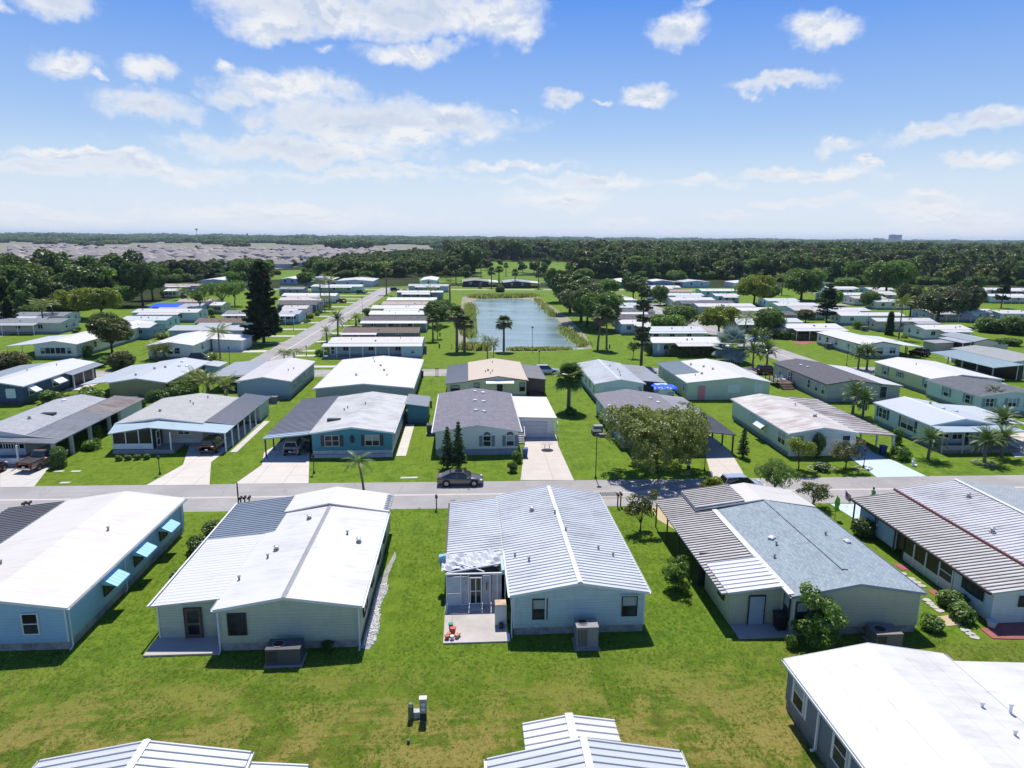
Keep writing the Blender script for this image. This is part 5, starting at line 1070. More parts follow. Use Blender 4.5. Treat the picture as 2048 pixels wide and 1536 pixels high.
# between the side street and the pond
h = row('long light blue home with full-length porch and ribbed white roof by the pond lawn', (656, 686), (845, 686), 670.6, RIBX, SIDE('#a4bcd2', .05), None, 'E', he=3.0); hP = h
lean(h, h.x0 - .9, h.x1, h.y0 - 2.1, h.y0 - .02, (2.6, 2.95), COOLX, sl='y', name='porch_roof'); px_ = [h.x0 - .6 + i * 2.72 for i in range(7)]; posts(h, [(x, h.y0 - 1.95) for x in px_], 2.52, WHITE, .08)
room(h, h.x1 - 4.2, h.x1 - .15, h.y0 - 1.95, h.y0 + .3, .1, (2.5, 2.8), SIDE('#a4bcd2', .05), sl='y'); window(h, 'S', h.y0 - 1.95, h.x1 - 2.0, 1.5, .7, .7, 'sash', frame=WHITE); MB().box(h.x0 - .9, h.x1, h.y0 - 2.1, h.y0 + .2, -.02, .35).build('porch_floor', SKG, h.root); door(h, 'S', h.wy[0], h.x0 + .9, .4, .9, 2.0, WHITE)
rl = MB()
for i in range(56): rl.box(h.x0 - .5 + i * .29, h.x0 - .47 + i * .29, h.y0 - 1.98, h.y0 - 1.95, .35, 1.15)
rl.box(h.x0 - .5, h.x1 - 4.3, h.y0 - 1.99, h.y0 - 1.94, 1.15, 1.2).build('porch_rail', GREYP, h.root)
row('home with brown shingle roof and small white side roof behind the blue porch home', (683, 665), (837, 665), 653, SHBX, SIDE('#6d6a6c', .1), (.0, .46, 1.6, WHX2, 2.6), 'E')
row('home with plum-grey shingle roof and white lean-to porch with dark screens', (722, 641), (855, 641), 628.4, SHPX, SIDE('#9a9fa6', .1), (.0, 1.0, 2.6, WHX2, 2.45), 'E')
row('white-roofed home behind the plum-grey roofed one on the pond side', (737, 629), (855, 629), 618, WRX, PST[5], None, 'E')
row('home with white roof showing bare tan patch near the pond bushes', (742, 617), (856, 617), 609.8, roofmat((.76, .75, .72), (.62, .55, .47), .5, None, axis='X'), PST[3], None, 'E')
row('home with faded red-brown roof and white right end on the pond side', (763, 609), (856, 609), 602, roofmat((.42, .29, .24), (.5, .4, .34), .5, None, axis='X'), PST[1], (.82, 1.12, .1, WHX2, 2.8), 'E')
row('small white-roofed home behind the red-brown roof on the pond side', (773, 600.5), (873, 600.5), 591.5, WRX, PST[6], None, 'E')
row('wide white-roofed home at the far end of the pond side row', (793, 584.5), (886, 584.5), 572.5, WRX, SIDE('#7c8798', .1), None, 'E', he=3.2)
row('low grey-roofed home behind the wide white one at the far end', (816, 572), (897, 572), 566.5, GRX, PST[4], None, 'E')
h = HY('manufactured_home', 'small white-roofed home facing the street by the big dark oak', (840, 561), (874, 561), (866, 552), wall=PST[5], roof=WR, sk=None, sk_h=0)
wins(h, 'S', [.5])
# left of the side street
row('blue-grey walled home with long plain grey roof under the tall dark pine', (334, 661), (494, 660), 647, roofmat((.44, .46, .47), (.36, .38, .39), .4, None, axis='X'), SIDE('#8ea0bb', .1), None, 'E')
row('home with long brown roof behind the grey-roofed blue home', (388, 645), (494, 645), 634, SHBX, PST[4], None, 'E')
row('home with mottled grey roof and white front panels left of the tall pine', (446, 628), (500, 628), 614.5, SHGX, PST[1], (.0, 1.0, 2.0, WHX2, 2.6), 'E')
h = row('little sky-blue cottage home right of the tall pine with grey gabled roof', (556, 628), (598, 628), 615, roofmat((.40, .42, .45), (.3, .32, .34), .4, None, axis='X'), SIDE('#8db4e8', .05), (.0, .85, 2.4, COOLX, 2.5), 'E')
row('home with pinkish-white roof behind the sky-blue cottage', (562, 617.5), (613, 617.5), 610, PINK, PST[7], None, 'E')
row('home with dark plum roof and white end panel left of the side street', (553, 608.5), (636, 608.5), 600.3, SHPX, SIDE('#5b5f68', .1), (.7, .98, .2, WHX2, 2.8), 'E')
row('home with peach-white roof behind the dark plum one', (556, 600.5), (641, 600.5), 593, PINK, PST[5], None, 'E')
row('home with wide bright white roof behind two feathery palms', (562, 591.5), (672, 591.5), 580, WRX, PST[5], None, 'E')
row('home with dark grey roof behind the wide bright white one on the left', (557, 578), (607, 578), 566, roofmat((.22, .24, .25), (.17, .18, .19), .4, None, axis='X'), SIDE('#7d8b92', .1), None, 'E')
row('pale-roofed home with mint end wall beside the parked dark SUV', (624, 572), (722, 574), 565, COOLX, SIDE('#a9cfbc', .1), None, 'E')
for lb, eL, eR, rf, wl, rf_ in [('small white-roofed gabled home at the far left end of the street', (558, 558.5), (596, 558.5), (577, 550), PST[4], WR), ('grey home with a bright blue tarp on its roof at the street end', (600, 559), (665, 559), (640, 552), SIDE('#9aa6ac', .1), WR), ('wide pale home with low white roof facing the end of the side street', (671, 562), (747, 562), (712, 554), PST[2], roofmat((.72, .70, .66), (.6, .55, .5), .4)),
                            ('white-roofed pale blue home in front of the woods left of the tall pine', (392, 562), (462, 560), (425, 551), PST[0], WR)]:
    h = HY('manufactured_home', lb, eL, eR, rf, wall=wl, roof=rf_, sk=None, sk_h=0); wins(h, 'S', [.3, .7])
    if 'tarp' in lb:
        th_ = MB(); nx = 8
        for j in range(4):
            for i in range(nx): th_.v.append((h.x0 + 4.5 + 6.5 * i / (nx - 1), h.y0 - .4 + 8 * j / 3, roof_z(h, h.x0 + 4.5 + 6.5 * i / (nx - 1), 0) + .18 + .1 * math.sin(i * 2 + j)))
        for j in range(3):
            for i in range(nx - 1): a_ = j * nx + i; th_.f.append((a_, a_ + 1, a_ + nx + 1, a_ + nx))
        tag(th_.build('tarp', paint(lin('#1060ff', .9), .4, .15), None, off=(0, 0, 0)), 'blue tarp stretched over the roof of the grey home at the street end', 'tarp')
row('home with tan roof and white front in front of the left woods', (318, 571.5), (400, 571.5), 562.5, roofmat((.42, .32, .25), (.34, .25, .19), .5, None, axis='X'), PST[5], None, 'E')
row('small white gabled home below the tan-roofed one by the left woods', (326, 582), (356, 582), 572, WRX, PST[5], None, 'E')
row('home with reddish tan roof behind the small round tree', (352, 604), (432, 604), 598, roofmat((.46, .33, .28), (.38, .27, .23), .4, None, axis='X'), PST[3], None, 'E')
row('yellow-walled home with white shed roof beside the leaning tree', (418, 610.5), (444, 610.5), 604, WRX, SIDE('#c2b98a', .1), None, 'E')
h = row('home patched with bright blue tarp and pale strips on its roof', (302, 613.5), (400, 613.5), 604, roofmat((.36, .33, .35), (.66, .66, .68), .8, None, axis='X'), PST[4], None, 'E')
tag(MB().slab([(h.x0 - 1.2, h.y0 - .3, 2.92), (h.x0 + 8.2, h.y0 - .3, 2.92), (h.x0 + 8.8, (h.y0 + h.y1) / 2, h.hr + .1), (h.x0 + .4, (h.y0 + h.y1) / 2, h.hr + .1)], .05).build('tarp', paint(lin('#0a5bff', .9), .4, .1)), 'bright blue tarp covering the left end of a patched roof', 'tarp')
row('white-roofed home directly below the blue tarp patched home', (262, 625), (394, 625), 615, WHX2, PST[0], None, 'E')
row('home with light grey roof and aqua end wall in the left block', (240, 640), (330, 641), 629.5, COOLX, SIDE('#a5cfcf', .1), None, 'E')
row('home with white roof and slate-blue gable behind the big flowering tree', (225, 655), (297, 656), 645.5, WHX2, SIDE('#7f9bb5', .1), None, 'E')
h = HY('manufactured_home', 'cream home with wide white roof and bay of four windows', (58, 690), (158, 687), (170, 640), wall=SIDE('#dbe3c4', .1), roof=WR, sk=SKG, hr=3.75, he=3.05); wins(h, 'S', [.38, .62], 1.7, 2.0, 1.2, 'slider', frame=WHITE); wins(h, 'S', [.2, .83], 1.7, .8, 1.2); wins(h, 'E', [.2, .5, .8]); vents(h, [(.7, .3, 0), (.75, .32, 0), (.8, .45, 0)])
lean(h, h.x0 - 6, h.x0 - .02, h.y0 + 1, h.y0 + 16, (2.5, 3.0), roofmat((.55, .58, .62), (.4, .42, .45), .5)); posts(h, [(h.x0 - 5.8, h.y0 + 1.3), (h.x0 - 5.8, h.y0 + 6)], 2.45)
h = HY('manufactured_home', 'white home with bright roof, corner porch and dark paired windows', (295, 690), (383, 692), (403, 661), wall=SIDE('#dadde2', .08), roof=WR, sk=SKG); wins(h, 'S', [.5, .66], 1.75, 1.0, 1.2, 'sash'); wins(h, 'E', [.3, .7]); room(h, h.x1 + .2, h.x1 + 6.5, h.y1 - 8, h.y1 - .5, 0, (2.7, 2.4), SIDE('#d8d8d2', .1)); lean(h, h.x1, h.x1 + 7.0, h.y1 - 8.4, h.y1 - .2, (2.86, 2.5), WR, name='addition_roof'); posts(h, [(h.x1 - .4, h.y0 + .3)], 2.8, WHITE, .12)
row('long grey-roofed home across the side road at the far left', (-40, 646), (122, 645), 606 + 24, SHGX, SIDE('#b8bcb2', .1), None, 'E')
row('grey shingled home right behind the dark conical tree at far left', (-60, 632), (126, 632), 606 + 8, SHGX, PST[5], None, 'E')
# right of the pond
h = row('long slate-blue home with white roof and clipped hedge beside silver palm', (1305.5, 686), (1454, 685), 673, WRX, SIDE('#8aa3c4', .05), None, 'W'); lean(h, h.x0 + 5, h.x1 - .3, h.y0 - 2.6, h.y0 - .02, (2.55, 2.87), WHX2, sl='y', name='porch_roof'); MB().box(h.x0 + 1.2, h.x0 + 1.7, h.wy[0] - .05, h.wy[0] - .01, 1.1, 2.6).box(h.x0 + 4.0, h.x0 + 4.5, h.wy[0] - .05, h.wy[0] - .01, 1.1, 2.6).build('shutter', WHITE, h.root)
row('home with cool white roof behind the round green tree', (1290, 662.5), (1412, 662.5), 650, COOLX, PST[0], (.0, 1.0, 1.5, COOLX, 2.6), 'W')
row('blue-walled home with white roof and patio umbrella facing the pond', (1243, 648), (1325, 648), 636.8, WHX2, SIDE('#9db8d0', .05), None, 'W')
row('home with plum-grey roof behind the twin leaning palms', (1235, 637), (1325, 637), 625, SHPX, PST[7], None, 'W')
row('grey-roofed home beyond the tall sparse pine', (1224, 624), (1311, 624), 612.8, SHDX, PST[4], None, 'W')
row('home with mottled light grey roof beyond the tall sparse pine', (1207, 611.5), (1281, 611.5), 602, roofmat((.52, .53, .53), (.42, .42, .43), .6, None, axis='X'), PST[1], None, 'W')
row('narrow white-roofed home on the far pond side', (1206, 600), (1268, 600), 596, WRX, PST[3], None, 'W')
row('wavy white-roofed home half hidden by pondside trees', (1152, 597), (1228, 597), 588, WRX, PST[2], None, 'W')
row('grey and white roofed home at the far end of the pond side right', (1146, 586), (1200, 586), 576, SHGX, PST[1], None, 'W')
# east of the right side street
row('white-roofed home first in the far row beside the dark tree', (1290, 575), (1362, 575), 569, WHX2, PST[5], None, 'W')
row('home with red-brown roof in the far right row', (1298, 583.5), (1385, 583.5), 575.5, roofmat((.40, .24, .20), (.32, .2, .17), .4, None, axis='X'), PST[3], None, 'W')
row('home with cool white roof below the red-brown one', (1326, 591), (1409, 591), 580.5, COOLX, PST[0], None, 'W')
row('home with cream-white roof above the grey-roofed one with gable window', (1344, 600), (1431, 600), 589.5, WHX2, PST[3], None, 'W')
row('olive-walled home with slate-grey roof and big gable window', (1366, 607), (1471, 607), 594, SHDX, SIDE('#8f9078', .15), None, 'W')
row('home with white roof and dark-framed gable next to the slate-grey one', (1400, 614), (1508, 612), 600.5, WHX2, SIDE('#8d958c', .15), None, 'W')
row('home with long white roof above the plum-grey one in the right block', (1440, 622), (1553, 621), 610.5, WRX, PST[1], None, 'W')
row('home with plum-grey roof across the right street', (1452, 630), (1592, 629), 619.5, SHPX, SIDE('#8b6f78', .1), (.0, .3, 2.5, COOLX, 2.5), 'W')
row('home with cool white roof behind the squat round tree', (1470, 645), (1606, 644), 629, COOLX, PST[6], None, 'W')
h = row('mauve-walled home with bright white roof and three white awnings at the red path', (1576, 656.5), (1688, 656), 644, WRX, SIDE('#8f7c86', .1), (.08, 1.0, 2.5, WHX2, 2.5), 'W')
for i in range(3): awning(h, 'W', h.wx[0], h.wy[0] + 1.4 + i * 2.2, 2.7, 1.6, paint((.72, .70, .60), .5, .1))
h = HY('manufactured_home', 'white home with dark gable trim, front bay window and long carport beside a dark SUV', (1730, 691), (1800, 689), (1684.6, 658.7), wall=SIDE('#d2d8d2', .1), roof=roofmat((.76, .77, .76), (.66, .66, .64), .3), sk=SKG, hr=3.65, edge=DARKF)
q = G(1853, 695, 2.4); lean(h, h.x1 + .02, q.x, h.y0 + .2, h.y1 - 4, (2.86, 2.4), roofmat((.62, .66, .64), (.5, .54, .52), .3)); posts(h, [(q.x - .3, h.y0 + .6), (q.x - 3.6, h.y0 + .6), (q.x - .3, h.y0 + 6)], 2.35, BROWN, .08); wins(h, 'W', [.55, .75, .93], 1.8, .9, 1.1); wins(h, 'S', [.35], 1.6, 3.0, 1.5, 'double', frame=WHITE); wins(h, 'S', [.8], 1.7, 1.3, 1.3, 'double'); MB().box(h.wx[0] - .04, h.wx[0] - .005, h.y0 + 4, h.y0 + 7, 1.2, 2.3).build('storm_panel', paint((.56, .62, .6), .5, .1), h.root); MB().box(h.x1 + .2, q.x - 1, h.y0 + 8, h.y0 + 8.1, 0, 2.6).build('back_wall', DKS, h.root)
row('pale blue-white home with rounded white roof and four small windows', (1839, 656.5), (1958, 661), 648.6, WRX, SIDE('#c6dbe2', .05), None, 'W')
h = HY('manufactured_home', 'tan home with slate roof, white ridge line and dark screened porch', (1932.8, 680.4), (2017.5, 687), (1996.6, 663.5), wall=SIDE('#b4b3a4', .3), roof=roofmat((.28, .31, .33), (.22, .24, .26), .4), cap=COOLX, sk=SKG, edge=DARKF)
q = G(1893, 680, 2.5); lean(h, q.x, h.x0 - .02, h.y0 + .3, h.y1 - 3, (2.6, 2.86), roofmat((.36, .40, .42), (.28, .31, .33), .4), name='porch_roof'); room(h, q.x + .2, h.x0 + .2, h.y0 + .6, h.y1 - 3.5, .1, (2.5, 2.7), SCR, name='screen'); [MB().box(q.x + .2 + i * 1.9, q.x + .3 + i * 1.9, h.y0 + .5, h.y0 + .58, .1, 2.55).build('post', WHITE, h.root) for i in range(4)]; MB().box(q.x + .2, h.x0, h.y0 + .5, h.y0 + .58, .1, .4).build('porch_kneewall', WHITE, h.root); room(h, q.x - 4.6, q.x - .1, h.y0 + 3, h.y0 + 7, 0, (2.1, 2.2), SIDE('#9c9c8c', .3), name='shed_wall'); MB().slab([(q.x - 4.9, h.y0 + 2.7, 2.2), (q.x - .05, h.y0 + 2.7, 2.4), (q.x - .05, h.y0 + 7.3, 2.4), (q.x - 4.9, h.y0 + 7.3, 2.2)], .08).build('shed_roof', GREYP, h.root); MB().box(h.x0 + 4.8, h.x0 + 8.2, h.wy[0] - .04, h.wy[0], 1.2, 2.3).build('storm_panel', paint((.42, .43, .38), .6, .15), h.root)
row('tan home with white roof behind the tall queen palm on the right', (1753.5, 642.6), (1871, 642.6), 637, WHX2, SIDE('#b6ada0', .1), (.6, 1.0, 2.6, GRX, 2.5), 'W')
row('green-white home with long white roof behind the dark layered pine', (1680, 631), (1813, 631.6), 624.7, WRX, SIDE('#bccfc6', .1), None, 'W')
row('home with plain white roof just beyond the layered pine', (1664, 621.7), (1743, 621.7), 615, WHX2, PST[1], None, 'W')
row('white home with faded pinkish roof in the right rear rows', (1709.7, 597), (1775, 597), 591, PINK, PST[5], None, 'W')
row('beige home with white roof below the faded pinkish one', (1753.5, 603.7), (1830, 603.7), 598.5, WHX2, PST[3], None, 'W')
row('white-roofed home behind the yellow-green trees on the right', (1653, 590), (1749, 590), 584.5, WRX, PST[6], None, 'W')
row('mint home with rounded white roof right of the pale green tree', (1656, 577), (1718, 577), 570.5, WRX, SIDE('#a8cdb8', .1), None, 'W')
row('aqua home with white roof behind the dark spreading oak', (1740, 579), (1790, 579), 570.5, WRX, SIDE('#a4cfcf', .1), None, 'W')
row('small white-roofed home under the dark spreading oak', (1750, 587), (1793, 587), 581.5, WHX2, PST[4], None, 'W')
row('home with white hipped-looking roof below the dark palm grove', (1914, 579.5), (1984, 579.5), 570.5, WRX, PST[7], None, 'W')
row('home with white roof and dark screen front at the far right', (1988, 580), (2060, 580), 571.5, WRX, SIDE('#56607c', .1), None, 'W')
row('pale blue home with white roof and carport at the far right lawn', (1982, 592.5), (2060, 592.5), 583, WRX, SIDE('#b9d0dc', .05), None, 'W')
row('tan-walled home with small white roof left of the bare-trunked pine', (1956, 591), (1988, 591), 585, WHX2, SIDE('#a39b96', .1), None, 'W')
h = row('long lilac-grey home with white roof, two white window awnings and dark porch', (1860, 624.7), (1996.6, 624.7), 615.7, WRX, SIDE('#a8a3b8', .05), (.0, .55, 2.2, GRX, 2.5), 'W')
for f in (.66, .9): awning(h, 'S', h.wy[0], h.x0 + (h.x1 - h.x0) * f, 2.7, 2.0, WHITE)
row('light blue home with white roof right of the lilac one', (2002, 627), (2062, 627), 617, WHX2, SIDE('#a9c0cf', .05), None, 'W')
row('mint-walled home with white roof across the right middle block', (1556, 611.5), (1640, 611.5), 601.5, WHX2, SIDE('#b8d0a8', .1), None, 'W')
row('aqua home with tan roof beside the mint-walled one', (1590, 621), (1650, 621), 613.5, PINK, SIDE('#9ccfc8', .1), None, 'W')
row('small white-roofed home above the mint-walled one', (1536, 602), (1600, 602), 595, COOLX, PST[6], None, 'W')
row('turquoise home with white roof in the far right middle', (1404, 582), (1476, 582), 573, WRX, SIDE('#8fd0c0', .1), None, 'W')
row('sky-blue end-walled home with white roof beside the turquoise one', (1432, 592), (1480, 592), 583, WHX2, SIDE('#8fc0d8', .1), None, 'W')
for lb, eL, eR, rf, wl, rr_ in [('deep blue home with white roof backing on the woods', (1242, 564), (1279, 564), (1258, 556), SIDE('#3f4fa0', .1), WR), ('lilac-grey home with white roof next to the deep blue one', (1306, 563), (1345, 563), (1325, 557.5), SIDE('#8f8fae', .1), WR), ('aqua home with white roof in front of the dark woods', (1367, 564), (1420, 564), (1392, 558), SIDE('#a3c7cf', .1), roofmat((.62, .66, .68), (.5, .53, .55), .3)), ('white-roofed home left of the big spreading yellow-green oak', (1470, 566), (1530, 566), (1500, 560), PST[1], WR),
                                  ('charcoal home with brown roof facing the far end of the pond', (925, 563), (978, 563), (950, 556), SIDE('#3f3a40', .1), roofmat((.24, .2, .2), (.5, .48, .46), .6)), ('charcoal home with pale roof strips right of the brown-roofed one', (1007, 565), (1062, 565), (1030, 558), SIDE('#3b3f45', .1), roofmat((.3, .3, .3), (.5, .5, .48), .6)), ('small aqua home with white roof beside the dark pond trees', (1098, 563), (1122, 563), (1110, 556), SIDE('#b5d8dc', .05), WR),
                                  ('white-roofed home below the far right woods edge', (1620, 566), (1668, 566), (1640, 561), PST[1], WHX2)]:
    h = HY('manufactured_home', lb, eL, eR, rf, wall=wl, roof=rr_, sk=None, sk_h=0); wins(h, 'S', [.3, .7])
    if 'charcoal' in lb or 'deep blue' in lb or 'lilac-grey home with white roof next' in lb: lean(h, h.x1, h.x1 + 5, h.y0 + 1, h.y1 - 1, (2.86, 2.4), WHX2); posts(h, [(h.x1 + 4.8, h.y0 + 1.3)], 2.35)
# ================================================================== vegetation kit
nr = np.random.default_rng(5)
def quad_mesh(name, V, tone, mat, extra=None):
    """V (n,4,3) leaf faces, tone (n,) 0..1 reflectance spread"""
    n = len(V); me = bpy.data.meshes.new(name)
    me.vertices.add(n * 4); me.vertices.foreach_set('co', V.reshape(-1).astype(np.float32))
    me.loops.add(n * 4); me.loops.foreach_set('vertex_index', np.arange(n * 4, dtype=np.int32))
    me.polygons.add(n); me.polygons.foreach_set('loop_start', np.arange(0, n * 4, 4, dtype=np.int32)); me.polygons.foreach_set('loop_total', np.full(n, 4, dtype=np.int32))
    me.update(calc_edges=True); me.materials.append(mat)
    at = me.attributes.new('tone', 'FLOAT', 'POINT'); at.data.foreach_set('value', np.repeat(np.clip(tone, 0, 1), 4).astype(np.float32))
    return me
def leaves(C, Nn, size, rng, asp=1.7):
    n = len(C); r = rng.normal(size=(n, 3)); t = np.cross(Nn, r); t /= np.linalg.norm(t, axis=1)[:, None] + 1e-9; b = np.cross(Nn, t)
    s = (size * rng.uniform(.6, 1.3, n))[:, None] / 2
    cup = Nn * s * .35
    return np.stack([C - t * s * asp, C - b * s + cup, C + t * s * asp, C + b * s + cup], 1)
def noise3(P, f, seed=0):
    a = P * f + seed * 7.13
    return (np.sin(a[:, 0] * 1.7 + np.sin(a[:, 1] * 1.3) * 1.5) + np.sin(a[:, 1] * 2.1 + np.sin(a[:, 2] * 1.1) * 1.7) + np.sin(a[:, 2] * 1.9 + np.sin(a[:, 0] * 1.6) * 1.4)) / 3
def cloud(lobes, per_m2, leaf, seed, flat_=.85, gap=-.35, inner=.25):
    rng = np.random.default_rng(seed); VV = []; TT = []
    for (cx, cy, cz, r) in lobes:
        n = int(4 * math.pi * r * r * per_m2); d = rng.normal(size=(n, 3)); d[:, 2] += .25; d /= np.linalg.norm(d, axis=1)[:, None]
        rad = r * (1 + .16 * noise3(d * r, 2.6 / max(r, .5) * 1.2, seed)) * np.where(rng.random(n) < inner, rng.uniform(.45, .9, n), rng.uniform(.86, 1.06, n))
        P = d * rad[:, None]; P[:, 2] *= flat_; C = P + np.array([cx, cy, cz])
        keep = noise3(C, 2.2 / (leaf * 6 + .3), seed + 3) > gap; C = C[keep]; d = d[keep]
        nn = d * .7 + rng.normal(size=d.shape) * .55 + np.array([0, 0, .3]); nn /= np.linalg.norm(nn, axis=1)[:, None]
        VV.append(leaves(C, nn, leaf, rng)); TT.append(np.clip(.5 + .22 * rng.normal() + .28 * noise3(C, 1.6, seed) + .16 * rng.normal(size=len(C)), 0, 1))
    return np.concatenate(VV), np.concatenate(TT)
def lobeset(h, r, zc, n, seed, lr=(.34, .55), flat_=.6, hollow=.62):
    rng = random.Random(seed); L = [(0, 0, zc, r * .55)]
    for i in range(n):
        a = i * 2.399 + rng.uniform(-.3, .3); q = rng.uniform(hollow - .25, hollow + .08) * r; e = rng.uniform(-.45, 1) * (h - zc) * flat_
        L.append((q * math.cos(a), q * math.sin(a), zc + e, r * rng.uniform(*lr)))
    return L
def trunk_mesh(h, r0, lobes, mat, seed=0, name='trunk', fork=.35):
    rng = random.Random(seed); b = MB(); top = h * fork
    b.path([(0, 0, -.1), (.05 * r0, 0, top * .5), (rng.uniform(-.2, .2), rng.uniform(-.2, .2), top)], [r0 * 1.35, r0, r0 * .85])
    for (x, y, z, r) in lobes[:9]:
        mx, my, mz = x * .45 + rng.uniform(-.2, .2), y * .45 + rng.uniform(-.2, .2), top + (z - top) * .55
        b.path([(0, 0, top * .92), (mx, my, mz), (x * .9, y * .9, z)], [r0 * .55, r0 * .34, r0 * .12], 5)
    return b.mesh(name, mat, smooth=True)
LG = {}
def col_leaf(k): return {
    'dark': leafmat((.09, .155, .036)), 'mid': leafmat((.125, .22, .038)), 'olive': leafmat((.15, .19, .036)), 'spr': leafmat((.23, .28, .07)), 'con': leafmat((.085, .15, .045), 'needles'), 'yel': leafmat((.22, .28, .03)), 'light': leafmat((.15, .27, .035)), 'flower': leafmat((.095, .135, .026), var=.5, yellow=(.24, .17, .07)),
    'pine': leafmat((.034, .062, .020), 'needles'), 'silver': leafmat((.36, .45, .43), 'fronds', .1, .2), 'palm': leafmat((.085, .15, .028), 'fronds', .15, .5), 'palmy': leafmat((.15, .20, .035), 'fronds', .2, .45), 'sabal': leafmat((.088, .135, .036), 'fronds', .12, .5, (.22, .17, .09)), 'grey': leafmat((.105, .13, .060)), 'red': leafmat((.22, .045, .05), 'flowers')}[k]
class Proto:
    def __init__(s, h, trunk, crown, names=('trunk', 'crown'), extra=()): s.h = h; s.trunk = trunk; s.crown = crown; s.names = names; s.extra = extra
def broad(h, r, zc, nl, leaf, dens, colr, seed, tr=.22, flat_=.6, gap=-.35, lr=(.34, .55), fork=.35, hollow=.62, inner=.25):
    L = lobeset(h, r, zc, nl, seed, lr, flat_, hollow); V, T = cloud(L, dens, leaf, seed, .8, gap, inner)
    top = V[:, :, 2].max(); V[:, :, 2] *= h / top if top > h * 1.03 else 1
    return Proto(h, trunk_mesh(h, tr, L, BARK, seed, fork=fork), quad_mesh('crown', V, T, col_leaf(colr)))
def frond(L, n, ll, arch, droop, rng, w=.05, lift=.5, vee=.35):
    """one feather frond along +x: leaflet faces"""
    Q = []; T = []
    P = lambda t: np.array([L * t * (1 - .12 * arch * t), 0, L * (lift * t - arch * t * t)])
    for i in range(n):
        t = .14 + .86 * i / (n - 1); p = P(t); q = P(min(1, t + .02)); d = (q - p); d /= np.linalg.norm(d) + 1e-9
        ln = ll * (math.sin(math.pi * (.12 + .80 * t)) ** .6) * rng.uniform(.85, 1.1)
        for s in (-1, 1):
            tip = p + d * ln * .45 + np.array([0, s, 0]) * ln * .85 + np.array([0, 0, (vee - droop) * ln]); mid_ = (p + tip) / 2 + np.array([0, 0, .10 * ln]); o = d * w
            Q.append([p - o, mid_ - o, tip, mid_ + o]); T.append(rng.uniform(.25, .8))
    for i in range(5):
        a, b = P(i / 5), P((i + 1) / 5); o = np.array([0, .03 * (1 - i / 6), 0]); Q.append([a - o, b - o * .8, b + o * .8, a + o]); T.append(.6)
    return np.array(Q), np.array(T)
def fan(L, n, rng, spread=2.6, droop=.25):
    Q = []; T = []; pet = L * .45; base = np.array([pet, 0, .12 * L]); Q.append([[0, -.03, 0], base + [0, -.02, 0], base + [0, .02, 0], [0, .03, 0]]); T.append(.55)
    for i in range(n):
        a = -spread / 2 + spread * i / (n - 1); rr = L * .62 * (1 - .22 * abs(a) / spread) * rng.uniform(.9, 1.1)
        d = np.array([math.cos(a), math.sin(a), 0]); p = np.array([-d[1], d[0], 0]); m_ = base + d * rr * .55 + [0, 0, .05]; tp = base + d * rr + [0, 0, -droop * rr]
        Q.append([base, m_ - p * rr * .10, tp, m_ + p * rr * .10]); T.append(rng.uniform(.2, .75))
    return np.array(Q, dtype=float), np.array(T)
def rotq(Q, el, az, z0, r0=0.0):
    c, s = math.cos(el), math.sin(el); M1 = np.array([[c, 0, -s], [0, 1, 0], [s, 0, c]]); c, s = math.cos(az), math.sin(az); M2 = np.array([[c, -s, 0], [s, c, 0], [0, 0, 1]])
    V = Q + np.array([r0, 0, 0]); V = V @ M1.T; V = V @ M2.T; return V + np.array([0, 0, z0])
def palm(kind, h, seed, colr, L=2.2, n=22, lean_=(0, 0), tr=.16):
    rng = random.Random(seed); VV = []; TT = []
    for i in range(n):
        az = i * 2.399 + rng.uniform(-.2, .2); f = i / n
        if kind == 'sabal':
            el = 1.25 - 2.15 * f + rng.uniform(-.15, .15); Q, T = fan(L * rng.uniform(.85, 1.1), 11, rng); T = T if f < .72 else np.full(len(T), .95)
            VV.append(rotq(Q, el, az, h, .12))
        elif kind == 'silver':
            el = 1.45 - 2.3 * f + rng.uniform(-.1, .1); Q, T = fan(L * rng.uniform(.9, 1.1), 17, rng, 3.2, .05); VV.append(rotq(Q, el, az, h, .15))
        else:
            el = (.95 if kind != 'date' else 1.15) - (1.25 if kind != 'date' else 1.55) * f + rng.uniform(-.12, .12)
            dr = {'queen': .75, 'royal': .45, 'date': .15, 'small': .2, 'areca': .3}[kind]; Q, T = frond(L * rng.uniform(.85, 1.1), {'date': 24}.get(kind, 20), L * {'queen': .34, 'royal': .30, 'date': .17}.get(kind, .22), .42, dr, rng, .025 * L / 2.2 + .012, .25)
            VV.append(rotq(Q, el, az, h, .1))
        TT.append(T)
    V = np.concatenate(VV); T = np.concatenate(TT)
    lx, ly = lean_; V[:, :, 0] += lx; V[:, :, 1] += ly
    b = MB(); N = 6; b.path([(lx * (k / N) ** 1.4, ly * (k / N) ** 1.4, -.1 + (h + .1) * k / N) for k in range(N + 1)], [tr * (1.35 - .45 * k / N) for k in range(N + 1)], 8)
    if kind == 'sabal': b.lathe([(tr, h - .9), (tr * 1.9, h - .5), (tr * 1.6, h), (tr * .5, h + .3)], 9, (lx, ly))
    return Proto(h + L * .8, b.mesh('trunk', PALMBARK, smooth=True), quad_mesh('crown', V, T, col_leaf(colr)))
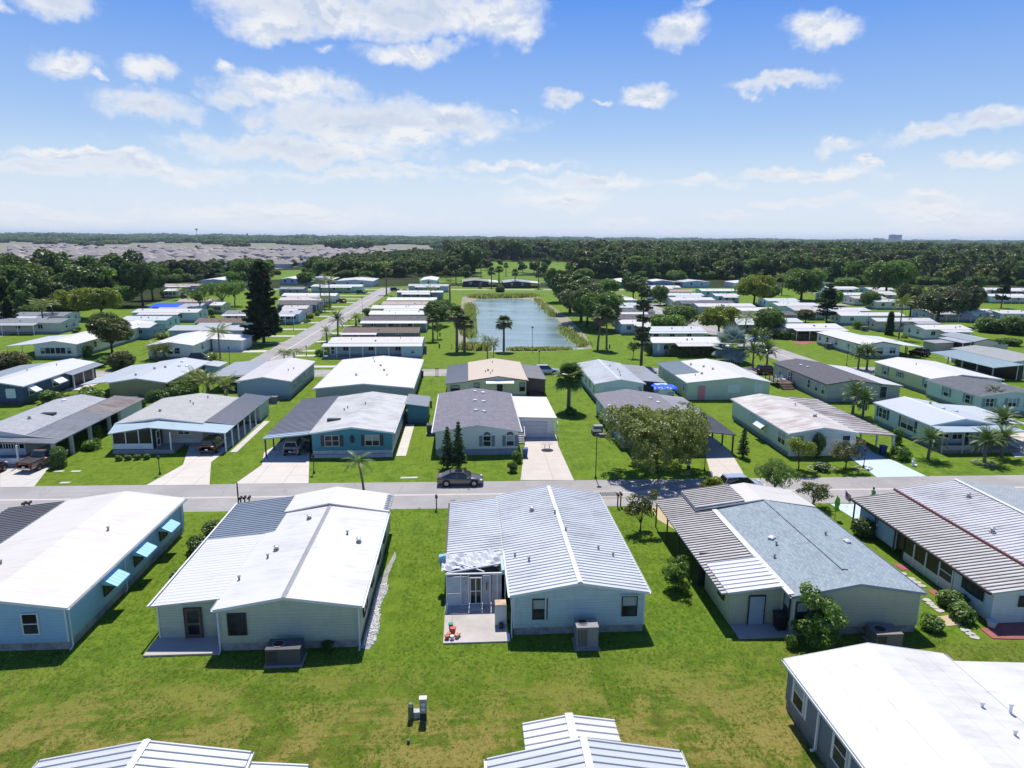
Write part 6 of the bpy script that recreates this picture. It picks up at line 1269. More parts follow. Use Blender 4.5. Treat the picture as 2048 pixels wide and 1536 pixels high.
def conifer(h, r, whorls, seed, colr='pine', dens=26, z0=.12, col_=False, gap=.0, leaf=.22, taper=1.0):
    rng = np.random.default_rng(seed); C = []; N_ = []; b = MB(); b.path([(0, 0, -.1), (0, 0, h * .5), (0, 0, h)], [h * .018 + .06, h * .012 + .04, .03], 7)
    for k in range(whorls):
        f = k / whorls; z = h * (z0 + (1 - z0) * f); rr = r * ((1 - f) ** taper * .92 + .08) * rng.uniform(.85, 1.12)
        if rng.random() < gap: continue
        nb = int(rng.integers(6, 9)) if not col_ else 8
        for j in range(nb):
            a = 2 * math.pi * j / nb + k * .7 + rng.uniform(-.25, .25); ln = rr * rng.uniform(.75, 1.1); tilt = rng.uniform(-.05, .28); n = max(3, int(dens * ln))
            t = rng.uniform(.18, 1, n) ** .8; wd = .22 * ln * np.sin(np.pi * np.clip(t * .9 + .05, 0, 1)); s = rng.uniform(-1, 1, n) * wd
            P = np.stack([math.cos(a) * t * ln - math.sin(a) * s, math.sin(a) * t * ln + math.cos(a) * s, z + t * ln * tilt + rng.normal(size=n) * .06 * (1 + ln * .12)], 1); C.append(P)
            nn = rng.normal(size=(n, 3)) * .6 + [0, 0, .8]; N_.append(nn / np.linalg.norm(nn, axis=1)[:, None])
            if h < 40: b.tube((0, 0, z), (math.cos(a) * ln * .8, math.sin(a) * ln * .8, z + ln * .8 * tilt), .035 * (1 + ln * .2), .012, 4)
    C = np.concatenate(C); N_ = np.concatenate(N_)
    return Proto(h, b.mesh('trunk', BARK), quad_mesh('crown', leaves(C, N_, leaf, rng, 2.2), np.clip(.5 + .3 * noise3(C, 1.1, seed) + .15 * rng.normal(size=len(C)), 0, 1), col_leaf(colr)))
def shrub(r, h, seed, colr, leaf=.12, dens=80, nl=7):
    rng = random.Random(seed); L = [(0, 0, h * .45, r * .7)] + [(r * .45 * math.cos(i * 2.4), r * .45 * math.sin(i * 2.4), h * rng.uniform(.35, .62), r * rng.uniform(.38, .55)) for i in range(nl)]
    V, T = cloud(L, dens, leaf, seed, min(1.3, h / (1.15 * r)), -.45, .2); V[:, :, 2] = np.maximum(V[:, :, 2], .0)
    top = V[:, :, 2].max(); V[:, :, 2] *= h / top
    b = MB()
    for i in range(5): b.path([(0, 0, -.05), (r * .3 * math.cos(i * 1.3), r * .3 * math.sin(i * 1.3), h * .6)], [.04, .015], 5)
    return Proto(h, b.mesh('stem', BARK), quad_mesh('foliage', V, T, col_leaf(colr)), ('stem', 'foliage'))
def boxhedge(lx, ly, h, seed, colr, leaf=.1, dens=60, rnd=False):
    rng = np.random.default_rng(seed); n = int(dens * 2 * (lx * ly / 2 + (lx + ly) * h)); u = rng.random((n, 3)) - .5
    face = rng.integers(0, 5, n); ar = np.array([lx * ly, ly * h, ly * h, lx * h, lx * h]); face = rng.choice(5, n, p=ar / ar.sum()); nn = np.zeros((n, 3))
    if rnd:
        a = rng.random(n) * 6.283; z = rng.random(n); k = np.where(z > .8, np.sqrt(1 - ((z - .8) / .2) ** 2 * .95), 1.0); u = np.stack([np.cos(a) * .5 * k, np.sin(a) * .5 * k, z - .5], 1); nn = np.stack([np.cos(a), np.sin(a), (z > .8) * 1.0], 1); nn /= np.linalg.norm(nn, axis=1)[:, None]
    else:
        for f, (ax, s) in enumerate([(2, 1), (0, 1), (0, -1), (1, 1), (1, -1)]): m_ = face == f; u[m_, ax] = .5 * s; nn[m_, ax] = s
    C = u * [lx, ly, h] + [0, 0, h / 2] + rng.normal(size=(n, 3)) * leaf * .55; C[:, 2] = np.abs(C[:, 2]); n2 = nn + rng.normal(size=(n, 3)) * .6; n2 /= np.linalg.norm(n2, axis=1)[:, None]
    b = MB().box(-lx * .42, lx * .42, -ly * .36, ly * .36, 0, h * .85) if not rnd else MB().lathe([(lx * .38, 0), (lx * .38, h * .8), (lx * .2, h * .9)], 10)
    return Proto(h, b.mesh('stem', BARK), quad_mesh('foliage', leaves(C, n2, leaf, rng), np.clip(.5 + .2 * noise3(C, 2.2, seed) + .2 * rng.normal(size=n), 0, 1), col_leaf(colr)), ('stem', 'foliage'))

def plant(name, p, label, cat, loc, rz=0.0, s=1.0, group=None):
    t = thing(name, label, cat, (loc[0], loc[1], loc[2] if len(loc) > 2 else 0), rz, group, s)
    link(p.names[0], p.trunk, t); link(p.names[1], p.crown, t); return t
PR = {}
PR['spread'] = broad(7.4, 6.0, 4.0, 26, .15, 60, 'spr', 21, .20, .62, -.02, (.20, .36), .22, .70)
PR['oak'] = broad(11, 7.0, 6.5, 14, .34, 17, 'mid', 22, .38, .55, -.3, (.32, .5), .3)
PR['oakd'] = broad(12, 6.0, 7.0, 13, .36, 17, 'dark', 23, .35, .7, -.35, (.34, .52), .3)
PR['yelo'] = broad(9, 5.4, 5.4, 13, .30, 18, 'yel', 24, .30, .6, -.25, (.3, .46), .3)
PR['round'] = broad(6, 4.0, 3.6, 11, .22, 36, 'light', 25, .18, .45, -.5, (.42, .55), .3, .5)
PR['roundd'] = broad(6.5, 3.9, 3.8, 12, .22, 36, 'mid', 26, .20, .5, -.5, (.42, .55), .3, .5)
PR['flower'] = broad(6.8, 3.7, 3.9, 13, .22, 40, 'flower', 27, .18, .62, -.35, (.36, .52), .25, .6)
PR['crape'] = broad(4.4, 1.7, 2.6, 10, .12, 60, 'flower', 28, .06, .9, -.15, (.26, .42), .18, .6, .4)
PR['crapey'] = broad(4.0, 1.9, 2.6, 10, .12, 60, 'yel', 29, .07, .8, -.2, (.28, .42), .25, .6, .4)
PR['orb'] = broad(3.8, 1.4, 1.75, 15, .13, 80, 'light', 30, .07, 1.0, -.35, (.30, .48), .2, .7)
PR['small'] = broad(4.2, 1.8, 2.8, 8, .16, 45, 'mid', 31, .07, .7, -.1, (.28, .45), .4, .6)
PR['umb'] = broad(5.2, 3.6, 3.9, 12, .13, 50, 'mid', 32, .12, .4, -.1, (.26, .4), .35, .7)
PR['grey'] = broad(11, 6.5, 6.2, 15, .30, 22, 'grey', 33, .35, .65, -.2, (.30, .46), .35)
PR['norf'] = conifer(5.4, 1.25, 15, 34, 'con', 34, .1, leaf=.13)
PR['tallpine'] = conifer(17.5, 4.6, 34, 35, 'pine', 34, .10, leaf=.34, taper=.55)
PR['sparse'] = conifer(14.5, 1.9, 22, 36, 'grey', 16, .25, leaf=.30, gap=.3, taper=.15)
PR['layer'] = conifer(12, 3.6, 15, 37, 'pine', 26, .22, leaf=.28, gap=.05, taper=.45)
PR['cone'] = conifer(7, 2.2, 20, 38, 'pine', 40, .06, leaf=.26, taper=.8)
PR['cyp'] = conifer(9, 1.0, 26, 39, 'dark', 60, .02, leaf=.3, taper=.3)
PR['sabal'] = palm('sabal', 6.2, 40, 'sabal', 1.9, 44, tr=.19)
PR['sabalL'] = palm('sabal', 7.0, 41, 'sabal', 2.2, 46, (-1.9, 0), tr=.20)
PR['sabalR'] = palm('sabal', 7.4, 42, 'sabal', 2.2, 46, (1.9, 0), tr=.20)
PR['fanbig'] = palm('sabal', 5.0, 43, 'palm', 2.6, 60, tr=.26)
PR['queen'] = palm('queen', 6.8, 44, 'palmy', 2.9, 16, tr=.15)
PR['royal'] = palm('royal', 9.5, 45, 'palmy', 3.4, 20, tr=.25)
PR['date'] = palm('date', 2.0, 46, 'palm', 1.75, 36, tr=.12)
PR['silver'] = palm('silver', 2.0, 47, 'silver', 3.0, 36, tr=.26)
PR['areca'] = palm('small', 1.6, 48, 'palmy', 2.0, 26, tr=.18)
PR['bush'] = shrub(1.0, 1.5, 50, 'mid'); PR['bushl'] = shrub(1.0, 1.3, 51, 'light'); PR['bushd'] = shrub(1.1, 1.5, 52, 'dark'); PR['bigbush'] = shrub(2.6, 3.2, 53, 'flower', .16, 50, 10); PR['bushy'] = shrub(1.0, 1.0, 54, 'yel'); PR['bigd'] = shrub(3.0, 3.6, 55, 'dark', .2, 34, 11); PR['bigm'] = shrub(3.0, 3.4, 56, 'mid', .2, 36, 11)

def at(p, nm, key, label, cat, px, py, s=1.0, rz=None, group=None):
    q = G(px, py); return plant(nm, PR[key], label, cat, (q.x, q.y, 0), (px * .37 + py * .11) % 6.28 if rz is None else rz, s, group)
# near trees
q = G(1316, 948); plant('spreading_tree', PR['spread'], 'wide spreading olive-green tree in front of the pale mint home', 'tree', (q.x, q.y + .6, 0), .3, (1.03, 1.0, 1.03))
T_ = [
 ('flowering_tree', 'crape', 'slender light-crowned tree between the ribbed-roof home and the striped carport', 1281, 1062, 1.0),
 ('leafy_shrub_tree', 'orb', 'round bright green bush-like tree left of the striped carport wall', 1351, 1180, (.68, .68, .68)),
 ('fruit_tree', 'orb', 'leafy green tree hiding the rear wall of the cream shingle-roofed home', 1632, 1290, (1.0, 1.0, 1.02)),
 ('yellow_leaf_tree', 'crapey', 'small yellow-leafed tree left in front of the rust-stained roof home', 1597, 940, (1.0, 1.0, .98)),
 ('flowering_tree', 'crape', 'small brownish flowering tree right in front of the rust-stained roof home', 1691, 938, (1.25, 1.25, .92)),
 ('flat_crowned_tree', 'umb', 'flat-crowned tree between the white porch roof and the street', 1548, 1000, (.62, .62, .78)),
 ('flowering_tree', 'crape', 'low brown-tinged tree beside the right slope of the cream home far roof', 1627, 1016, (1.15, 1.15, .72)),
 ('conifer', 'norf', 'left one of two dark young pines in front of the white garage home', 895, 938, (1.0, 1.0, .92)),
 ('conifer', 'norf', 'right one of two dark young pines in front of the white garage home', 917, 938, (1.05, 1.05, 1.03)),
 ('fan_palm', 'fanbig', 'stout fan palm with shaggy crown beside the pale yellow home', 1137, 822, (.92, .92, .98)),
 ('round_shrub', 'bushl', 'clipped light green shrub around the foot of the stout fan palm', 1141, 828, (1.3, 1.0, .75)),
 ('clipped_tree', 'norf', 'dark narrow clipped shrub by the drive right of the spreading tree', 1485, 915, (.75, .75, .72)),
 ('climbing_shrub', 'bushd', 'dark vine-like shrub on the front of the rust-stained roof home', 1634, 915, (.9, .8, 2.1)),
 ('date_palm', 'date', 'multi-trunk pygmy palm in front of the grey-green home', 1856, 918, (1.15, 1.15, 1.15)),
 ('date_palm', 'date', 'left one of three feathery palms at the right front lawn', 1968, 925, (1.15, 1.15, 1.25)),
 ('date_palm', 'date', 'middle feathery palm nearest the right edge at the front lawn', 2002, 915, (1.15, 1.15, 1.15)),
 ('date_palm', 'date', 'rear feathery palm by the porch of the grey-green home', 1998, 888, (1.4, 1.4, 1.45)),
 ('date_palm', 'date', 'palm against the wall of the light blue right edge home', 1984, 824, (1.1, 1.1, 1.2)),
 ('date_palm', 'date', 'left palm of the pair between rust-stained and grey-green homes', 1705, 828, (1.3, 1.3, 1.5)),
 ('date_palm', 'date', 'right palm of the pair between rust-stained and grey-green homes', 1725, 836, (1.2, 1.2, 1.35)),
 ('thin_shrub', 'bush', 'thin upright shrub beside the first window of the grey-green home', 1793, 888, (.7, .7, 1.5)),
 ('round_shrub', 'bushl', 'green shrub cluster by the carport post of the rust-stained roof home', 1800, 918, (1.3, 1.3, 1.2)),
 ('round_shrub', 'bushd', 'dark low shrub ringed with pale stones before the rust-stained roof home', 1643, 940, (1.1, 1.0, .6)),
 ('round_shrub', 'bushd', 'round dark shrub on the lawn left of the white garage driveway', 1025, 944, (.62, .62, .8)),
 ('round_shrub', 'bush', 'taller shrub at the corner steps of the white garage home', 1034, 925, (.7, .7, 1.0)),
 ('round_shrub', 'bushd', 'round dark bush beside the flag at the pale blue striped roof home', 1724, 1072, (1.05, 1.0, 1.15)),
 ('round_shrub', 'bush', 'olive bush beside the kitchen window wall of the pale blue home', 1900, 1212, (1.0, 1.1, .85)),
 ('round_shrub', 'bush', 'second olive bush further down the pale blue home wall', 1921, 1238, (1.0, 1.1, .8)),
 ('round_shrub', 'bushl', 'small green bush right of the cream home rear corner', 1862, 1258, (.85, .8, .75)),
 ('round_shrub', 'bushl', 'small weedy plant at the patio corner of the cream home', 1582, 1296, (.4, .4, .7)),
 ('round_shrub', 'bushd', 'long dark bush along the left side of the white lean-to addition', 372, 1175, (1.0, 2.0, 1.1)),
 ('round_shrub', 'bushd', 'second dark bush further back along the white lean-to addition', 402, 1108, (.9, 2.0, 1.0)),
 ('round_shrub', 'bushd', 'small dark bush at the far end of the blue-grey carport', 428, 1068, (.8, 1.2, .8)),
 ('bright_shrub', 'bushy', 'lime green feathery shrub behind the striped carport by the street', 1422, 990, (1.7, 1.1, 1.9)),
 ('round_shrub', 'bushd', 'dark weeds beside the dark grey air conditioner pad', 655, 1300, (.5, .4, .45)),
 ('round_shrub', 'bush', 'first low plant under the screened porch of the beige home', 238, 921, (.45, .45, .45)),
 ('round_shrub', 'bush', 'second low plant under the screened porch of the beige home', 256, 920, (.45, .45, .45)),
 ('round_shrub', 'bush', 'third low plant under the screened porch of the beige home', 275, 919, (.45, .45, .45)),
 ('round_shrub', 'bush', 'fourth low plant under the screened porch of the beige home', 294, 918, (.45, .45, .45)),
 ('round_shrub', 'bushl', 'green bush behind the hedge column left of the beige home', 185, 898, (1.15, 1.1, .95)),
 ('round_shrub', 'bushy', 'yellow-green shrub behind the beige home carport side', 236, 862, (1.5, 1.2, .8)),
 ('round_shrub', 'bushl', 'large light green bush spreading right of the navy blue home', 182, 806, (2.9, 2.2, 1.9)),
 ('round_shrub', 'bush', 'round dark bush at the right corner of the navy blue home', 103, 806, (2.0, 1.6, 1.4)),
 ('round_shrub', 'bushy', 'golden shrub between the navy home and the light green bush', 133, 800, (1.3, 1.2, 1.1)),
 ('dark_bush', 'bushd', 'very dark bush in front of the olive-tan home right corner', 318, 815, (1.7, 1.4, 1.9)),
 ('large_bush', 'bigm', 'big leafy bush right of the olive-tan home', 362, 800, (1.0, .9, .95)),
 ('date_palm', 'areca', 'dense clump of feathery palm between olive-tan and slate-grey homes', 418, 798, (1.5, 1.5, 1.6)),
 ('date_palm', 'areca', 'second feathery clump nearer the slate-grey home wall', 452, 800, (1.3, 1.3, 1.4)),
 ('date_palm', 'areca', 'feathery palm clump behind the big leafy bush', 392, 792, (1.3, 1.3, 1.5)),
 ('large_bush', 'bigbush', 'large round reddish-tipped bush on the lawn right of the cream four-window home', 247, 738, (1.05, 1.05, 1.15)),
 ('flowering_tree', 'flower', 'large round flowering tree beside the cream four-window home', 225, 708, (1.28, 1.2, 1.22)),
 ('large_bush', 'bigbush', 'reddish hedge-like bush at the far left below the cream home', 22, 738, (1.5, 1.2, 1.1)),
 ('large_bush', 'bigbush', 'darker bush at the left edge above the navy home roof', -20, 742, (1.5, 1.2, 1.2)),
 ('round_shrub', 'bushl', 'green shrub at the right wall of the cream four-window home', 172, 712, (1.6, 1.6, 1.7)),
 ('large_bush', 'bush', 'leafy shrub behind the navy home porch', 198, 735, (1.8, 1.4, 1.2)),
 ('large_bush', 'bush', 'leafy shrub right of the navy home porch near the red-tipped bush', 213, 728, (1.6, 1.4, 1.2)),
 ('date_palm', 'areca', 'feathery palm left under the window of the white corner-porch home', 312, 720, (1.3, 1.3, 1.2)),
 ('date_palm', 'areca', 'feathery palm right under the window of the white corner-porch home', 330, 720, (1.25, 1.25, 1.25)),
 ('queen_palm', 'queen', 'queen palm in front of the white corner-porch home car', 442, 733, (1.0, 1.0, .98)),
 ('date_palm', 'date', 'small palm at the kerb below the queen palm', 430, 748, (1.2, 1.2, 1.2)),
 ('queen_palm', 'queen', 'small palm top rising behind the slate-grey home roof', 570, 742, (.7, .7, .5)),
 ('queen_palm', 'queen', 'bushy palm top rising behind the slate-grey home ridge', 590, 742, (.95, .95, .52)),
 ('queen_palm', 'queen', 'drooping queen palm behind the beige roof on the pond lawn', 975, 738, (.75, .75, .78)),
 ('queen_palm', 'queen', 'thin drooping palm right of the first one behind the beige roof', 987, 738, (.5, .5, .7)),
 ('sabal_palm', 'sabal', 'lone cabbage palm standing before the middle of the pond', 1007.5, 702, (1.18, 1.18, 1.02)),
 ('sabal_palm', 'sabal', 'taller cabbage palm left of the pond corner', 914, 702, (1.35, 1.35, 1.3)),
 ('sabal_palm', 'sabal', 'cabbage palm second from the left at the pond corner', 929, 703, (1.35, 1.35, 1.02)),
 ('sabal_palm', 'sabalL', 'cabbage palm leaning left on the right pond lawn', 1195, 700, (1.05, 1.05, 1.05)),
 ('sabal_palm', 'sabalR', 'cabbage palm leaning right on the right pond lawn', 1213, 698, (.92, 1.0, 1.05)),
 ('sabal_palm', 'sabal', 'short cabbage palm left of the pond behind the pair', 866, 682, (1.0, 1.0, .9)),
 ('sparse_pine', 'sparse', 'tall sparse pine in front of the light blue pond-side home', 1282, 731, (1.0, 1.0, 1.12)),
 ('small_tree', 'small', 'small open tree on the lawn left of the tall sparse pine', 1266, 717, (.95, .95, .9)),
 ('small_tree', 'bushd', 'dark clipped shrub at the left wall of the long slate-blue home', 1298, 710, (1.2, 1.2, 1.9)),
 ('silver_palm', 'silver', 'big silver-blue fan palm right of the clipped hedge', 1462, 724, (1.35, 1.35, 1.45)),
 ('queen_palm', 'queen', 'queen palm behind the silver palm beside the street', 1488, 692, (.95, .95, .98)),
 ('date_palm', 'date', 'small palm left of the two above the maroon car', 1505, 735, (1.4, 1.4, 1.6)),
 ('date_palm', 'date', 'small palm right of the two above the maroon car', 1533, 738, (1.5, 1.5, 1.8)),
 ('date_palm', 'date', 'small palm on the verge above the white car', 1508, 702, (1.3, 1.3, 1.6)),
 ('date_palm', 'date', 'small palm just left of the blue truck', 1524, 698, (1.2, 1.2, 1.5)),
 ('date_palm', 'date', 'left palm of the pair on the corner above the plum roof', 1716, 738, (1.3, 1.3, 1.5)),
 ('date_palm', 'date', 'right palm of the pair on the corner above the plum roof', 1733, 740, (1.4, 1.4, 1.6)),
 ('tall_pine', 'tallpine', 'very tall dark pine towering over the left side street', 528, 686, (1.05, 1.0, 1.12)),
 ('conifer', 'cone', 'dark cone-shaped conifer at the far left lawn', 22, 661, (1.3, 1.3, 1.25)),
 ('royal_palm', 'queen', 'wide palm cluster left in front of the grey shingled home', 88, 655, (1.2, 1.2, .95)),
 ('royal_palm', 'queen', 'second palm of the cluster in front of the grey shingled home', 108, 650, (1.0, 1.0, .9)),
 ('yellow_leaf_tree', 'yelo', 'left crown of the big golden-green tree behind the cream home', 158, 636, (1.15, 1.1, 1.05)),
 ('yellow_leaf_tree', 'yelo', 'right crown of the big golden-green tree behind the cream home', 205, 638, (1.1, 1.1, 1.1)),
 ('tall_dark_tree', 'oakd', 'dark pointed tree behind the golden-green trees', 286, 612, (1.0, 1.0, 1.35)),
 ('round_tree', 'round', 'pale green tree between the golden and dark trees', 245, 612, (1.2, 1.2, 1.2)),
 ('small_tree', 'small', 'bare-legged dark round tree beside the blue tarp home', 402, 631, (2.0, 2.0, 2.2)),
 ('round_tree', 'umb', 'open spreading tree left of the very tall pine', 446, 620, (1.9, 1.9, 2.0)),
 ('round_tree', 'umb', 'second open spreading tree next to the very tall pine', 470, 612, (1.6, 1.6, 1.9)),
 ('date_palm', 'areca', 'feathery palm in front of the small white gabled home', 366, 600, (2.0, 2.0, 1.9)),
 ('royal_palm', 'royal', 'royal palm at the far end of the left side street', 773, 589, (1.05, 1.05, 1.25)),
 ('queen_palm', 'queen', 'left of two grey feathery palms by the side street', 642, 612, (1.2, 1.2, 1.25)),
 ('queen_palm', 'queen', 'right of two grey feathery palms by the side street', 660, 616, (1.25, 1.25, 1.45)),
 ('queen_palm', 'queen', 'short palm below the two feathery palms', 650, 624, (.95, .95, .7)),
 ('date_palm', 'date', 'small palm at the kerb right of the side street', 676, 670, (1.4, 1.4, 1.9)),
 ('date_palm', 'areca', 'bushy palm beside the plum roof home by the side street', 712, 652, (1.4, 1.4, 1.3)),
 ('date_palm', 'areca', 'bushy palm in front of the brown-roofed home end', 654, 684, (.9, .9, 1.4)),
 ('queen_palm', 'queen', 'slim palm rising among the white roofs by the pond', 861, 604, (1.0, 1.0, .75)),
 ('sabal_palm', 'royal', 'dark palm at the far left corner of the pond', 900, 606, (1.1, 1.1, .85)),
 ('round_tree', 'roundd', 'round dark tree between the white roofs and the pond', 872, 652, (1.2, 1.0, 1.15)),
 ('round_tree', 'roundd', 'second round tree left of the pond behind the palms', 884, 640, (1.0, 1.0, 1.0)),
 ('small_tree', 'small', 'small tree beside the porch end at the pond side', 875, 678, (1.2, 1.2, 1.0)),
 ('round_tree', 'oakd', 'first dark tree of the clump right of the pond', 1120, 604, (1.15, 1.15, 1.15)),
 ('round_tree', 'oakd', 'second dark tree of the clump right of the pond', 1140, 626, (1.3, 1.3, 1.15)),
 ('round_tree', 'grey', 'greyish tree of the clump right of the pond', 1162, 644, (1.15, 1.15, 1.1)),
 ('round_tree', 'oak', 'broad green tree above the twin leaning palms', 1196, 660, (1.0, 1.0, 1.0)),
 ('round_tree', 'oakd', 'dark tree left of the broad green one by the pond', 1174, 654, (.95, .95, .95)),
 ('round_tree', 'round', 'small bright tree at the end of the pond-side rows', 1219, 592, (1.4, 1.4, 1.3)),
 ('round_tree', 'round', 'tiny round tree beside the grey and white roofs', 1190, 592, (1.0, 1.0, 1.0)),
 ('palm_clump', 'oakd', 'dark dense tree above the parked white van', 1266, 602, (1.0, .9, .9)),
 ('palm_clump', 'royal', 'palm head above the dark dense tree', 1283, 598, (1.1, 1.1, .8)),
 ('small_tree', 'roundd', 'medium dark tree beside the parked white van', 1320, 610, (1.0, 1.0, 1.2)),
 ('round_tree', 'round', 'squat round tree in front of the cool white roof', 1336, 672, (1.25, 1.25, 1.0)),
 ('round_tree', 'roundd', 'wide clipped tree behind the squat round one', 1360, 654, (1.5, 1.2, 1.0)),
 ('round_tree', 'yelo', 'big bushy green tree beside the right side street', 1437, 672, (.95, .95, .92)),
 ('round_tree', 'roundd', 'dense round tree beside the blue truck', 1537, 672, (1.25, 1.25, 1.15)),
 ('round_tree', 'flower', 'small bronze-green round tree standing before white roofs', 1611, 645, (.75, .75, .6)),
 ('yellow_leaf_tree', 'yelo', 'large yellow-green oak in the right middle', 1508, 610, (1.35, 1.3, 1.35)),
 ('oak_tree', 'oak', 'broad dark green oak behind the yellow-green one on the right', 1602, 600, (1.25, 1.25, 1.25)),
 ('layered_pine', 'layer', 'layered dark pine among white roofs on the right', 1652, 648, (1.0, 1.0, 1.05)),
 ('oak_tree', 'oak', 'dark spreading oak with visible limbs in the right distance', 1771, 594, (1.55, 1.4, 1.55)),
 ('grey_tree', 'grey', 'large grey-green tree left part of the clump at the lilac home', 1820, 634, (.8, .8, 1.05)),
 ('grey_tree', 'grey', 'large grey-green tree middle part of the clump at the lilac home', 1874, 650, (1.2, 1.2, 1.15)),
 ('grey_tree', 'grey', 'large grey-green tree right part of the clump at the lilac home', 1925, 640, (1.0, 1.0, 1.05)),
 ('queen_palm', 'queen', 'tall queen palm before the tan home on the right', 1797, 678, (1.0, 1.0, 1.35)),
 ('cypress', 'cyp', 'narrow brownish cypress left of the tall queen palm', 1778, 670, (1.1, 1.1, .72)),
 ('layered_pine', 'layer', 'thin tall pine at the far right lawn', 2002, 616, (.85, .85, 1.25)),
 ('large_bush', 'bigm', 'big lush bush at the right edge behind the tan home', 1985, 664, (1.8, 1.5, 1.3)),
 ('large_bush', 'bigm', 'second big lush bush at the right edge', 2035, 668, (1.8, 1.5, 1.6)),
 ('large_bush', 'bigm', 'lower green bush before the screened porch right edge', 2015, 690, (1.2, .9, .6)),
 ('red_shrub', 'bushd', 'reddish small tree by the beige home in the right rear rows', 1778, 612, (2.2, 2.0, 2.2)),
 ('willow_like_tree', 'round', 'pale willow-like tree beyond the right pond corner', 1168, 562, (1.7, 1.7, 1.3)),
 ('sabal_palm', 'sabal', 'cabbage palm left of the far pond lawn homes', 912, 570, (1.4, 1.4, 1.0)),
 ('sabal_palm', 'sabal', 'cabbage palm between the charcoal homes, left one', 983, 577, (1.3, 1.3, 1.35)),
 ('sabal_palm', 'sabal', 'leaning palm in front of the right charcoal home', 1030, 575, (1.2, 1.2, 1.2)),
 ('sabal_palm', 'sabal', 'cabbage palm right of the charcoal homes', 1077, 578, (1.2, 1.2, 1.15)),
 ('sabal_palm', 'sabal', 'taller cabbage palm behind the gap between the charcoal homes', 998, 566, (1.6, 1.6, 1.2)),
 ('round_shrub', 'bigd', 'dark round bush on the far pond bank', 1000, 584, (.8, .8, .9)),
 ('dark_tree', 'oakd', 'dark bushy tree just left of the small white gabled home', 306, 600, (1.0, 1.0, 1.1)),
 ('sabal_palm', 'sabal', 'cabbage palm rising behind the tan-roofed home', 392, 566, (1.6, 1.6, 1.4)),
 ('sabal_palm', 'sabal', 'shorter cabbage palm right of the tan-roofed home', 408, 570, (1.6, 1.6, 1.15)),
 ('round_tree', 'round', 'pale green tree right of the pale blue home near the tall pine', 474, 574, (1.5, 1.5, 1.4)),
 ('large_bush', 'bigm', 'bushy mass between the white gabled home and the reddish tan roof', 340, 594, (1.4, 1.4, 1.2)),
 ('large_bush', 'bigm', 'overgrown green mass behind the far left grey roof', 40, 628, (2.6, 1.8, 1.9)),
 ('large_bush', 'bigd', 'dark overgrown mass at the left woods foot near the utility pole', 100, 622, (2.6, 1.8, 2.0)),
 ('round_tree', 'oak', 'tall green tree behind the very tall pine', 498, 572, (1.1, 1.1, 1.25)),
 ('round_tree', 'roundd', 'round green tree behind the plum-grey side street roof', 612, 574, (1.3, 1.3, 1.2)),
 ('large_bush', 'bigd', 'dark hedge-like bush right of the dark-roofed street end home', 724, 566, (2.0, 1.3, 1.2)),
 ('round_tree', 'roundd', 'rounded tree between the red-brown roof and the woods', 1352, 570, (1.5, 1.5, 1.3)),
 ('round_tree', 'round', 'light green tree in front of the mint rounded-roof home', 1690, 583, (1.6, 1.6, 1.2)),
 ('round_tree', 'roundd', 'dark tree left of the mint-walled middle block home', 1535, 606, (1.3, 1.3, 1.2)),
 ('round_tree', 'roundd', 'dark tree between beige and faded pink roofs on the right', 1740, 616, (1.1, 1.1, 1.0)),
 ('queen_palm', 'queen', 'queen palm above the white roofs right of the yellow-green oak', 1563, 590, (1.4, 1.4, 1.2)),
 ('round_tree', 'oakd', 'dark tree at the edge of the far right lawn', 1938, 600, (1.0, 1.0, .9)),
 ('round_tree', 'round', 'bushy tree behind the aqua home with tan roof', 1662, 612, (1.3, 1.3, 1.1)),
 ('large_bush', 'bigm', 'long bush beside the light grey roof with the aqua end wall', 212, 650, (1.3, 1.3, 1.2)),
]
for (nm, key, lb, px, py, s) in T_: at(None, nm, key, lb, 'palm tree' if 'palm' in nm and 'clump' not in nm else ('shrub' if 'shrub' in nm or 'bush' in nm else 'tree'), px, py, s)
# red-leafed cottage garden shrub
q = G(618, 636); plant('red_shrub', shrub(1.3, 1.6, 58, 'red'), 'red flowering shrub right of the sky-blue cottage home', 'shrub', (q.x, q.y, 0))
# the palm by the street stands near: every frond is a part
q = G(728, 983); t = thing('street_palm', 'slim palm with a leaning trunk beside the street left of the dark sedan', 'palm tree', (q.x, q.y, 0))
b = MB(); b.path([(0, 0, -.1), (-.12, 0, 1.2), (-.3, 0, 2.3), (-.42, 0, 3.2)], [.14, .11, .10, .12], 8); b.build('trunk', PALMBARK, t, off=(0, 0, 0), smooth=True)
rr = random.Random(8); FM = []
for k in range(3): Q, T = frond(1.75 + .1 * k, 22, .42, .50, .45, rr, .03, .28); FM.append(quad_mesh('frond', Q, T, col_leaf('palm')))
for i in range(15): o = link('frond', FM[i % 3], t, (-.42, 0, 3.2)); o.rotation_euler = (0, -(.8 - 1.35 * i / 15), i * 2.399)
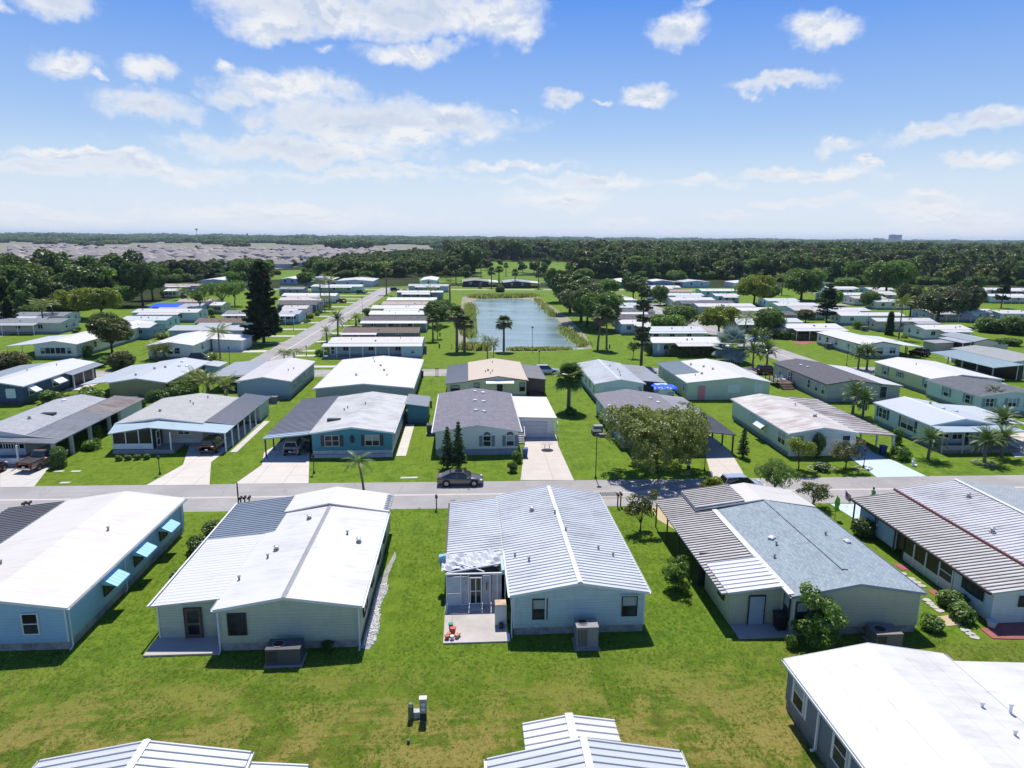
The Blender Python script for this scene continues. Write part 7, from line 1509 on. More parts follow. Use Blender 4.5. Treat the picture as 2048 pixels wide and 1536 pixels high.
# clipped hedge columns and hedges
for (px, py, lx, ly, hh, rd, cl, lb) in [(112, 938, 1.35, 1.3, 2.2, True, 'mid', 'tall clipped hedge column beside the brown pickup truck'), (190, 880, 1.0, 1.0, 1.7, True, 'mid', 'clipped round-top hedge column second along the striped carport'), (247, 838, 1.0, 1.0, 1.6, True, 'mid', 'clipped hedge column third along the carport beside the shed roof'), (282, 826, 1.0, 1.0, 1.8, True, 'dark', 'dark clipped hedge column furthest back behind the striped carport'),
                                       (1622, 681, 9.5, 2.2, 1.7, False, 'mid', 'long clipped green hedge in front of the mauve-walled home'), (1392, 712, 13.5, 2.0, 2.6, False, 'olive', 'long brownish hedge along the slate-blue home porch'), (452, 684 - 3, 2.4, 1.8, 1.5, True, 'yel', 'golden clipped shrub at the foot of the very tall pine')]:
    q = G(px, py); p_ = boxhedge(lx, ly, hh, int(px), cl, .12 if py > 800 else .2, 90 if py > 800 else 30, rd); plant('hedge' if not rd else 'clipped_hedge', p_, lb, 'hedge', (q.x, q.y + ly / 2, 0))
# pond reeds: uncountable
rng = np.random.default_rng(9); Q = []; TT = []
def reeds(a, b, n, wd, hh):
    a, b = G(*a), G(*b)
    for _ in range(n):
        f = rng.random(); p = a.lerp(b, f); x, y = p.x + rng.normal() * wd, p.y + rng.normal() * wd; h_ = hh * rng.uniform(.5, 1.2); a_ = rng.uniform(0, 3.14); w_ = rng.uniform(.12, .3); dx_, dy_ = w_ * math.cos(a_), w_ * math.sin(a_); lx, ly = rng.normal() * .3, rng.normal() * .3
        Q.append([[x - dx_, y - dy_, -.5], [x + dx_, y + dy_, -.5], [x + dx_ * .4 + lx, y + dy_ * .4 + ly, h_ - .4], [x - dx_ * .4 + lx, y - dy_ * .4 + ly, h_ - .4]]); TT.append(rng.random())
reeds((945, 594), (1070, 592), 2000, 1.6, 1.6); reeds((936, 672), (940, 612), 1500, .9, 1.7); reeds((1125, 655), (1170, 690), 900, .9, .9); reeds((1020, 698), (1140, 698), 1100, .6, .8); reeds((930, 697), (965, 697), 900, 1.0, 1.6); reeds((1074, 598), (1110, 632), 500, .8, 1.2)
tag(link('reeds', quad_mesh('reeds', np.array(Q), np.array(TT), leafmat((.27, .34, .09), 'reeds', .5, .5, (.40, .32, .16)))), 'tall reeds and water weeds fringing the pond', 'reeds', kind='stuff')
# ================================================================== woods
def PX(x, y, z=0.0):
    v = Vector((x, y, z - CAM_H)); d = v.dot(c_f); return 1024 + FPX * v.dot(c_r) / d, 768 - FPX * v.dot(c_u) / d
EDGE = [(-400, 655), (0, 636), (130, 622), (215, 604), (262, 594), (300, 578), (340, 566), (400, 561), (480, 559), (540, 557), (650, 556), (760, 556), (1095, 550), (1130, 555), (1240, 558), (1500, 561), (1600, 565), (1640, 569), (1800, 568), (1900, 571), (2048, 571), (2500, 565)]
def edge_y(px):
    for (a, b), (c, d) in zip(EDGE, EDGE[1:]):
        if a <= px <= c: return b + (d - b) * (px - a) / (c - a)
    return EDGE[0][1] if px < EDGE[0][0] else EDGE[-1][1]
def inpoly(x, y, P):
    c = False; j = len(P) - 1
    for i in range(len(P)):
        if (P[i][1] > y) != (P[j][1] > y) and x < (P[j][0] - P[i][0]) * (y - P[i][1]) / (P[j][1] - P[i][1]) + P[i][0]: c = not c
        j = i
    return c
CLEAR = [[(822, 562), (905, 560), (950, 552), (948, 534), (990, 523), (1110, 524), (1172, 528), (1176, 546), (1120, 556), (1110, 572), (822, 572)], [(530, 562), (640, 558), (602, 540), (555, 540)]]
SUBD = [(-200, 548), (200, 548), (330, 546), (480, 546), (580, 535), (680, 522), (780, 512), (900, 502), (930, 489.5), (500, 486), (250, 482.5), (-200, 483.5)]
NOTREE = [(-200, 560), (60, 561), (200, 560), (330, 557), (480, 551), (600, 544), (680, 532), (780, 520), (900, 508), (910, 489.5), (500, 486), (250, 482.5), (-200, 483.5)]
SUBD2 = [(975, 501), (1215, 500), (1215, 493), (975, 492)]
GARD = leafmat((.030, .060, .014)); WILD = []
def wild(seed, h, r, cl, n=9, leaf=.62, dens=5.2, gap=-.45):
    L = lobeset(h, r, h * .55, n, seed, (.30, .52), .95, .62); V, T = cloud(L, dens, leaf, seed, .9, gap, .15); V[:, :, 2] *= h / V[:, :, 2].max()
    return Proto(h, trunk_mesh(h, .28, L[:6], BARK, seed, fork=.4), quad_mesh('crown', V, T, col_leaf(cl)))
WP = [wild(101, 13, 5.5, 'dark'), wild(102, 12, 5.0, 'mid'), wild(103, 14, 5.2, 'dark', 12), wild(104, 11, 5.6, 'olive'), wild(105, 12, 4.6, 'light'), wild(106, 13.5, 6.2, 'grey', 12), PR['sabal'], PR['sabal']]
WSC = [1, 1, 1, 1, 1, 1, 1.7, 1.45]; WLAB = ['dark broad-crowned tree', 'mid-green bushy tree', 'tall dark lumpy-crowned tree', 'olive-green tree', 'bright green tree', 'grey-green wide tree', 'cabbage palm', 'cabbage palm']
wr = random.Random(12); near_pts = []; far_pts = []
def scatter(y0, y1, step0, step1, out, sfun):
    y = y0
    while y < y1:
        f = (y - y0) / (y1 - y0); st = step0 + (step1 - step0) * f; hw = y * .86 + 60; x = -hw * .95 + y * .05
        while x < hw + y * .05:
            X, Y = x + wr.uniform(-.42, .42) * st, y + wr.uniform(-.42, .42) * st; px, py = PX(X, Y)
            if -220 < px < 2270 and py < edge_y(px) and not any(inpoly(px, py, c) for c in CLEAR):
                ins = inpoly(px, py, NOTREE) or inpoly(px, py, SUBD2)
                if not ins or wr.random() < .05: out.append((X, Y, px, py, (lambda v: min(v, .85) if px < 900 and Y > 320 else v)(sfun(Y)) * (.6 if ins else 1)))
            x += st
        y += st
scatter(205, 760, 8.2, 10.5, near_pts, lambda y: wr.choice((.6, .8, .9, 1, 1.05, 1.15, 1.35)) * wr.uniform(.9, 1.1))
near_pts.sort(key=lambda p: -(p[3] + wr.uniform(-2, 2)))
def kind_for(px, py):
    r = wr.random()
    if px > 1840 and py > 548: return 6 if r < .5 else (7 if r < .65 else wr.choice((0, 2, 3)))
    if 850 < px < 1250 and py > 515: return 7 if r < .22 else wr.choice((0, 0, 1, 2, 2, 3, 5))
    if px < 560: return 6 if r < .05 else wr.choice((0, 0, 2, 2, 1, 3, 4, 5))
    return 6 if r < .10 else wr.choice((0, 0, 1, 1, 2, 2, 3, 3, 4, 5))
ind = [p for p in near_pts if 0 <= p[2] <= 2048][:230]; ids = {id(p) for p in ind}; rest = [p for p in near_pts if id(p) not in ids]
def zone(px): return 'left woods behind the park homes' if px < 560 else ('woods at the end of the left street' if px < 860 else ('woods beyond the pond meadow' if px < 1240 else ('woods behind the right block of homes' if px < 1700 else 'woods above the far right homes')))
for (X, Y, px, py, s) in ind:
    k = kind_for(px, py); plant('woodland_palm' if k > 5 else 'woodland_tree', WP[k], '%s fronting the %s' % (WLAB[k], zone(px)), 'tree' if k < 6 else 'palm tree', (X, Y, 0), wr.uniform(0, 6.28), s * WSC[k], group='%ss along the %s' % (WLAB[k], zone(px)))
# lone trees in the meadow
for i, (px, py, k, s) in enumerate([(962, 556, 6, 1.2), (931, 562, 0, .75), (975, 541, 5, .7), (1045, 545, 0, .7), (1068, 549, 2, .7), (1085, 553, 0, .75), (915, 545, 6, 1.3), (1000, 535, 1, .6), (862, 545, 0, .6), (1012, 552, 7, 1.1), (950, 545, 2, .7), (1092, 541, 2, .8)]):
    q = G(px, py); plant('meadow_tree', WP[k], '%s in the open meadow, %s' % (WLAB[k], ['left of the tallest meadow palms', 'just behind the left charcoal home', 'near the meadow centre', 'behind the right charcoal home', 'first of three in a row', 'last of three in a row', 'far left among palms', 'near the upper meadow edge', 'in the left field', 'between the charcoal homes', 'beside the meadow centre', 'at its right rim'][i]), 'tree' if k < 6 else 'palm tree', (q.x, q.y, 0), i, s)

def merged(name, p, sc_=1.0):
    """trunk and crown together, only as a source for the uncountable far woods"""
    o = bpy.data.objects.new(name, p.crown); return o
srcs = bpy.data.collections.new('woodland_sources')
for i, p in enumerate(WP[:7] + [PR['bigm']]): srcs.objects.link(bpy.data.objects.new('source_%d' % i, p.crown))
# a 60 m stand of trees as one source for the horizon
rng = np.random.default_rng(77); VV = []; TT = []
for i in range(5):
    for j in range(5):
        cx, cy = (i - 2 + rng.uniform(-.35, .35)) * 12, (j - 2 + rng.uniform(-.35, .35)) * 12; h_ = rng.uniform(9, 15); r_ = rng.uniform(5.5, 8)
        V, T = cloud([(cx, cy, h_ - r_ * .8, r_), (cx + r_ * .4, cy, h_ - r_ * .9, r_ * .6)], .55, 2.0, i * 5 + j, .8, -.6, .05); VV.append(V); TT.append(np.clip(T + rng.normal() * .25, 0, 1))
VV = np.concatenate(VV); VV[:, :, 2] = np.maximum(VV[:, :, 2], 0)
stands = bpy.data.collections.new('stand_sources'); stands.objects.link(bpy.data.objects.new('stand_0', quad_mesh('stand', VV, np.concatenate(TT), leafmat((.11, .185, .045), var=.7))))
V2 = VV.copy(); V2[:, :, :2] = V2[:, :, :2][:, :, ::-1]; V2[:, :, 2] *= .8; stands.objects.link(bpy.data.objects.new('stand_1', quad_mesh('stand', V2, np.concatenate(TT), leafmat((.15, .20, .055), var=.7))))

def forest(name, pts, coll, label):
    me = bpy.data.meshes.new(name); me.from_pydata([(p[0], p[1], 0) for p in pts], [], [])
    for nm, ty, vals in (('sc', 'FLOAT', [p[2] for p in pts]), ('rot', 'FLOAT', [p[3] for p in pts]), ('idx', 'INT', [p[4] for p in pts])):
        a = me.attributes.new(nm, ty, 'POINT'); a.data.foreach_set('value', vals)
    ob = link(name, me); ob['kind'] = 'stuff'; ob['label'] = label
    g = bpy.data.node_groups.new(name, 'GeometryNodeTree'); g.interface.new_socket('Geometry', in_out='INPUT', socket_type='NodeSocketGeometry'); g.interface.new_socket('Geometry', in_out='OUTPUT', socket_type='NodeSocketGeometry')
    N = g.nodes; L = g.links; gi = N.new('NodeGroupInput'); go = N.new('NodeGroupOutput'); ip = N.new('GeometryNodeInstanceOnPoints'); ci = N.new('GeometryNodeCollectionInfo')
    ci.inputs['Collection'].default_value = coll; ci.inputs['Separate Children'].default_value = True; ci.inputs['Reset Children'].default_value = True; ip.inputs['Pick Instance'].default_value = True
    def at_(nm, ty):
        n = N.new('GeometryNodeInputNamedAttribute'); n.data_type = ty; n.inputs['Name'].default_value = nm; return n.outputs['Attribute']
    cx = N.new('ShaderNodeCombineXYZ'); L.new(at_('rot', 'FLOAT'), cx.inputs[2])
    L.new(gi.outputs[0], ip.inputs['Points']); L.new(ci.outputs[0], ip.inputs['Instance']); L.new(at_('idx', 'INT'), ip.inputs['Instance Index']); L.new(cx.outputs[0], ip.inputs['Rotation']); L.new(at_('sc', 'FLOAT'), ip.inputs['Scale']); L.new(ip.outputs[0], go.inputs[0])
    md = ob.modifiers.new('scatter', 'NODES'); md.node_group = g; return ob
pts = []
for (X, Y, px, py, s) in rest:
    k = min(kind_for(px, py), 6); pts.append((X, Y, s * WSC[k], wr.uniform(0, 6.28), k))
for (X, Y, px, py, s) in near_pts:
    if Y < 520 and not 800 < px < 1180: pts += [(X + wr.uniform(-5, 5), Y + wr.uniform(-7, -1), wr.uniform(.9, 1.7), wr.uniform(0, 6.28), 7) for _ in range(2)]
mid_pts = []; scatter(760, 1500, 13, 19, mid_pts, lambda y: wr.choice((.8, 1, 1.1, 1.3, 1.65)) * wr.uniform(.9, 1.1))
for (X, Y, px, py, s) in mid_pts: k = wr.choice((0, 0, 1, 2, 2, 3, 5)); pts.append((X, Y, s, wr.uniform(0, 6.28), k))
forest('forest', pts, srcs, 'dense green woods spreading beyond the park')
stp = []
for (ya, yb, st, s0) in ((1500, 3000, 46, 1.0), (3000, 6500, 90, 1.9)):
    o = []; scatter(ya, yb, st, st, o, lambda y: 1)
    for (X, Y, px, py, s) in o: stp.append((X, Y, s0 * wr.uniform(.7, 1.15) * wr.choice((1, 1, 1, 1.25)) * (1.0 if s0 < 1.5 else .62 / .8), wr.uniform(0, 6.28), wr.choice((0, 0, 1))))
o = []; scatter(6500, 9500, 160, 160, o, lambda y: 1)
for (X, Y, px, py, s) in o: stp.append((X, Y, 2.6 * wr.uniform(.6, 1.0) * wr.choice((1, 1, 1.3)), wr.uniform(0, 6.28), 0))
forest('far_forest', stp, stands, 'flat far woods reaching the horizon')

# ================================================================== two-storey subdivision on the left
hr_ = random.Random(5); HCOL = [(.50, .47, .44), (.42, .43, .45), (.55, .53, .50), (.60, .58, .53), (.46, .44, .46), (.40, .44, .48)]
def bighouse(idx, W_, D_, Hh, wallc, roofc):
    root = {}
    r_ = paint(roofc, .85, .12); w_ = paint(wallc, .7, .06)
    wall = MB().box(-W_ / 2, W_ / 2, -D_ / 2, D_ / 2, 0, Hh).box(-W_ / 2 + 1, W_ / 2 - 4, -D_ / 2 - 2.5, -D_ / 2 - .01, 0, 3.0)
    e = .5; rf = MB(); a = [(-W_ / 2 - e, -D_ / 2 - e), (W_ / 2 + e, -D_ / 2 - e), (W_ / 2 + e, D_ / 2 + e), (-W_ / 2 - e, D_ / 2 + e)]
    rl = max(.5, W_ / 2 - D_ / 2 + .4); hz = Hh + D_ * .27
    A, B, C_, D2 = [(*p, Hh + .05) for p in a]; R1, R2 = (-rl, 0, hz), (rl, 0, hz); rf.poly([A, B, R2, R1]); rf.poly([C_, D2, R1, R2]); rf.poly([B, C_, R2]); rf.poly([D2, A, R1]); rf.poly([D2, C_, B, A])
    s0 = -W_ / 2 + .6; s1 = W_ / 2 - 3.6; yf = -D_ / 2 - 2.9; rf.poly([(s0, yf, 3.0), (s1, yf, 3.0), (s1 - 1.2, -D_ / 2 - .02, 4.3), (s0 + 1.2, -D_ / 2 - .02, 4.3)]); rf.poly([(s0, yf, 3.0), (s0 + 1.2, -D_ / 2 - .02, 4.3), (s0, -D_ / 2 - .02, 3.0)]); rf.poly([(s1, yf, 3.0), (s1, -D_ / 2 - .02, 3.0), (s1 - 1.2, -D_ / 2 - .02, 4.3)])
    wn = MB()
    for x in (-.32, -.1, .3): wn.box(W_ * x - .55, W_ * x + .55, -D_ / 2 - .05, -D_ / 2 - .005, 4.7 if Hh > 5 else 1.2, 6.0 if Hh > 5 else 2.4)
    for x in (.38,): wn.box(W_ * x - .6, W_ * x + .6, -D_ / 2 - .05, -D_ / 2 - .005, 1.0, 2.4)
    for s_ in (-1, 1):
        for y in (-.2, .22):
            for z in ((1.1, 4.7) if Hh > 5 else (1.1,)): wn.box(s_ * (W_ / 2 + .005), s_ * (W_ / 2 + .05), D_ * y - .5, D_ * y + .5, z, z + 1.2)
    return wall.mesh('wall', w_), rf.mesh('roof', r_), wn.mesh('windows', DARKF), [MB().box(W_ * x - .55, W_ * x + .55, -D_ / 2 - .05, -D_ / 2 - .005, 4.7 if Hh > 5 else 1.2, 6.0 if Hh > 5 else 2.4).mesh('window', glassmat()) for x in (-.32, -.1, .3)]
RC = (.33, .295, .28)
BH = [bighouse(i, w, d, hh, HCOL[i % 6], c) for i, (w, d, hh, c) in enumerate([(15, 12, 5.8, RC), (13, 12, 5.8, (.29, .265, .26)), (18, 13, 3.2, RC), (14, 13, 5.9, (.35, .31, .30)), (16, 12, 5.7, (.27, .25, .245)), (17, 12, 3.1, (.30, .26, .24))])]
cnt = 0; y = 480; SP = []
while y < 1750:
    f = (y - 480) / 1200; x = -.62 * y
    while x < .05 * y:
        X = x + hr_.uniform(-1.5, 1.5); px, py = PX(X, y)
        if inpoly(px, py, SUBD): SP.append((X, y + hr_.uniform(-2, 2), px, py))
        x += 17.5 + 7 * f + (10 if hr_.random() < .12 else 0)
    y += 33 + 75 * f
for i in range(26): px = 984 + 230 * hr_.random(); q = G(px, hr_.uniform(493.6, 498)); SP.append((q.x, q.y, px, 495))
WH2 = BH[1]
streets = sorted({round(p[1] / 40) for p in SP})
if len(SP) > 296: SP = SP[:270] + SP[-26:]
DESC = ['beige two-storey house with taupe hip roof', 'grey two-storey house with brown-grey hip roof', 'single-storey house with wide taupe hip roof', 'cream two-storey house with pinkish-grey hip roof', 'lilac-grey two-storey house with dark taupe roof', 'blue-grey single-storey house with pale hip roof']
for i, (X, Y, px, py) in enumerate(SP):
    k = hr_.randrange(6); w_, r_, wn_, wl_ = BH[k]; zone_ = 'row nearest the woods' if Y < 640 else ('middle rows' if Y < 950 else 'far rows'); sd = 'west' if px < 330 else ('centre' if px < 620 else 'east')
    gr = '%ss in the %s of the %s side' % (DESC[k], zone_, sd) if px < 950 else '%ss in the far cluster beyond the meadow' % DESC[k]
    lb = '%s, estate %s, %s' % (DESC[k], zone_, sd) if px < 950 else '%s in the far cluster beyond the meadow' % DESC[k]
    t = thing('suburban_house', lb, 'house', (X, Y, 0), hr_.choice((0, 0, math.pi / 2, math.pi)) + .02, gr)
    link('wall', w_, t); link('roof', r_, t)
    if Y < 900:
        for wm in wl_: link('window', wm, t)
    elif Y < 1300: o = link('windows', wn_, t); o['kind'] = 'stuff'
for (px, py, c, lb) in [(186, 510, (.60, .62, .62), 'light two-storey house seen over the treetops'), (572, 507, (.16, .20, .27), 'dark slate two-storey house in the estate'), (585, 505, (.42, .52, .62), 'pale blue two-storey house in the estate')][1:]:
    q = G(px, py); w_, r_, wn_, wl_ = bighouse(9, 15, 12, 6.2, c, (.26, .25, .27)); t = thing('suburban_house', lb, 'house', (q.x, q.y, 0), 0); link('wall', w_, t); link('roof', r_, t)
estate = flat('estate_ground', [G(*p)[:2] for p in SUBD[::-1]], -.012, groundmat((.16, .18, .08), (.30, .28, .25), .02))
# distant towers and masts on the horizon
HZ = paint((.30, .34, .40), .7, .1)
for (px, w_, hh, Y, lb) in [(1785, 120, 92, 7000, 'distant blocky high-rise on the right horizon'), (1752, 100, 55, 7000, 'lower distant building left of the high-rise'), (1830, 120, 45, 7200, 'long low distant building right of the high-rise'), (1905, 90, 50, 7200, 'distant building further right on the horizon')]:
    a = G(px, 520); k = Y / a.y; x = a.x * k; t = thing('distant_tower', lb, 'building', (x, Y, 0)); m_ = MB().box(-w_ / 2, w_ / 2, -20, 20, 0, hh).box(-w_ / 3, -w_ / 9, -21, 21, hh, hh + 4); m_.build('wall', HZ, t, off=(0, 0, 0))
    wn = MB()
    for f_ in range(int(hh / 7)): wn.box(-w_ / 2 + 3, w_ / 2 - 3, -20.6, -20.01, 5 + f_ * 7, 8 + f_ * 7)
    wn.build('window_band', DARKF, t, off=(0, 0, 0))
for (px, hh, Y, lb) in [(398, 62, 3600, 'water tower mast on the left horizon'), (498, 40, 3600, 'thin radio mast right of the water tower'), (266, 40, 3400, 'thin radio mast far left on the horizon'), (525, 34, 3800, 'short radio mast in the left distance'), (1137, 40, 4500, 'thin mast over the centre horizon'), (1547, 50, 4500, 'thin mast with small head over the right horizon'), (1318, 42, 4500, 'thin mast right of centre on the horizon')]:
    a = G(px, 520); k = Y / a.y; x = a.x * k; t = thing('mast', lb, 'mast', (x, Y, 0)); MB().tube((0, 0, 0), (0, 0, hh), 1.1, .7, 6).build('pole', GREYP, t, off=(0, 0, 0))
    if 'water' in lb: MB().lathe([(1, hh - 10), (6, hh - 6), (6, hh - 1), (1, hh + 2)], 10).build('tank', HZ, t, off=(0, 0, 0))
    elif 'head' in lb: MB().lathe([(.5, hh - 4), (3, hh - 2), (.5, hh)], 8).build('head', GREYP, t, off=(0, 0, 0))
# ================================================================== vehicles
TYRE = paint((.015, .015, .016), .8, .2); RIM = paint((.30, .31, .32), .3, .2, .8); CGL = paint((.015, .018, .022), .08, .2, 0, .8); LAMP = paint((.75, .76, .74), .2, .05); TAIL = paint((.38, .02, .015), .3, .1); CHR = paint((.5, .5, .5), .2, .1, .9)
def loft(st, name, mat, par, prof, smooth=True):
    b = MB(); n = len(prof)
    for (x, w, z0, z1) in st:
        for (u, v) in prof: b.v.append((x, u * w, z0 + (z1 - z0) * v))
    for k in range(len(st) - 1):
        for i in range(n): j = (i + 1) % n; b.f.append((k * n + i, k * n + j, (k + 1) * n + j, (k + 1) * n + i))
    b.f.append(tuple(range(n))); b.f.append(tuple((len(st) - 1) * n + i for i in reversed(range(n))))
    me = b.mesh(name, mat, smooth=smooth); o = link(name, me, par)
    return o
BODYP = [(-.93, 0), (-1, .25), (-1, .62), (-.97, .86), (-.86, .97), (-.5, 1), (.5, 1), (.86, .97), (.97, .86), (1, .62), (1, .25), (.93, 0)]
def carpaint(c):
    key = ('car', c)
    if key in MATS: return MATS[key]
    mt, t, p = newmat('car paint'); setp(t, p, lin(c), .28, .35, .5); p.inputs['Coat Weight'].default_value = .8; p.inputs['Coat Roughness'].default_value = .06; MATS[key] = mt; return mt
def car(kind, c, label, px, py, heading, s=1.0, name='parked_car'):
    """heading 0: nose to +x"""
    q = G(px, py); t = thing(name, label, 'pickup truck' if kind == 'pickup' else 'car', (q.x, q.y, .02), heading, None, s); cp = carpaint(c)
    if kind == 'sedan': L, B, RZ = 2.42, [(-2.42, .70, .42, .86), (-2.34, .84, .30, 1.0), (-1.75, .91, .24, 1.06), (-1.0, .92, .22, 1.0), (.6, .92, .22, .97), (1.3, .91, .22, .92), (2.0, .87, .24, .80), (2.34, .78, .30, .66), (2.42, .60, .36, .52)], 1.46; gl = [(-1.95, .70, 1.02, 1.04), (-1.1, .74, .98, 1.40), (-.5, .74, .96, 1.46), (.25, .73, .95, 1.44), (1.15, .74, .90, .97)]; wh = (-1.45, 1.45); rf = (-1.05, .35)
    elif kind == 'suv': L, B, RZ = 2.3, [(-2.3, .78, .45, 1.0), (-2.22, .88, .34, 1.12), (-1.6, .93, .28, 1.14), (.7, .93, .26, 1.08), (1.3, .92, .28, 1.02), (1.95, .87, .3, .92), (2.25, .80, .36, .75), (2.3, .65, .45, .6)], 1.72; gl = [(-2.12, .74, 1.08, 1.20), (-1.8, .76, 1.1, 1.66), (-.6, .76, 1.06, 1.72), (.3, .75, 1.05, 1.66), (1.15, .76, 1.0, 1.06)]; wh = (-1.4, 1.42); rf = (-1.85, .35)
    else: L, B, RZ = 2.8, [(-2.75, .90, .5, 1.08), (-2.7, .96, .42, 1.12), (.9, .96, .36, 1.14), (1.6, .95, .38, 1.10), (2.45, .92, .4, 1.0), (2.75, .85, .42, .85), (2.8, .7, .5, .7)], 1.84; gl = [(-.75, .80, 1.1, 1.2), (-.55, .80, 1.1, 1.78), (.2, .80, 1.1, 1.84), (.8, .79, 1.1, 1.76), (1.55, .80, 1.1, 1.14)]; wh = (-1.75, 1.85); rf = (-.6, .8)
    body = loft(B, 'body', cp, t, BODYP)
    loft(gl, 'window', CGL, t, [(-1.06, 0), (-.92, .75), (-.8, 1), (.8, 1), (.92, .75), (1.06, 0)], False)
    rz = RZ; MB().hexa([(rf[0], -.62, rz - .05), (rf[1], -.62, rz - .05), (rf[1], .62, rz - .05), (rf[0], .62, rz - .05)], [(rf[0] + .1, -.56, rz + .03), (rf[1] - .1, -.56, rz + .015), (rf[1] - .1, .56, rz + .015), (rf[0] + .1, .56, rz + .03)]).build('roof', cp, t, off=(0, 0, 0))
    pb = MB(); zb = 1.0 if kind == 'sedan' else 1.1
    for s_ in (-1, 1):
        for (xa, za, xb, zb_) in ((gl[0][0] + .05, gl[0][3], rf[0] + .1, rz), (gl[-1][0] - .02, gl[-1][3], rf[1] - .05, rz), ((rf[0] + rf[1]) / 2, zb, (rf[0] + rf[1]) / 2, rz)): pb.tube((xa, s_ * .77, za - .02), (xb, s_ * .60, zb_ - .01), .04, .035, 5)
    pb.build('window_pillar', cp, t, off=(0, 0, 0))['kind'] = 'stuff'
    wr_ = .36 if kind != 'pickup' else .41
    if 'wheel' + kind not in WIN:
        b = MB(); pr = [(.02, -.11), (wr_ - .08, -.12), (wr_, -.09), (wr_, .09), (wr_ - .08, .12), (.02, .11)]; b.lathe(pr, 18); b.v = [(x, z, y) for (x, y, z) in b.v]
        r = MB(); r.lathe([(.02, -.135), (wr_ * .62, -.13), (wr_ * .62, .13), (.02, .135)], 10); r.v = [(x, z, y) for (x, y, z) in r.v]; a = MB(); a.lathe([(.02, -.1), (wr_ + .07, -.1), (wr_ + .07, .1), (.02, .1)], 18); a.v = [(x, z, y) for (x, y, z) in a.v]
        WIN['wheel' + kind] = (b.mesh('tyre', TYRE, smooth=False), r.mesh('rim', RIM), a.mesh('wheel_arch', BLACK))
    ty, ri, ar = WIN['wheel' + kind]; hw = B[3][1]
    for x in wh:
        for s_ in (-1, 1): o = link('wheel', ty, t, (x, s_ * (hw - .09), wr_)); link('rim', ri, o); link('wheel_arch', ar, t, (x, s_ * (hw - .095), wr_ + .03))
    xe = B[-3][0]; we = B[-3][1]
    for s_ in (-1, 1):
        MB().box(xe - .02, xe + .30, s_ * we * .62, s_ * we * .97, B[-3][3] - .20, B[-3][3] - .06).build('headlight', LAMP, t, off=(0, 0, 0)); MB().box(B[0][0] - .02, B[1][0] + .1, s_ * B[1][1] * .62, s_ * B[1][1] * .98, B[1][3] - .26, B[1][3] - .08).build('taillight', TAIL, t, off=(0, 0, 0))
        MB().box(gl[-1][0] - .35, gl[-1][0] - .15, s_ * (hw + .02), s_ * (hw + .18), zb - .02, zb + .12).build('wing_mirror', cp, t, off=(0, 0, 0))
    MB().box(-L - .03, -L + .12, -.7, .7, .38, .55).build('bumper', DARKF if kind != 'pickup' else CHR, t, off=(0, 0, 0)); MB().box(L - .12, L + .02, -.6, .6, .34, .5).build('bumper', DARKF, t, off=(0, 0, 0)); MB().box(-L - .045, -L - .0305, -.17, .17, .62, .74).build('licence_plate', WHITE, t, off=(0, 0, 0))
    if kind == 'pickup': MB().box(-2.6, -.85, -.78, .78, 1.125, 1.15).build('truck_bed', DARKF, t, off=(0, 0, 0)); [MB().box(-2.7, -.8, s_ * .80, s_ * .93, 1.12, 1.22).build('bed_rail', cp, t, off=(0, 0, 0)) for s_ in (-1, 1)]; MB().box(-2.74, -2.64, -.9, .9, 1.1, 1.22).build('tailgate', cp, t, off=(0, 0, 0))
    if kind == 'sedan' and 'sunroof' in label: MB().box(rf[0] + .5, rf[1] - .15, -.45, .45, rz + .0305, rz + .036).build('sunroof', CGL, t, off=(0, 0, 0))
    return t
N_ = math.pi / 2
car('sedan', '#6f675f', 'dark taupe sedan with glass sunroof parked on the street', 921, 968, -.02, .98)
car('pickup', '#9a8272', 'brown pickup truck backed out of the striped carport at the left edge', 88, 930, N_ - .15)
car('suv', '#23252a', 'dark SUV under the carport of the beige screened-porch home', 428, 899, N_)
car('suv', '#dfe0e4', 'white hatchback with dark roof under the carport of the teal home', 590, 903, N_, .98)
car('suv', '#c9cdd2', 'light grey SUV on the back street right of the pale yellow home', 1092, 748, .05)
car('pickup', '#1577e0', 'bright blue pickup truck on the right side street', 1516, 682, -2.9, .95)
car('suv', '#e6e9ec', 'white SUV parked on the right side street below the blue truck', 1530, 705, -1.45, .95)
car('suv', '#4a1418', 'maroon SUV parked by the deck of the plum-roofed home', 1535, 748, .1)
car('suv', '#1f2226', 'black SUV under the long carport of the white dark-trimmed home', 1838, 711, N_ + .2)
car('suv', '#222831', 'dark car beside the white corner-porch home', 402, 722, .25)
car('suv', '#2b2f33', 'dark grey SUV parked at the mint end wall home by the side street', 722, 588, .1)
car('pickup', '#6b3034', 'dull red pickup parked at the left side of the side street', 680, 606, .1, .9)
car('suv', '#e8eaec', 'white van parked beside dark trees in the far right rows', 1303, 605, .1, 1.05)
car('pickup', '#7a1f22', 'red truck parked before the left charcoal home', 960, 577, N_, .9)
car('suv', '#2a2d33', 'dark vehicle parked at the top end of the side street', 790, 582, 0)
car('suv', '#bfc6cc', 'silver car roof showing behind the lime shrub at the street', 1482, 983, .05)
car('suv', '#3a1a1e', 'dark red car partly cut by the left edge beside the pickup', -26, 952, N_)

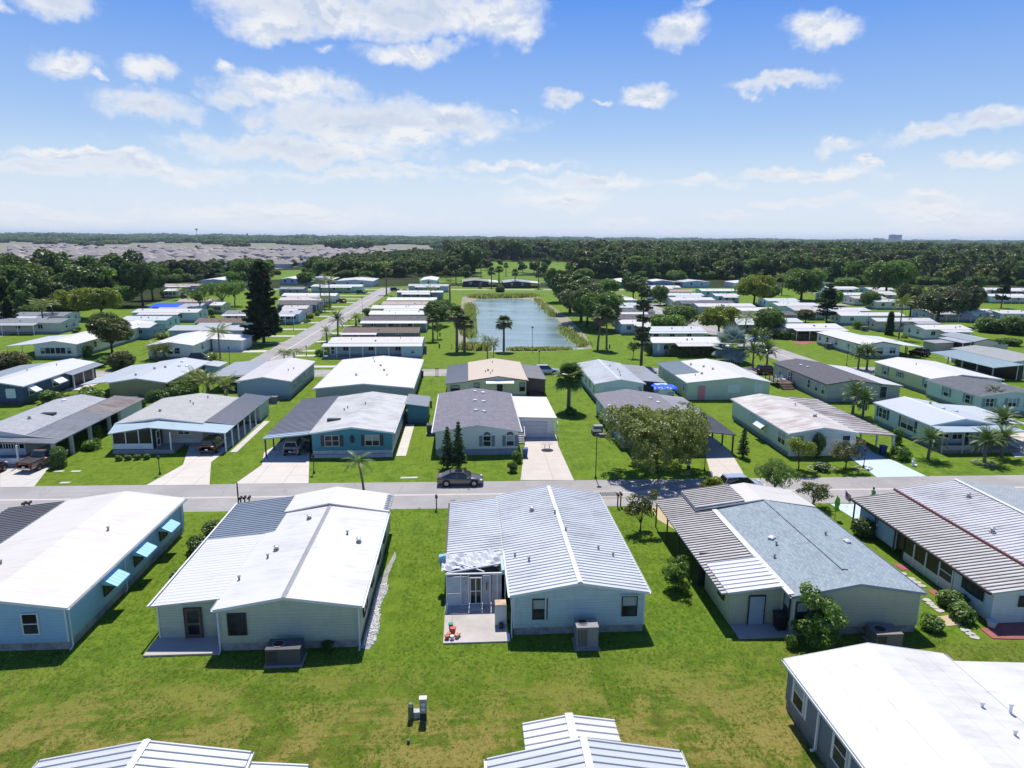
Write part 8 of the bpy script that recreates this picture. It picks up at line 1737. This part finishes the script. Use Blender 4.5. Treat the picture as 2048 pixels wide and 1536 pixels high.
# ================================================================== people
def person(label, x, y, face, skinc, top, bottom, hair, pose, shoes=(.03, .03, .03)):
    t = thing('person', label, 'person', (x, y, .02), face)        # faces +y before rotation
    def chain(name, mat, vs, es, rs, par, sub=2, root=0):
        me = bpy.data.meshes.new(name); me.from_pydata(vs, es, []); me.materials.append(mat); o = link(name, me, par)
        md = o.modifiers.new('Skin', 'SKIN'); md.use_smooth_shade = True
        sv = me.skin_vertices[0].data if me.skin_vertices else None
        if sv is None:
            bpy.context.view_layer.objects.active = o
            me.attributes.new('tmp', 'FLOAT', 'POINT')
        for i, r in enumerate(rs): me.skin_vertices[0].data[i].radius = (r, r) if not hasattr(r, '__len__') else r
        me.skin_vertices[0].data[root].use_root = True; s_ = o.modifiers.new('Sub', 'SUBSURF'); s_.levels = sub; s_.render_levels = sub; return o
    V = {'pelvis': (0, 0, .95), 'waist': (0, .01, 1.10), 'chest': (0, .0, 1.32), 'neck': (0, 0, 1.50), 'head0': (0, .01, 1.57), 'head1': (0, .02, 1.66), 'head2': (0, .01, 1.73)}
    for s_, k in ((-1, 'l'), (1, 'r')):
        V['hip' + k] = (s_ * .10, 0, .90); V['kn' + k] = (s_ * .12, .03, .50); V['an' + k] = (s_ * .13, 0, .09); V['to' + k] = (s_ * .14, .15, .04); V['sh' + k] = (s_ * .19, 0, 1.43); V['el' + k], V['wr' + k], V['pa' + k] = pose[k]
    order = list(V); ix = {n: i for i, n in enumerate(order)}
    E = [('pelvis', 'waist'), ('waist', 'chest'), ('chest', 'neck'), ('neck', 'head0'), ('head0', 'head1'), ('head1', 'head2')]
    for k in 'lr': E += [('pelvis', 'hip' + k), ('hip' + k, 'kn' + k), ('kn' + k, 'an' + k), ('an' + k, 'to' + k), ('chest', 'sh' + k), ('sh' + k, 'el' + k), ('el' + k, 'wr' + k), ('wr' + k, 'pa' + k)]
    Rr = {'pelvis': (.15, .11), 'waist': (.14, .10), 'chest': (.17, .11), 'neck': .055, 'head0': (.075, .085), 'head1': (.085, .10), 'head2': (.06, .07)}
    for k in 'lr': Rr.update({'hip' + k: .095, 'kn' + k: .062, 'an' + k: .042, 'to' + k: .035, 'sh' + k: .060, 'el' + k: .042, 'wr' + k: .028, 'pa' + k: (.036, .02)})
    sk = paint(skinc, .6, .08)
    body = chain('body', sk, [V[n] for n in order], [(ix[a], ix[b]) for a, b in E], [Rr[n] for n in order], t)
    def sub(names, edges, grow, mat, nm, sub_=2):
        id2 = {n: i for i, n in enumerate(names)}; rr = []
        for n in names: r = Rr[n]; rr.append(tuple(x + grow for x in r) if hasattr(r, '__len__') else r + grow)
        return chain(nm, mat, [V[n] for n in names], [(id2[a], id2[b]) for a, b in edges], rr, t, sub_)
    V['sll'] = tuple((a + b) / 2 for a, b in zip(V['shl'], V['ell'])); V['slr'] = tuple((a + b) / 2 for a, b in zip(V['shr'], V['elr'])); Rr['sll'] = Rr['slr'] = .055
    sub(['pelvis', 'waist', 'chest', 'shl', 'shr', 'sll', 'slr'], [('pelvis', 'waist'), ('waist', 'chest'), ('chest', 'shl'), ('chest', 'shr'), ('shl', 'sll'), ('shr', 'slr')], .018, paint(top, .8, .1), 'shirt')
    sub(['pelvis', 'hipl', 'hipr', 'knl', 'knr'], [('pelvis', 'hipl'), ('pelvis', 'hipr'), ('hipl', 'knl'), ('hipr', 'knr')], .016, paint(bottom, .8, .1), 'shorts')
    hm = MB(); hm.lathe([(.02, 1.80), (.075, 1.785), (.098, 1.73), (.102, 1.67), (.09, 1.655)][::-1], 14); hm.v = [(x, yy * 1.1 - .012, z + (.03 if yy > .02 and z < 1.72 else 0)) for (x, yy, z) in hm.v]; hm.build('hair', paint(hair, .8, .2), t, off=(0, 0, 0), smooth=True)
    MB().hexa([(-.016, .10, 1.635), (.016, .10, 1.635), (.016, .115, 1.635), (-.016, .115, 1.635)], [(-.008, .10, 1.685), (.008, .10, 1.685), (.008, .105, 1.685), (-.008, .105, 1.685)]).build('nose', sk, t, off=(0, 0, 0))
    for s_ in (-1, 1):
        MB().lathe([(.002, -.008), (.011, 0), (.002, .008)], 6, (s_ * .034, .112)).build('eye', BLACK, t, off=(0, 0, -1.69)); MB().box(s_ * .13 - .05, s_ * .13 + .05, -.08, .21, 0, .07).build('shoe', paint(shoes, .6, .1), t, off=(0, 0, 0)); MB().box(s_ * .088, s_ * .106, -.015, .02, 1.64, 1.70).build('ear', sk, t, off=(0, 0, 0))
    MB().box(-.028, .028, .108, .116, 1.604, 1.614).build('mouth', paint((.25, .08, .07), .6, .1), t, off=(0, 0, 0))
    for k in 'lr':
        p = Vector(V['pa' + k]); d = (p - Vector(V['wr' + k])).normalized(); w_ = d.orthogonal().normalized() if abs(d.z) > .9 else Vector((d.y, -d.x, 0)).normalized(); up = d.cross(w_)
        for i in range(4):
            o_ = w_ * (-.027 + .018 * i); ln = (.065, .075, .072, .055)[i]; MB().path([p + o_, p + o_ + d * ln * .5, p + o_ + d * ln - up * .025], [.009, .0085, .006], 6).build('finger', sk, t, off=(0, 0, 0))
        MB().path([p - w_ * .02 - d * .03, p - w_ * .055 + d * .005, p - w_ * .05 + d * .035], [.011, .009, .007], 6).build('thumb', sk, t, off=(0, 0, 0))
    return t
try:
    q = G(1748, 976, 1.74); person('person in a bright green shirt standing in the street behind the striped porch roof', q.x, q.y, -N_ * .9, (.45, .27, .19), (.04, .36, .10), (.05, .05, .06), (.03, .02, .015), {'l': ((-.25, .05, 1.17), (-.2, .28, 1.12), (-.18, .36, 1.12)), 'r': ((.25, .05, 1.17), (.2, .28, 1.12), (.18, .36, 1.12))})
    q = G(1376, 949); person('person in a pale shirt and black shorts standing under the spreading tree', q.x, q.y, math.pi + .1, (.40, .26, .19), (.50, .54, .58), (.02, .02, .022), (.10, .09, .08), {'l': ((-.28, .06, 1.20), (-.14, .24, 1.36), (-.10, .28, 1.42)), 'r': ((.28, .06, 1.20), (.14, .24, 1.36), (.10, .28, 1.42))}, (.5, .5, .5))
    ct = thing('drone_controller', 'small dark controller held up by the person under the tree', 'controller', (q.x, q.y - .33, 1.47)); MB().box(-.1, .1, -.03, .03, -.04, .05).build('case', DARKF, ct, off=(0, 0, 0)); MB().box(-.06, .06, -.01, .01, .051, .13).build('screen', BLACK, ct, off=(0, 0, 0))
except Exception as ex: print('PERSON FAILED', ex); raise

# ================================================================== street furniture and small things
def mailbox(label, px, py, mat=None, hgt=1.15, rz=0.0):
    q = G(px, py); t = thing('mailbox', label, 'mailbox', (q.x, q.y, 0), rz); mat = mat or paint((.03, .026, .026), .5, .2)
    MB().box(-.05, .05, -.05, .05, 0, hgt).build('post', mat, t, off=(0, 0, 0)); b = MB(); pr = [(-.11, 0), (.11, 0), (.11, .12), (.08, .19), (0, .225), (-.08, .19), (-.11, .12)]
    b.hexa([(u, -.27, hgt + v) for u, v in pr], [(u, .27, hgt + v) for u, v in pr]); b.build('box', mat, t, off=(0, 0, 0)); MB().box(.112, .122, -.03, .0, hgt + .08, hgt + .18).build('flag', TAIL, t, off=(0, 0, 0)); return t
mailbox('left dark mailbox of the pair at the kerb behind the flat blue-grey carport', 52, 1032); mailbox('right dark mailbox of the pair at the kerb behind the flat blue-grey carport', 62, 1031)
mailbox('left mailbox of the three at the kerb beside the tall post', 483, 1021); mailbox('middle mailbox of the three at the kerb beside the tall post', 491, 1020); mailbox('right mailbox of the three at the kerb beside the tall post', 500, 1020)
mailbox('single black mailbox on a leaning post left of the ribbed-roof home', 873, 1018, rz=.1); mailbox('left mailbox of the pair right of the ribbed-roof home', 1235, 1014); mailbox('right mailbox of the pair right of the ribbed-roof home', 1241, 1012)
mailbox('mailbox pair left one on the back street right of the white roof', 872, 752, hgt=1.3); mailbox('mailbox pair right one on the back street right of the white roof', 876, 752, hgt=1.3)
mailbox('dark mailbox at the kerb of the left side street below', 593, 710, hgt=1.2, rz=N_); mailbox('mailbox further up the kerb of the left side street', 698, 650, hgt=1.3, rz=N_)
def lamp(label, px, py, hh, lantern=True, name='lamp_post', mat=None, r=.045):
    q = G(px, py); t = thing(name, label, 'lamp post', (q.x, q.y, 0)); mat = mat or BLACK; MB().lathe([(r * 3, 0), (r * 3, .08), (r * 1.4, .3), (r, .35), (r, hh)], 8).build('pole', mat, t, off=(0, 0, 0))
    if lantern: MB().lathe([(.06, hh), (.14, hh + .05), (.17, hh + .32), (.19, hh + .33), (.03, hh + .46)], 8).build('lantern', mat, t, off=(0, 0, 0)); MB().lathe([(.10, hh + .08), (.135, hh + .28)], 8).build('lamp_glass', WHITE, t, off=(0, 0, 0))
    else:
        MB().lathe([(.08, hh), (.26, hh + .16), (.28, hh + .22), (.1, hh + .42)], 12).build('lamp_head', mat, t, off=(0, 0, 0)); MB().lathe([(.12, hh + .03), (.22, hh + .14)], 12).build('lamp_glass', LAMP, t, off=(0, 0, 0))
    return t
lamp('short black lantern post on the lawn before the beige screened-porch home', 320, 949, 1.7); lamp('short black lantern post before the teal home corner', 628, 947, 1.8); lamp('black lantern post at the edge of the spreading tree shade', 1409, 941, 1.9); lamp('black lantern post right of the rust-stained roof home trees', 1727, 935, 1.9)
lamp('tall street lamp with wide head between the white garage drive and the spreading tree', 1191, 957, 4.6, False, 'street_lamp'); lamp('tall street lamp at the pond front', 1064.5, 702, 5.2, False, 'street_lamp'); lamp('street lamp half way up the left side street', 725, 628, 5.2, False, 'street_lamp'); lamp('thin lamp on the corner lawn above the plum roof', 1693, 731, 4.0, True)
lamp('thin post lamp on the corner lawn right of the queen palm', 460, 729, 3.2, True); lamp('lantern post on the lawn left of the blue porch home', 613, 711, 1.7); lamp('lantern post by the sky-blue cottage lawn', 615, 646, 1.7); lamp('lantern post halfway along the left kerb lawns', 587, 660, 1.7); lamp('thin dark pole on the pond lawn behind the beige roof', 1078, 730, 2.6); lamp('dark lamp at the kerb of the side street below the plum roof home', 682, 648, 2.6)
q = G(478, 1018); t = thing('sign_post', 'tall thin brown post beside the three mailboxes', 'post', (q.x, q.y, 0)); MB().box(-.05, .05, -.05, .05, 0, 2.6).build('post', BROWN, t, off=(0, 0, 0)); MB().box(-.04, .04, -.07, -.051, 2.2, 2.55).build('sign_plate', GREYP, t, off=(0, 0, 0))
def pylon(label, px, py, r, hh, c, cap=None):
    q = G(px, py); t = thing('utility_pedestal', label, 'utility box', (q.x, q.y, 0)); MB().lathe([(r, 0), (r, hh * .93), (r * .7, hh)], 12).build('body', paint(c, .6, .15), t, off=(0, 0, 0)); MB().lathe([(r * 1.06, hh * .84), (r * 1.06, hh * .92)], 12).build('cap', paint(cap or c, .6, .1), t, off=(0, 0, 0)); return t
pylon('olive-green cylindrical utility pedestal with pale cap in the near yard', 822, 1438, .15, .95, (.14, .19, .10), (.40, .42, .34)); pylon('small white-capped stub pipe in the grass at the bottom edge', 817, 1486, .08, .22, (.10, .10, .09), (.6, .6, .58))
q = G(847, 1440); t = thing('meter_pedestal', 'grey electric meter pedestal with two round meters in the near yard', 'utility box', (q.x, q.y, 0)); MB().box(-.18, .18, -.14, .14, 0, 1.3).build('case', paint((.42, .42, .38), .6, .2), t, off=(0, 0, 0)); MB().box(-.20, .20, -.17, .15, 1.301, 1.36).build('lid', paint((.62, .62, .60), .5, .1), t, off=(0, 0, 0)); MB().box(-.17, .17, -.155, -.141, .05, .5).build('lower_panel', DARKF, t, off=(0, 0, 0))
for z_ in (1.05, .78): b = MB(); b.lathe([(.10, 0), (.10, .05), (.07, .07)], 12); b.v = [(x, -.14 - z, y + z_) for (x, y, z) in b.v]; b.build('meter', WHITE, t, off=(0, 0, 0))
q = G(833, 1434); t = thing('utility_box', 'low white tilted utility box between the pedestal and the meters', 'utility box', (q.x, q.y, 0), .2); MB().hexa([(-.2, -.15, 0), (.2, -.15, 0), (.2, .15, 0), (-.2, .15, 0)], [(-.17, -.12, .38), (.17, -.12, .34), (.17, .12, .4), (-.17, .12, .46)]).build('body', paint((.5, .52, .48), .6, .15), t, off=(0, 0, 0))
for (px, py, lb) in [(855, 823, 'front green utility stub in the lawn left of the plum shingle roof'), (862, 815, 'rear green utility stub in the lawn left of the plum shingle roof'), (879, 696, 'dark green utility stub on the lawn right of the blue porch home'), (880, 673, 'small dark utility stub left of the pond'), (1219, 697, 'green post between the twin leaning palms'), (1205, 671, 'dark post on the lawn above the leaning palms')]: pylon(lb, px, py, .16, 1.0, (.05, .10, .05))
def bin_(label, px, py, c, z=0): q = G(px, py); t = thing('trash_bin', label, 'trash bin', (q.x, q.y, z)); MB().hexa([(-.24, -.28, .06), (.24, -.28, .06), (.24, .28, .06), (-.24, .28, .06)], [(-.31, -.36, 1.0), (.31, -.36, 1.0), (.31, .36, 1.0), (-.31, .36, 1.0)]).build('body', paint(c, .5, .1), t, off=(0, 0, 0)); MB().box(-.33, .33, -.4, .38, 1.0, 1.08).build('lid', paint(tuple(v * 1.2 for v in c), .5, .1), t, off=(0, 0, 0))
bin_('blue trash bin at the top of the white garage driveway', 1050, 914, (.05, .08, .24)); bin_('brown trash bin standing on the back street', 844, 754, (.10, .05, .04)); bin_('blue trash bin under the carport of the rust-stained roof home', 1765, 908, (.04, .07, .22)); bin_('dark trash bin against the teal home carport wall', 617, 903, (.04, .05, .05))
q = G(1094, 899); t = thing('patio_table', 'round pale patio table before the white garage door', 'table', (q.x, q.y, .03)); MB().lathe([(.72, .72), (.74, .75), (.70, .76)], 20).build('table_top', paint((.45, .40, .36), .6, .1), t, off=(0, 0, 0)); [MB().tube((.45 * math.cos(a), .45 * math.sin(a), 0), (.3 * math.cos(a), .3 * math.sin(a), .72), .025, .02, 6).build('leg', paint((.45, .40, .36), .6, .1), t, off=(0, 0, 0)) for a in (0.8, 2.4, 3.9, 5.5)]
q = G(1251, 657, 0); t = thing('patio_umbrella', 'white patio umbrella on the pond-side lawn of the blue-walled home', 'umbrella', (q.x + 1, q.y - 3, 0)); MB().tube((0, 0, 0), (0, 0, 2.5), .04, .03).build('pole', DARKF, t, off=(0, 0, 0)); MB().lathe([(1.7, 2.15), (1.72, 2.2), (.05, 2.6)], 12).build('canopy', WHITE, t, off=(0, 0, 0))
q = G(1405, 668); t = thing('patio_umbrella', 'round white canopy beside the street near the squat dense tree', 'umbrella', (G(1498, 655).x, G(1498, 655).y, 0)); MB().tube((0, 0, 0), (0, 0, 2.6), .04, .03).build('pole', DARKF, t, off=(0, 0, 0)); MB().lathe([(2.6, 2.3), (2.62, 2.36), (.1, 2.9)], 14).build('canopy', WHITE, t, off=(0, 0, 0))
# american flag on the porch roof corner of the pale blue home
fx, fy = 34.35, 55.9; t = thing('flag', 'american flag hanging from the corner of the striped porch roof', 'flag', (fx, fy, 1.8)); MB().tube((0, 0, 0), (-.45, .1, 1.35), .02, .015).build('pole', WHITE, t, off=(0, 0, 0))
FR, FW, FB = paint((.70, .05, .06), .8, .05), paint((.85, .85, .85), .8, .05), paint((.03, .05, .24), .8, .05)
def fp(u, v): return (-.43 + .10 * u + .82 * u * .55, .12 * math.sin(u * 6) * u, 1.3 - v * .62 - u * .60 - .04 * math.sin(u * 5))
for k in range(13):
    b = MB()
    for i in range(8): u0, u1 = i / 8, (i + 1) / 8; b.hexa([(*fp(u0, k / 13 * 1.1)[:2], fp(u0, k / 13 * 1.1)[2]), fp(u1, k / 13 * 1.1), fp(u1, (k + 1) / 13 * 1.1), fp(u0, (k + 1) / 13 * 1.1)], [tuple(Vector(fp(*w)) + Vector((0, .01, 0))) for w in ((u0, k / 13 * 1.1), (u1, k / 13 * 1.1), (u1, (k + 1) / 13 * 1.1), (u0, (k + 1) / 13 * 1.1))])
    b.build('stripe', FR if k % 2 == 0 else FW, t, off=(0, 0, 0))
b = MB()
for i in range(4): u0, u1 = i / 8 * .9, (i + 1) / 8 * .9; c_ = [Vector(fp(u0, -.01)), Vector(fp(u1, -.01)), Vector(fp(u1, .6)), Vector(fp(u0, .6))]; b.hexa([p - Vector((0, .02, 0)) for p in c_], [p + Vector((0, .03, 0)) for p in c_])
b.build('canton', FB, t, off=(0, 0, 0)); st_ = MB()
for i in range(5):
    for j in range(4): p = Vector(fp(.04 + i * .09, .07 + j * .14)) - Vector((0, .03, 0)); st_.tube(p, p - Vector((0, .008, 0)), .016, .016, 5)
st_.build('star', FW, t, off=(0, 0, 0))['kind'] = 'stuff'
t = thing('garden_banner', 'lime green garden banner on a thin pole left of the american flag', 'banner', (33.6, 56.6, 0)); MB().tube((0, 0, 0), (0, 0, 2.35), .025, .02).build('pole', GREYP, t, off=(0, 0, 0)); b = MB(); pts_ = [(0, 2.3), (.28, 2.0), (.34, 1.5), (.25, 1.15), (.42, .8), (-.05, .75), (-.12, 1.3), (-.2, 1.7)]; b.hexa([(x, -.02, z) for x, z in pts_], [(x, .02, z) for x, z in pts_]); b.build('cloth', paint((.22, .55, .03), .7, .15), t, off=(0, 0, 0))
# pale stone edging round the garden beds
for (px, py, rx, ry, lb) in [(1643, 938, 1.5, 1.0, 'ring of pale edging stones round the dark low shrub'), (1968, 926, 1.2, .9, 'ring of pale edging stones round the left feathery palm'), (1727, 937, .9, .6, 'small ring of pale stones round the lantern post')]:
    q = G(px, py); t = thing('stone_ring', lb, 'garden edging', (q.x, q.y, 0))
    sm = MB().lathe([(.13, 0), (.15, .06), (.09, .14)], 7).mesh('stone', paint((.50, .44, .36), .9, .25))
    for i in range(14): link('stone', sm, t, (rx * math.cos(i * .449), ry * math.sin(i * .449), 0), i)
q = G(1826, 932); t = thing('garden_statue', 'small white garden ornament on the lawn left of the pygmy palm', 'ornament', (q.x, q.y, 0)); MB().lathe([(.16, 0), (.2, .1), (.12, .3), (.22, .5), (.08, .75), (.10, .85), (.02, .95)], 10).build('body', WHITE, t, off=(0, 0, 0)); MB().lathe([(.3, 0), (.32, .08), (.2, .14)], 9, (.3, .2)).build('base', WHITE, t, off=(0, 0, 0))
t = thing('garden_chair', 'thin metal chair on the red patio of the pale blue home', 'chair', (37.6, 38.3, .06))
ch = MB().lathe([(.26, .42), (.27, .45)], 12).build('seat', GREYP, t, off=(0, 0, 0))
for a in (.8, 2.4, 3.9, 5.5): MB().tube((.24 * math.cos(a), .24 * math.sin(a), 0), (.2 * math.cos(a), .2 * math.sin(a), .42), .015, .012, 5).build('leg', GREYP, t, off=(0, 0, 0))
MB().path([(-.25, .1, .44), (-.2, .26, .8), (0, .3, .9), (.2, .26, .8), (.25, .1, .44)], [.015] * 5, 5).build('backrest', GREYP, t, off=(0, 0, 0))
q = G(1970, 1243); t = thing('planter', 'pale round planter at the near corner of the pale blue home', 'planter', (34.6, 38.75, 0)); MB().lathe([(.2, 0), (.3, .42), (.33, .42), (.33, .5), (.26, .5)], 14).build('pot', paint((.5, .55, .55), .6, .1), t, off=(0, 0, 0))
# downslope utility pole on the left woods edge
q = G(66, 618); t = thing('utility_pole', 'weathered utility pole with crossarm rising from the left woods', 'utility pole', (q.x, q.y, 0)); MB().tube((0, 0, 0), (0, 0, 13.5), .2, .13).build('pole', paint((.25, .22, .2), .9, .2), t, off=(0, 0, 0)); MB().box(-1.5, 1.5, -.08, .08, 12.3, 12.5).build('crossarm', paint((.4, .38, .35), .9, .2), t, off=(0, 0, 0)); MB().lathe([(.3, 9.8), (.3, 10.8), (.2, 10.9)], 10, (.45, 0)).build('transformer', GREYP, t, off=(0, 0, 0)); [MB().lathe([(.05, 12.5), (.07, 12.7)], 6, (x, 0)).build('insulator', WHITE, t, off=(0, 0, 0)) for x in (-1.4, -.5, .5, 1.4)]

# deck chairs on the plum-roofed home's deck
for dx_, lb in ((-2.2, 'left white deck chair on the plum-roofed home deck'), (-1.1, 'right white deck chair on the plum-roofed home deck')):
    q = G(1566, 742); t = thing('deck_chair', lb, 'chair', (hDeck[0] + dx_, hDeck[1] + 12.2, .9), .4); MB().box(-.28, .28, -.3, .3, .32, .38).build('seat', WHITE, t, off=(0, 0, 0)); MB().slab([(-.28, .3, .4), (.28, .3, .4), (.28, .62, 1.05), (-.28, .62, 1.05)], .05).build('backrest', WHITE, t, off=(0, 0, 0)); [MB().box(x, x + .05, y, y + .05, 0, .32).build('leg', WHITE, t, off=(0, 0, 0)) for x in (-.28, .23) for y in (-.3, .25)]

# foundation shrubs and clipped bushes by the homes of the side streets: alike from here
sr = random.Random(44)
for i, hh in enumerate(HOUSES_X):
    for _ in range(2 if hh.x0 < 0 else 1):
        if sr.random() < .8:
            e_ = hh.x1 + sr.uniform(.8, 2.6) if (hh.x0 < -44) else hh.x0 - sr.uniform(.8, 2.6)
            if hh.x1 > 45 and hh.x1 < 66: e_ = hh.x1 + sr.uniform(.8, 2)
            s_ = sr.uniform(.7, 1.7); plant('shrub', PR[sr.choice(('bush', 'bushl', 'bushd', 'bushy', 'bush'))], 'rounded green shrub planted at the street end of a side street home', 'shrub', (e_, hh.y0 + sr.uniform(-1.5, 6), 0), sr.uniform(0, 6), (s_, s_, s_ * sr.uniform(.6, 1.3)), 'shrubs at the street ends of the side street homes')
# ================================================================== air
HAZE = 0.00006
hz = MB().box(-9500, 9500, -130, 14500, -1.6, 90)
mt = bpy.data.materials.new('haze'); mt.use_nodes = True; t = NT(mt.node_tree); t.n.clear(); pv = t.node('ShaderNodeVolumePrincipled'); o = t.node('ShaderNodeOutputMaterial'); t.l.new(pv.outputs[0], o.inputs['Volume'])
pv.inputs['Color'].default_value = (.60, .76, 1, 1); pv.inputs['Density'].default_value = HAZE; pv.inputs['Anisotropy'].default_value = .3
mt.cycles.homogeneous_volume = True
ho = hz.build('haze', mt); ho['kind'] = 'stuff'

# ================================================================== blades and straw standing up from the near lawns
tc = bpy.data.collections.new('tuft_sources'); gr_ = np.random.default_rng(31)
for i, c in enumerate([(.20, .33, .04), (.30, .42, .06), (.55, .46, .18)]):
    Q = []; T = []
    for _ in range(9):
        a = gr_.uniform(0, 6.28); r = gr_.uniform(0, .07); x, y = r * math.cos(a), r * math.sin(a); h_ = gr_.uniform(.02, .055); lx, ly = gr_.normal(size=2) * .03; w = .010
        Q.append([[x - w, y, -.005], [x + w, y, -.005], [x + w * .4 + lx, y + ly, h_], [x - w * .4 + lx, y + ly, h_]]); T.append(gr_.random())
    tc.objects.link(bpy.data.objects.new('tuft_%d' % i, quad_mesh('tuft', np.array(Q), np.array(T), leafmat(c, 'grass blades', .5, .3))))
tp = []; blk = [(-6.6, -4.7, 38.4, 47.6), (30.5, 36, 37, 58), (16.2, 18.5, 56, 61), (-35, -24, 39.4, 57.3), (-19.8, -6.5, 38.4, 57), (-1.7, 11.7, 38.7, 57), (16.4, 29.4, 38.2, 56.5), (34.3, 51, 37.4, 57), (16.9, 32, 8, 32), (.7, 9.3, 8, 25.6), (-18.5, -5, 8, 26.6)]
while len(tp) < 46000:
    y = 23 + 37.5 * gr_.random() ** 1.35; x = gr_.uniform(-.80, .86) * (y + 3) + 1
    if any(a < x < b and c < y < d for a, b, c, d in blk): continue
    dry = max(0, min(1, (38 - y) / 8)) * (.5 + .5 * math.sin(x * .7 + math.sin(y * .9) * 2)); u = gr_.random()
    if dry > .25 and u > .06 + .5 * dry and gr_.random() < .75: continue
    tp.append((x, y, gr_.uniform(.7, 1.5), gr_.uniform(0, 6.28), 2 if u < .06 + .5 * dry else (1 if u < .55 else 0)))
forest('grass', tp, tc, 'short lawn grass with dry straw tufts in the near back yards')
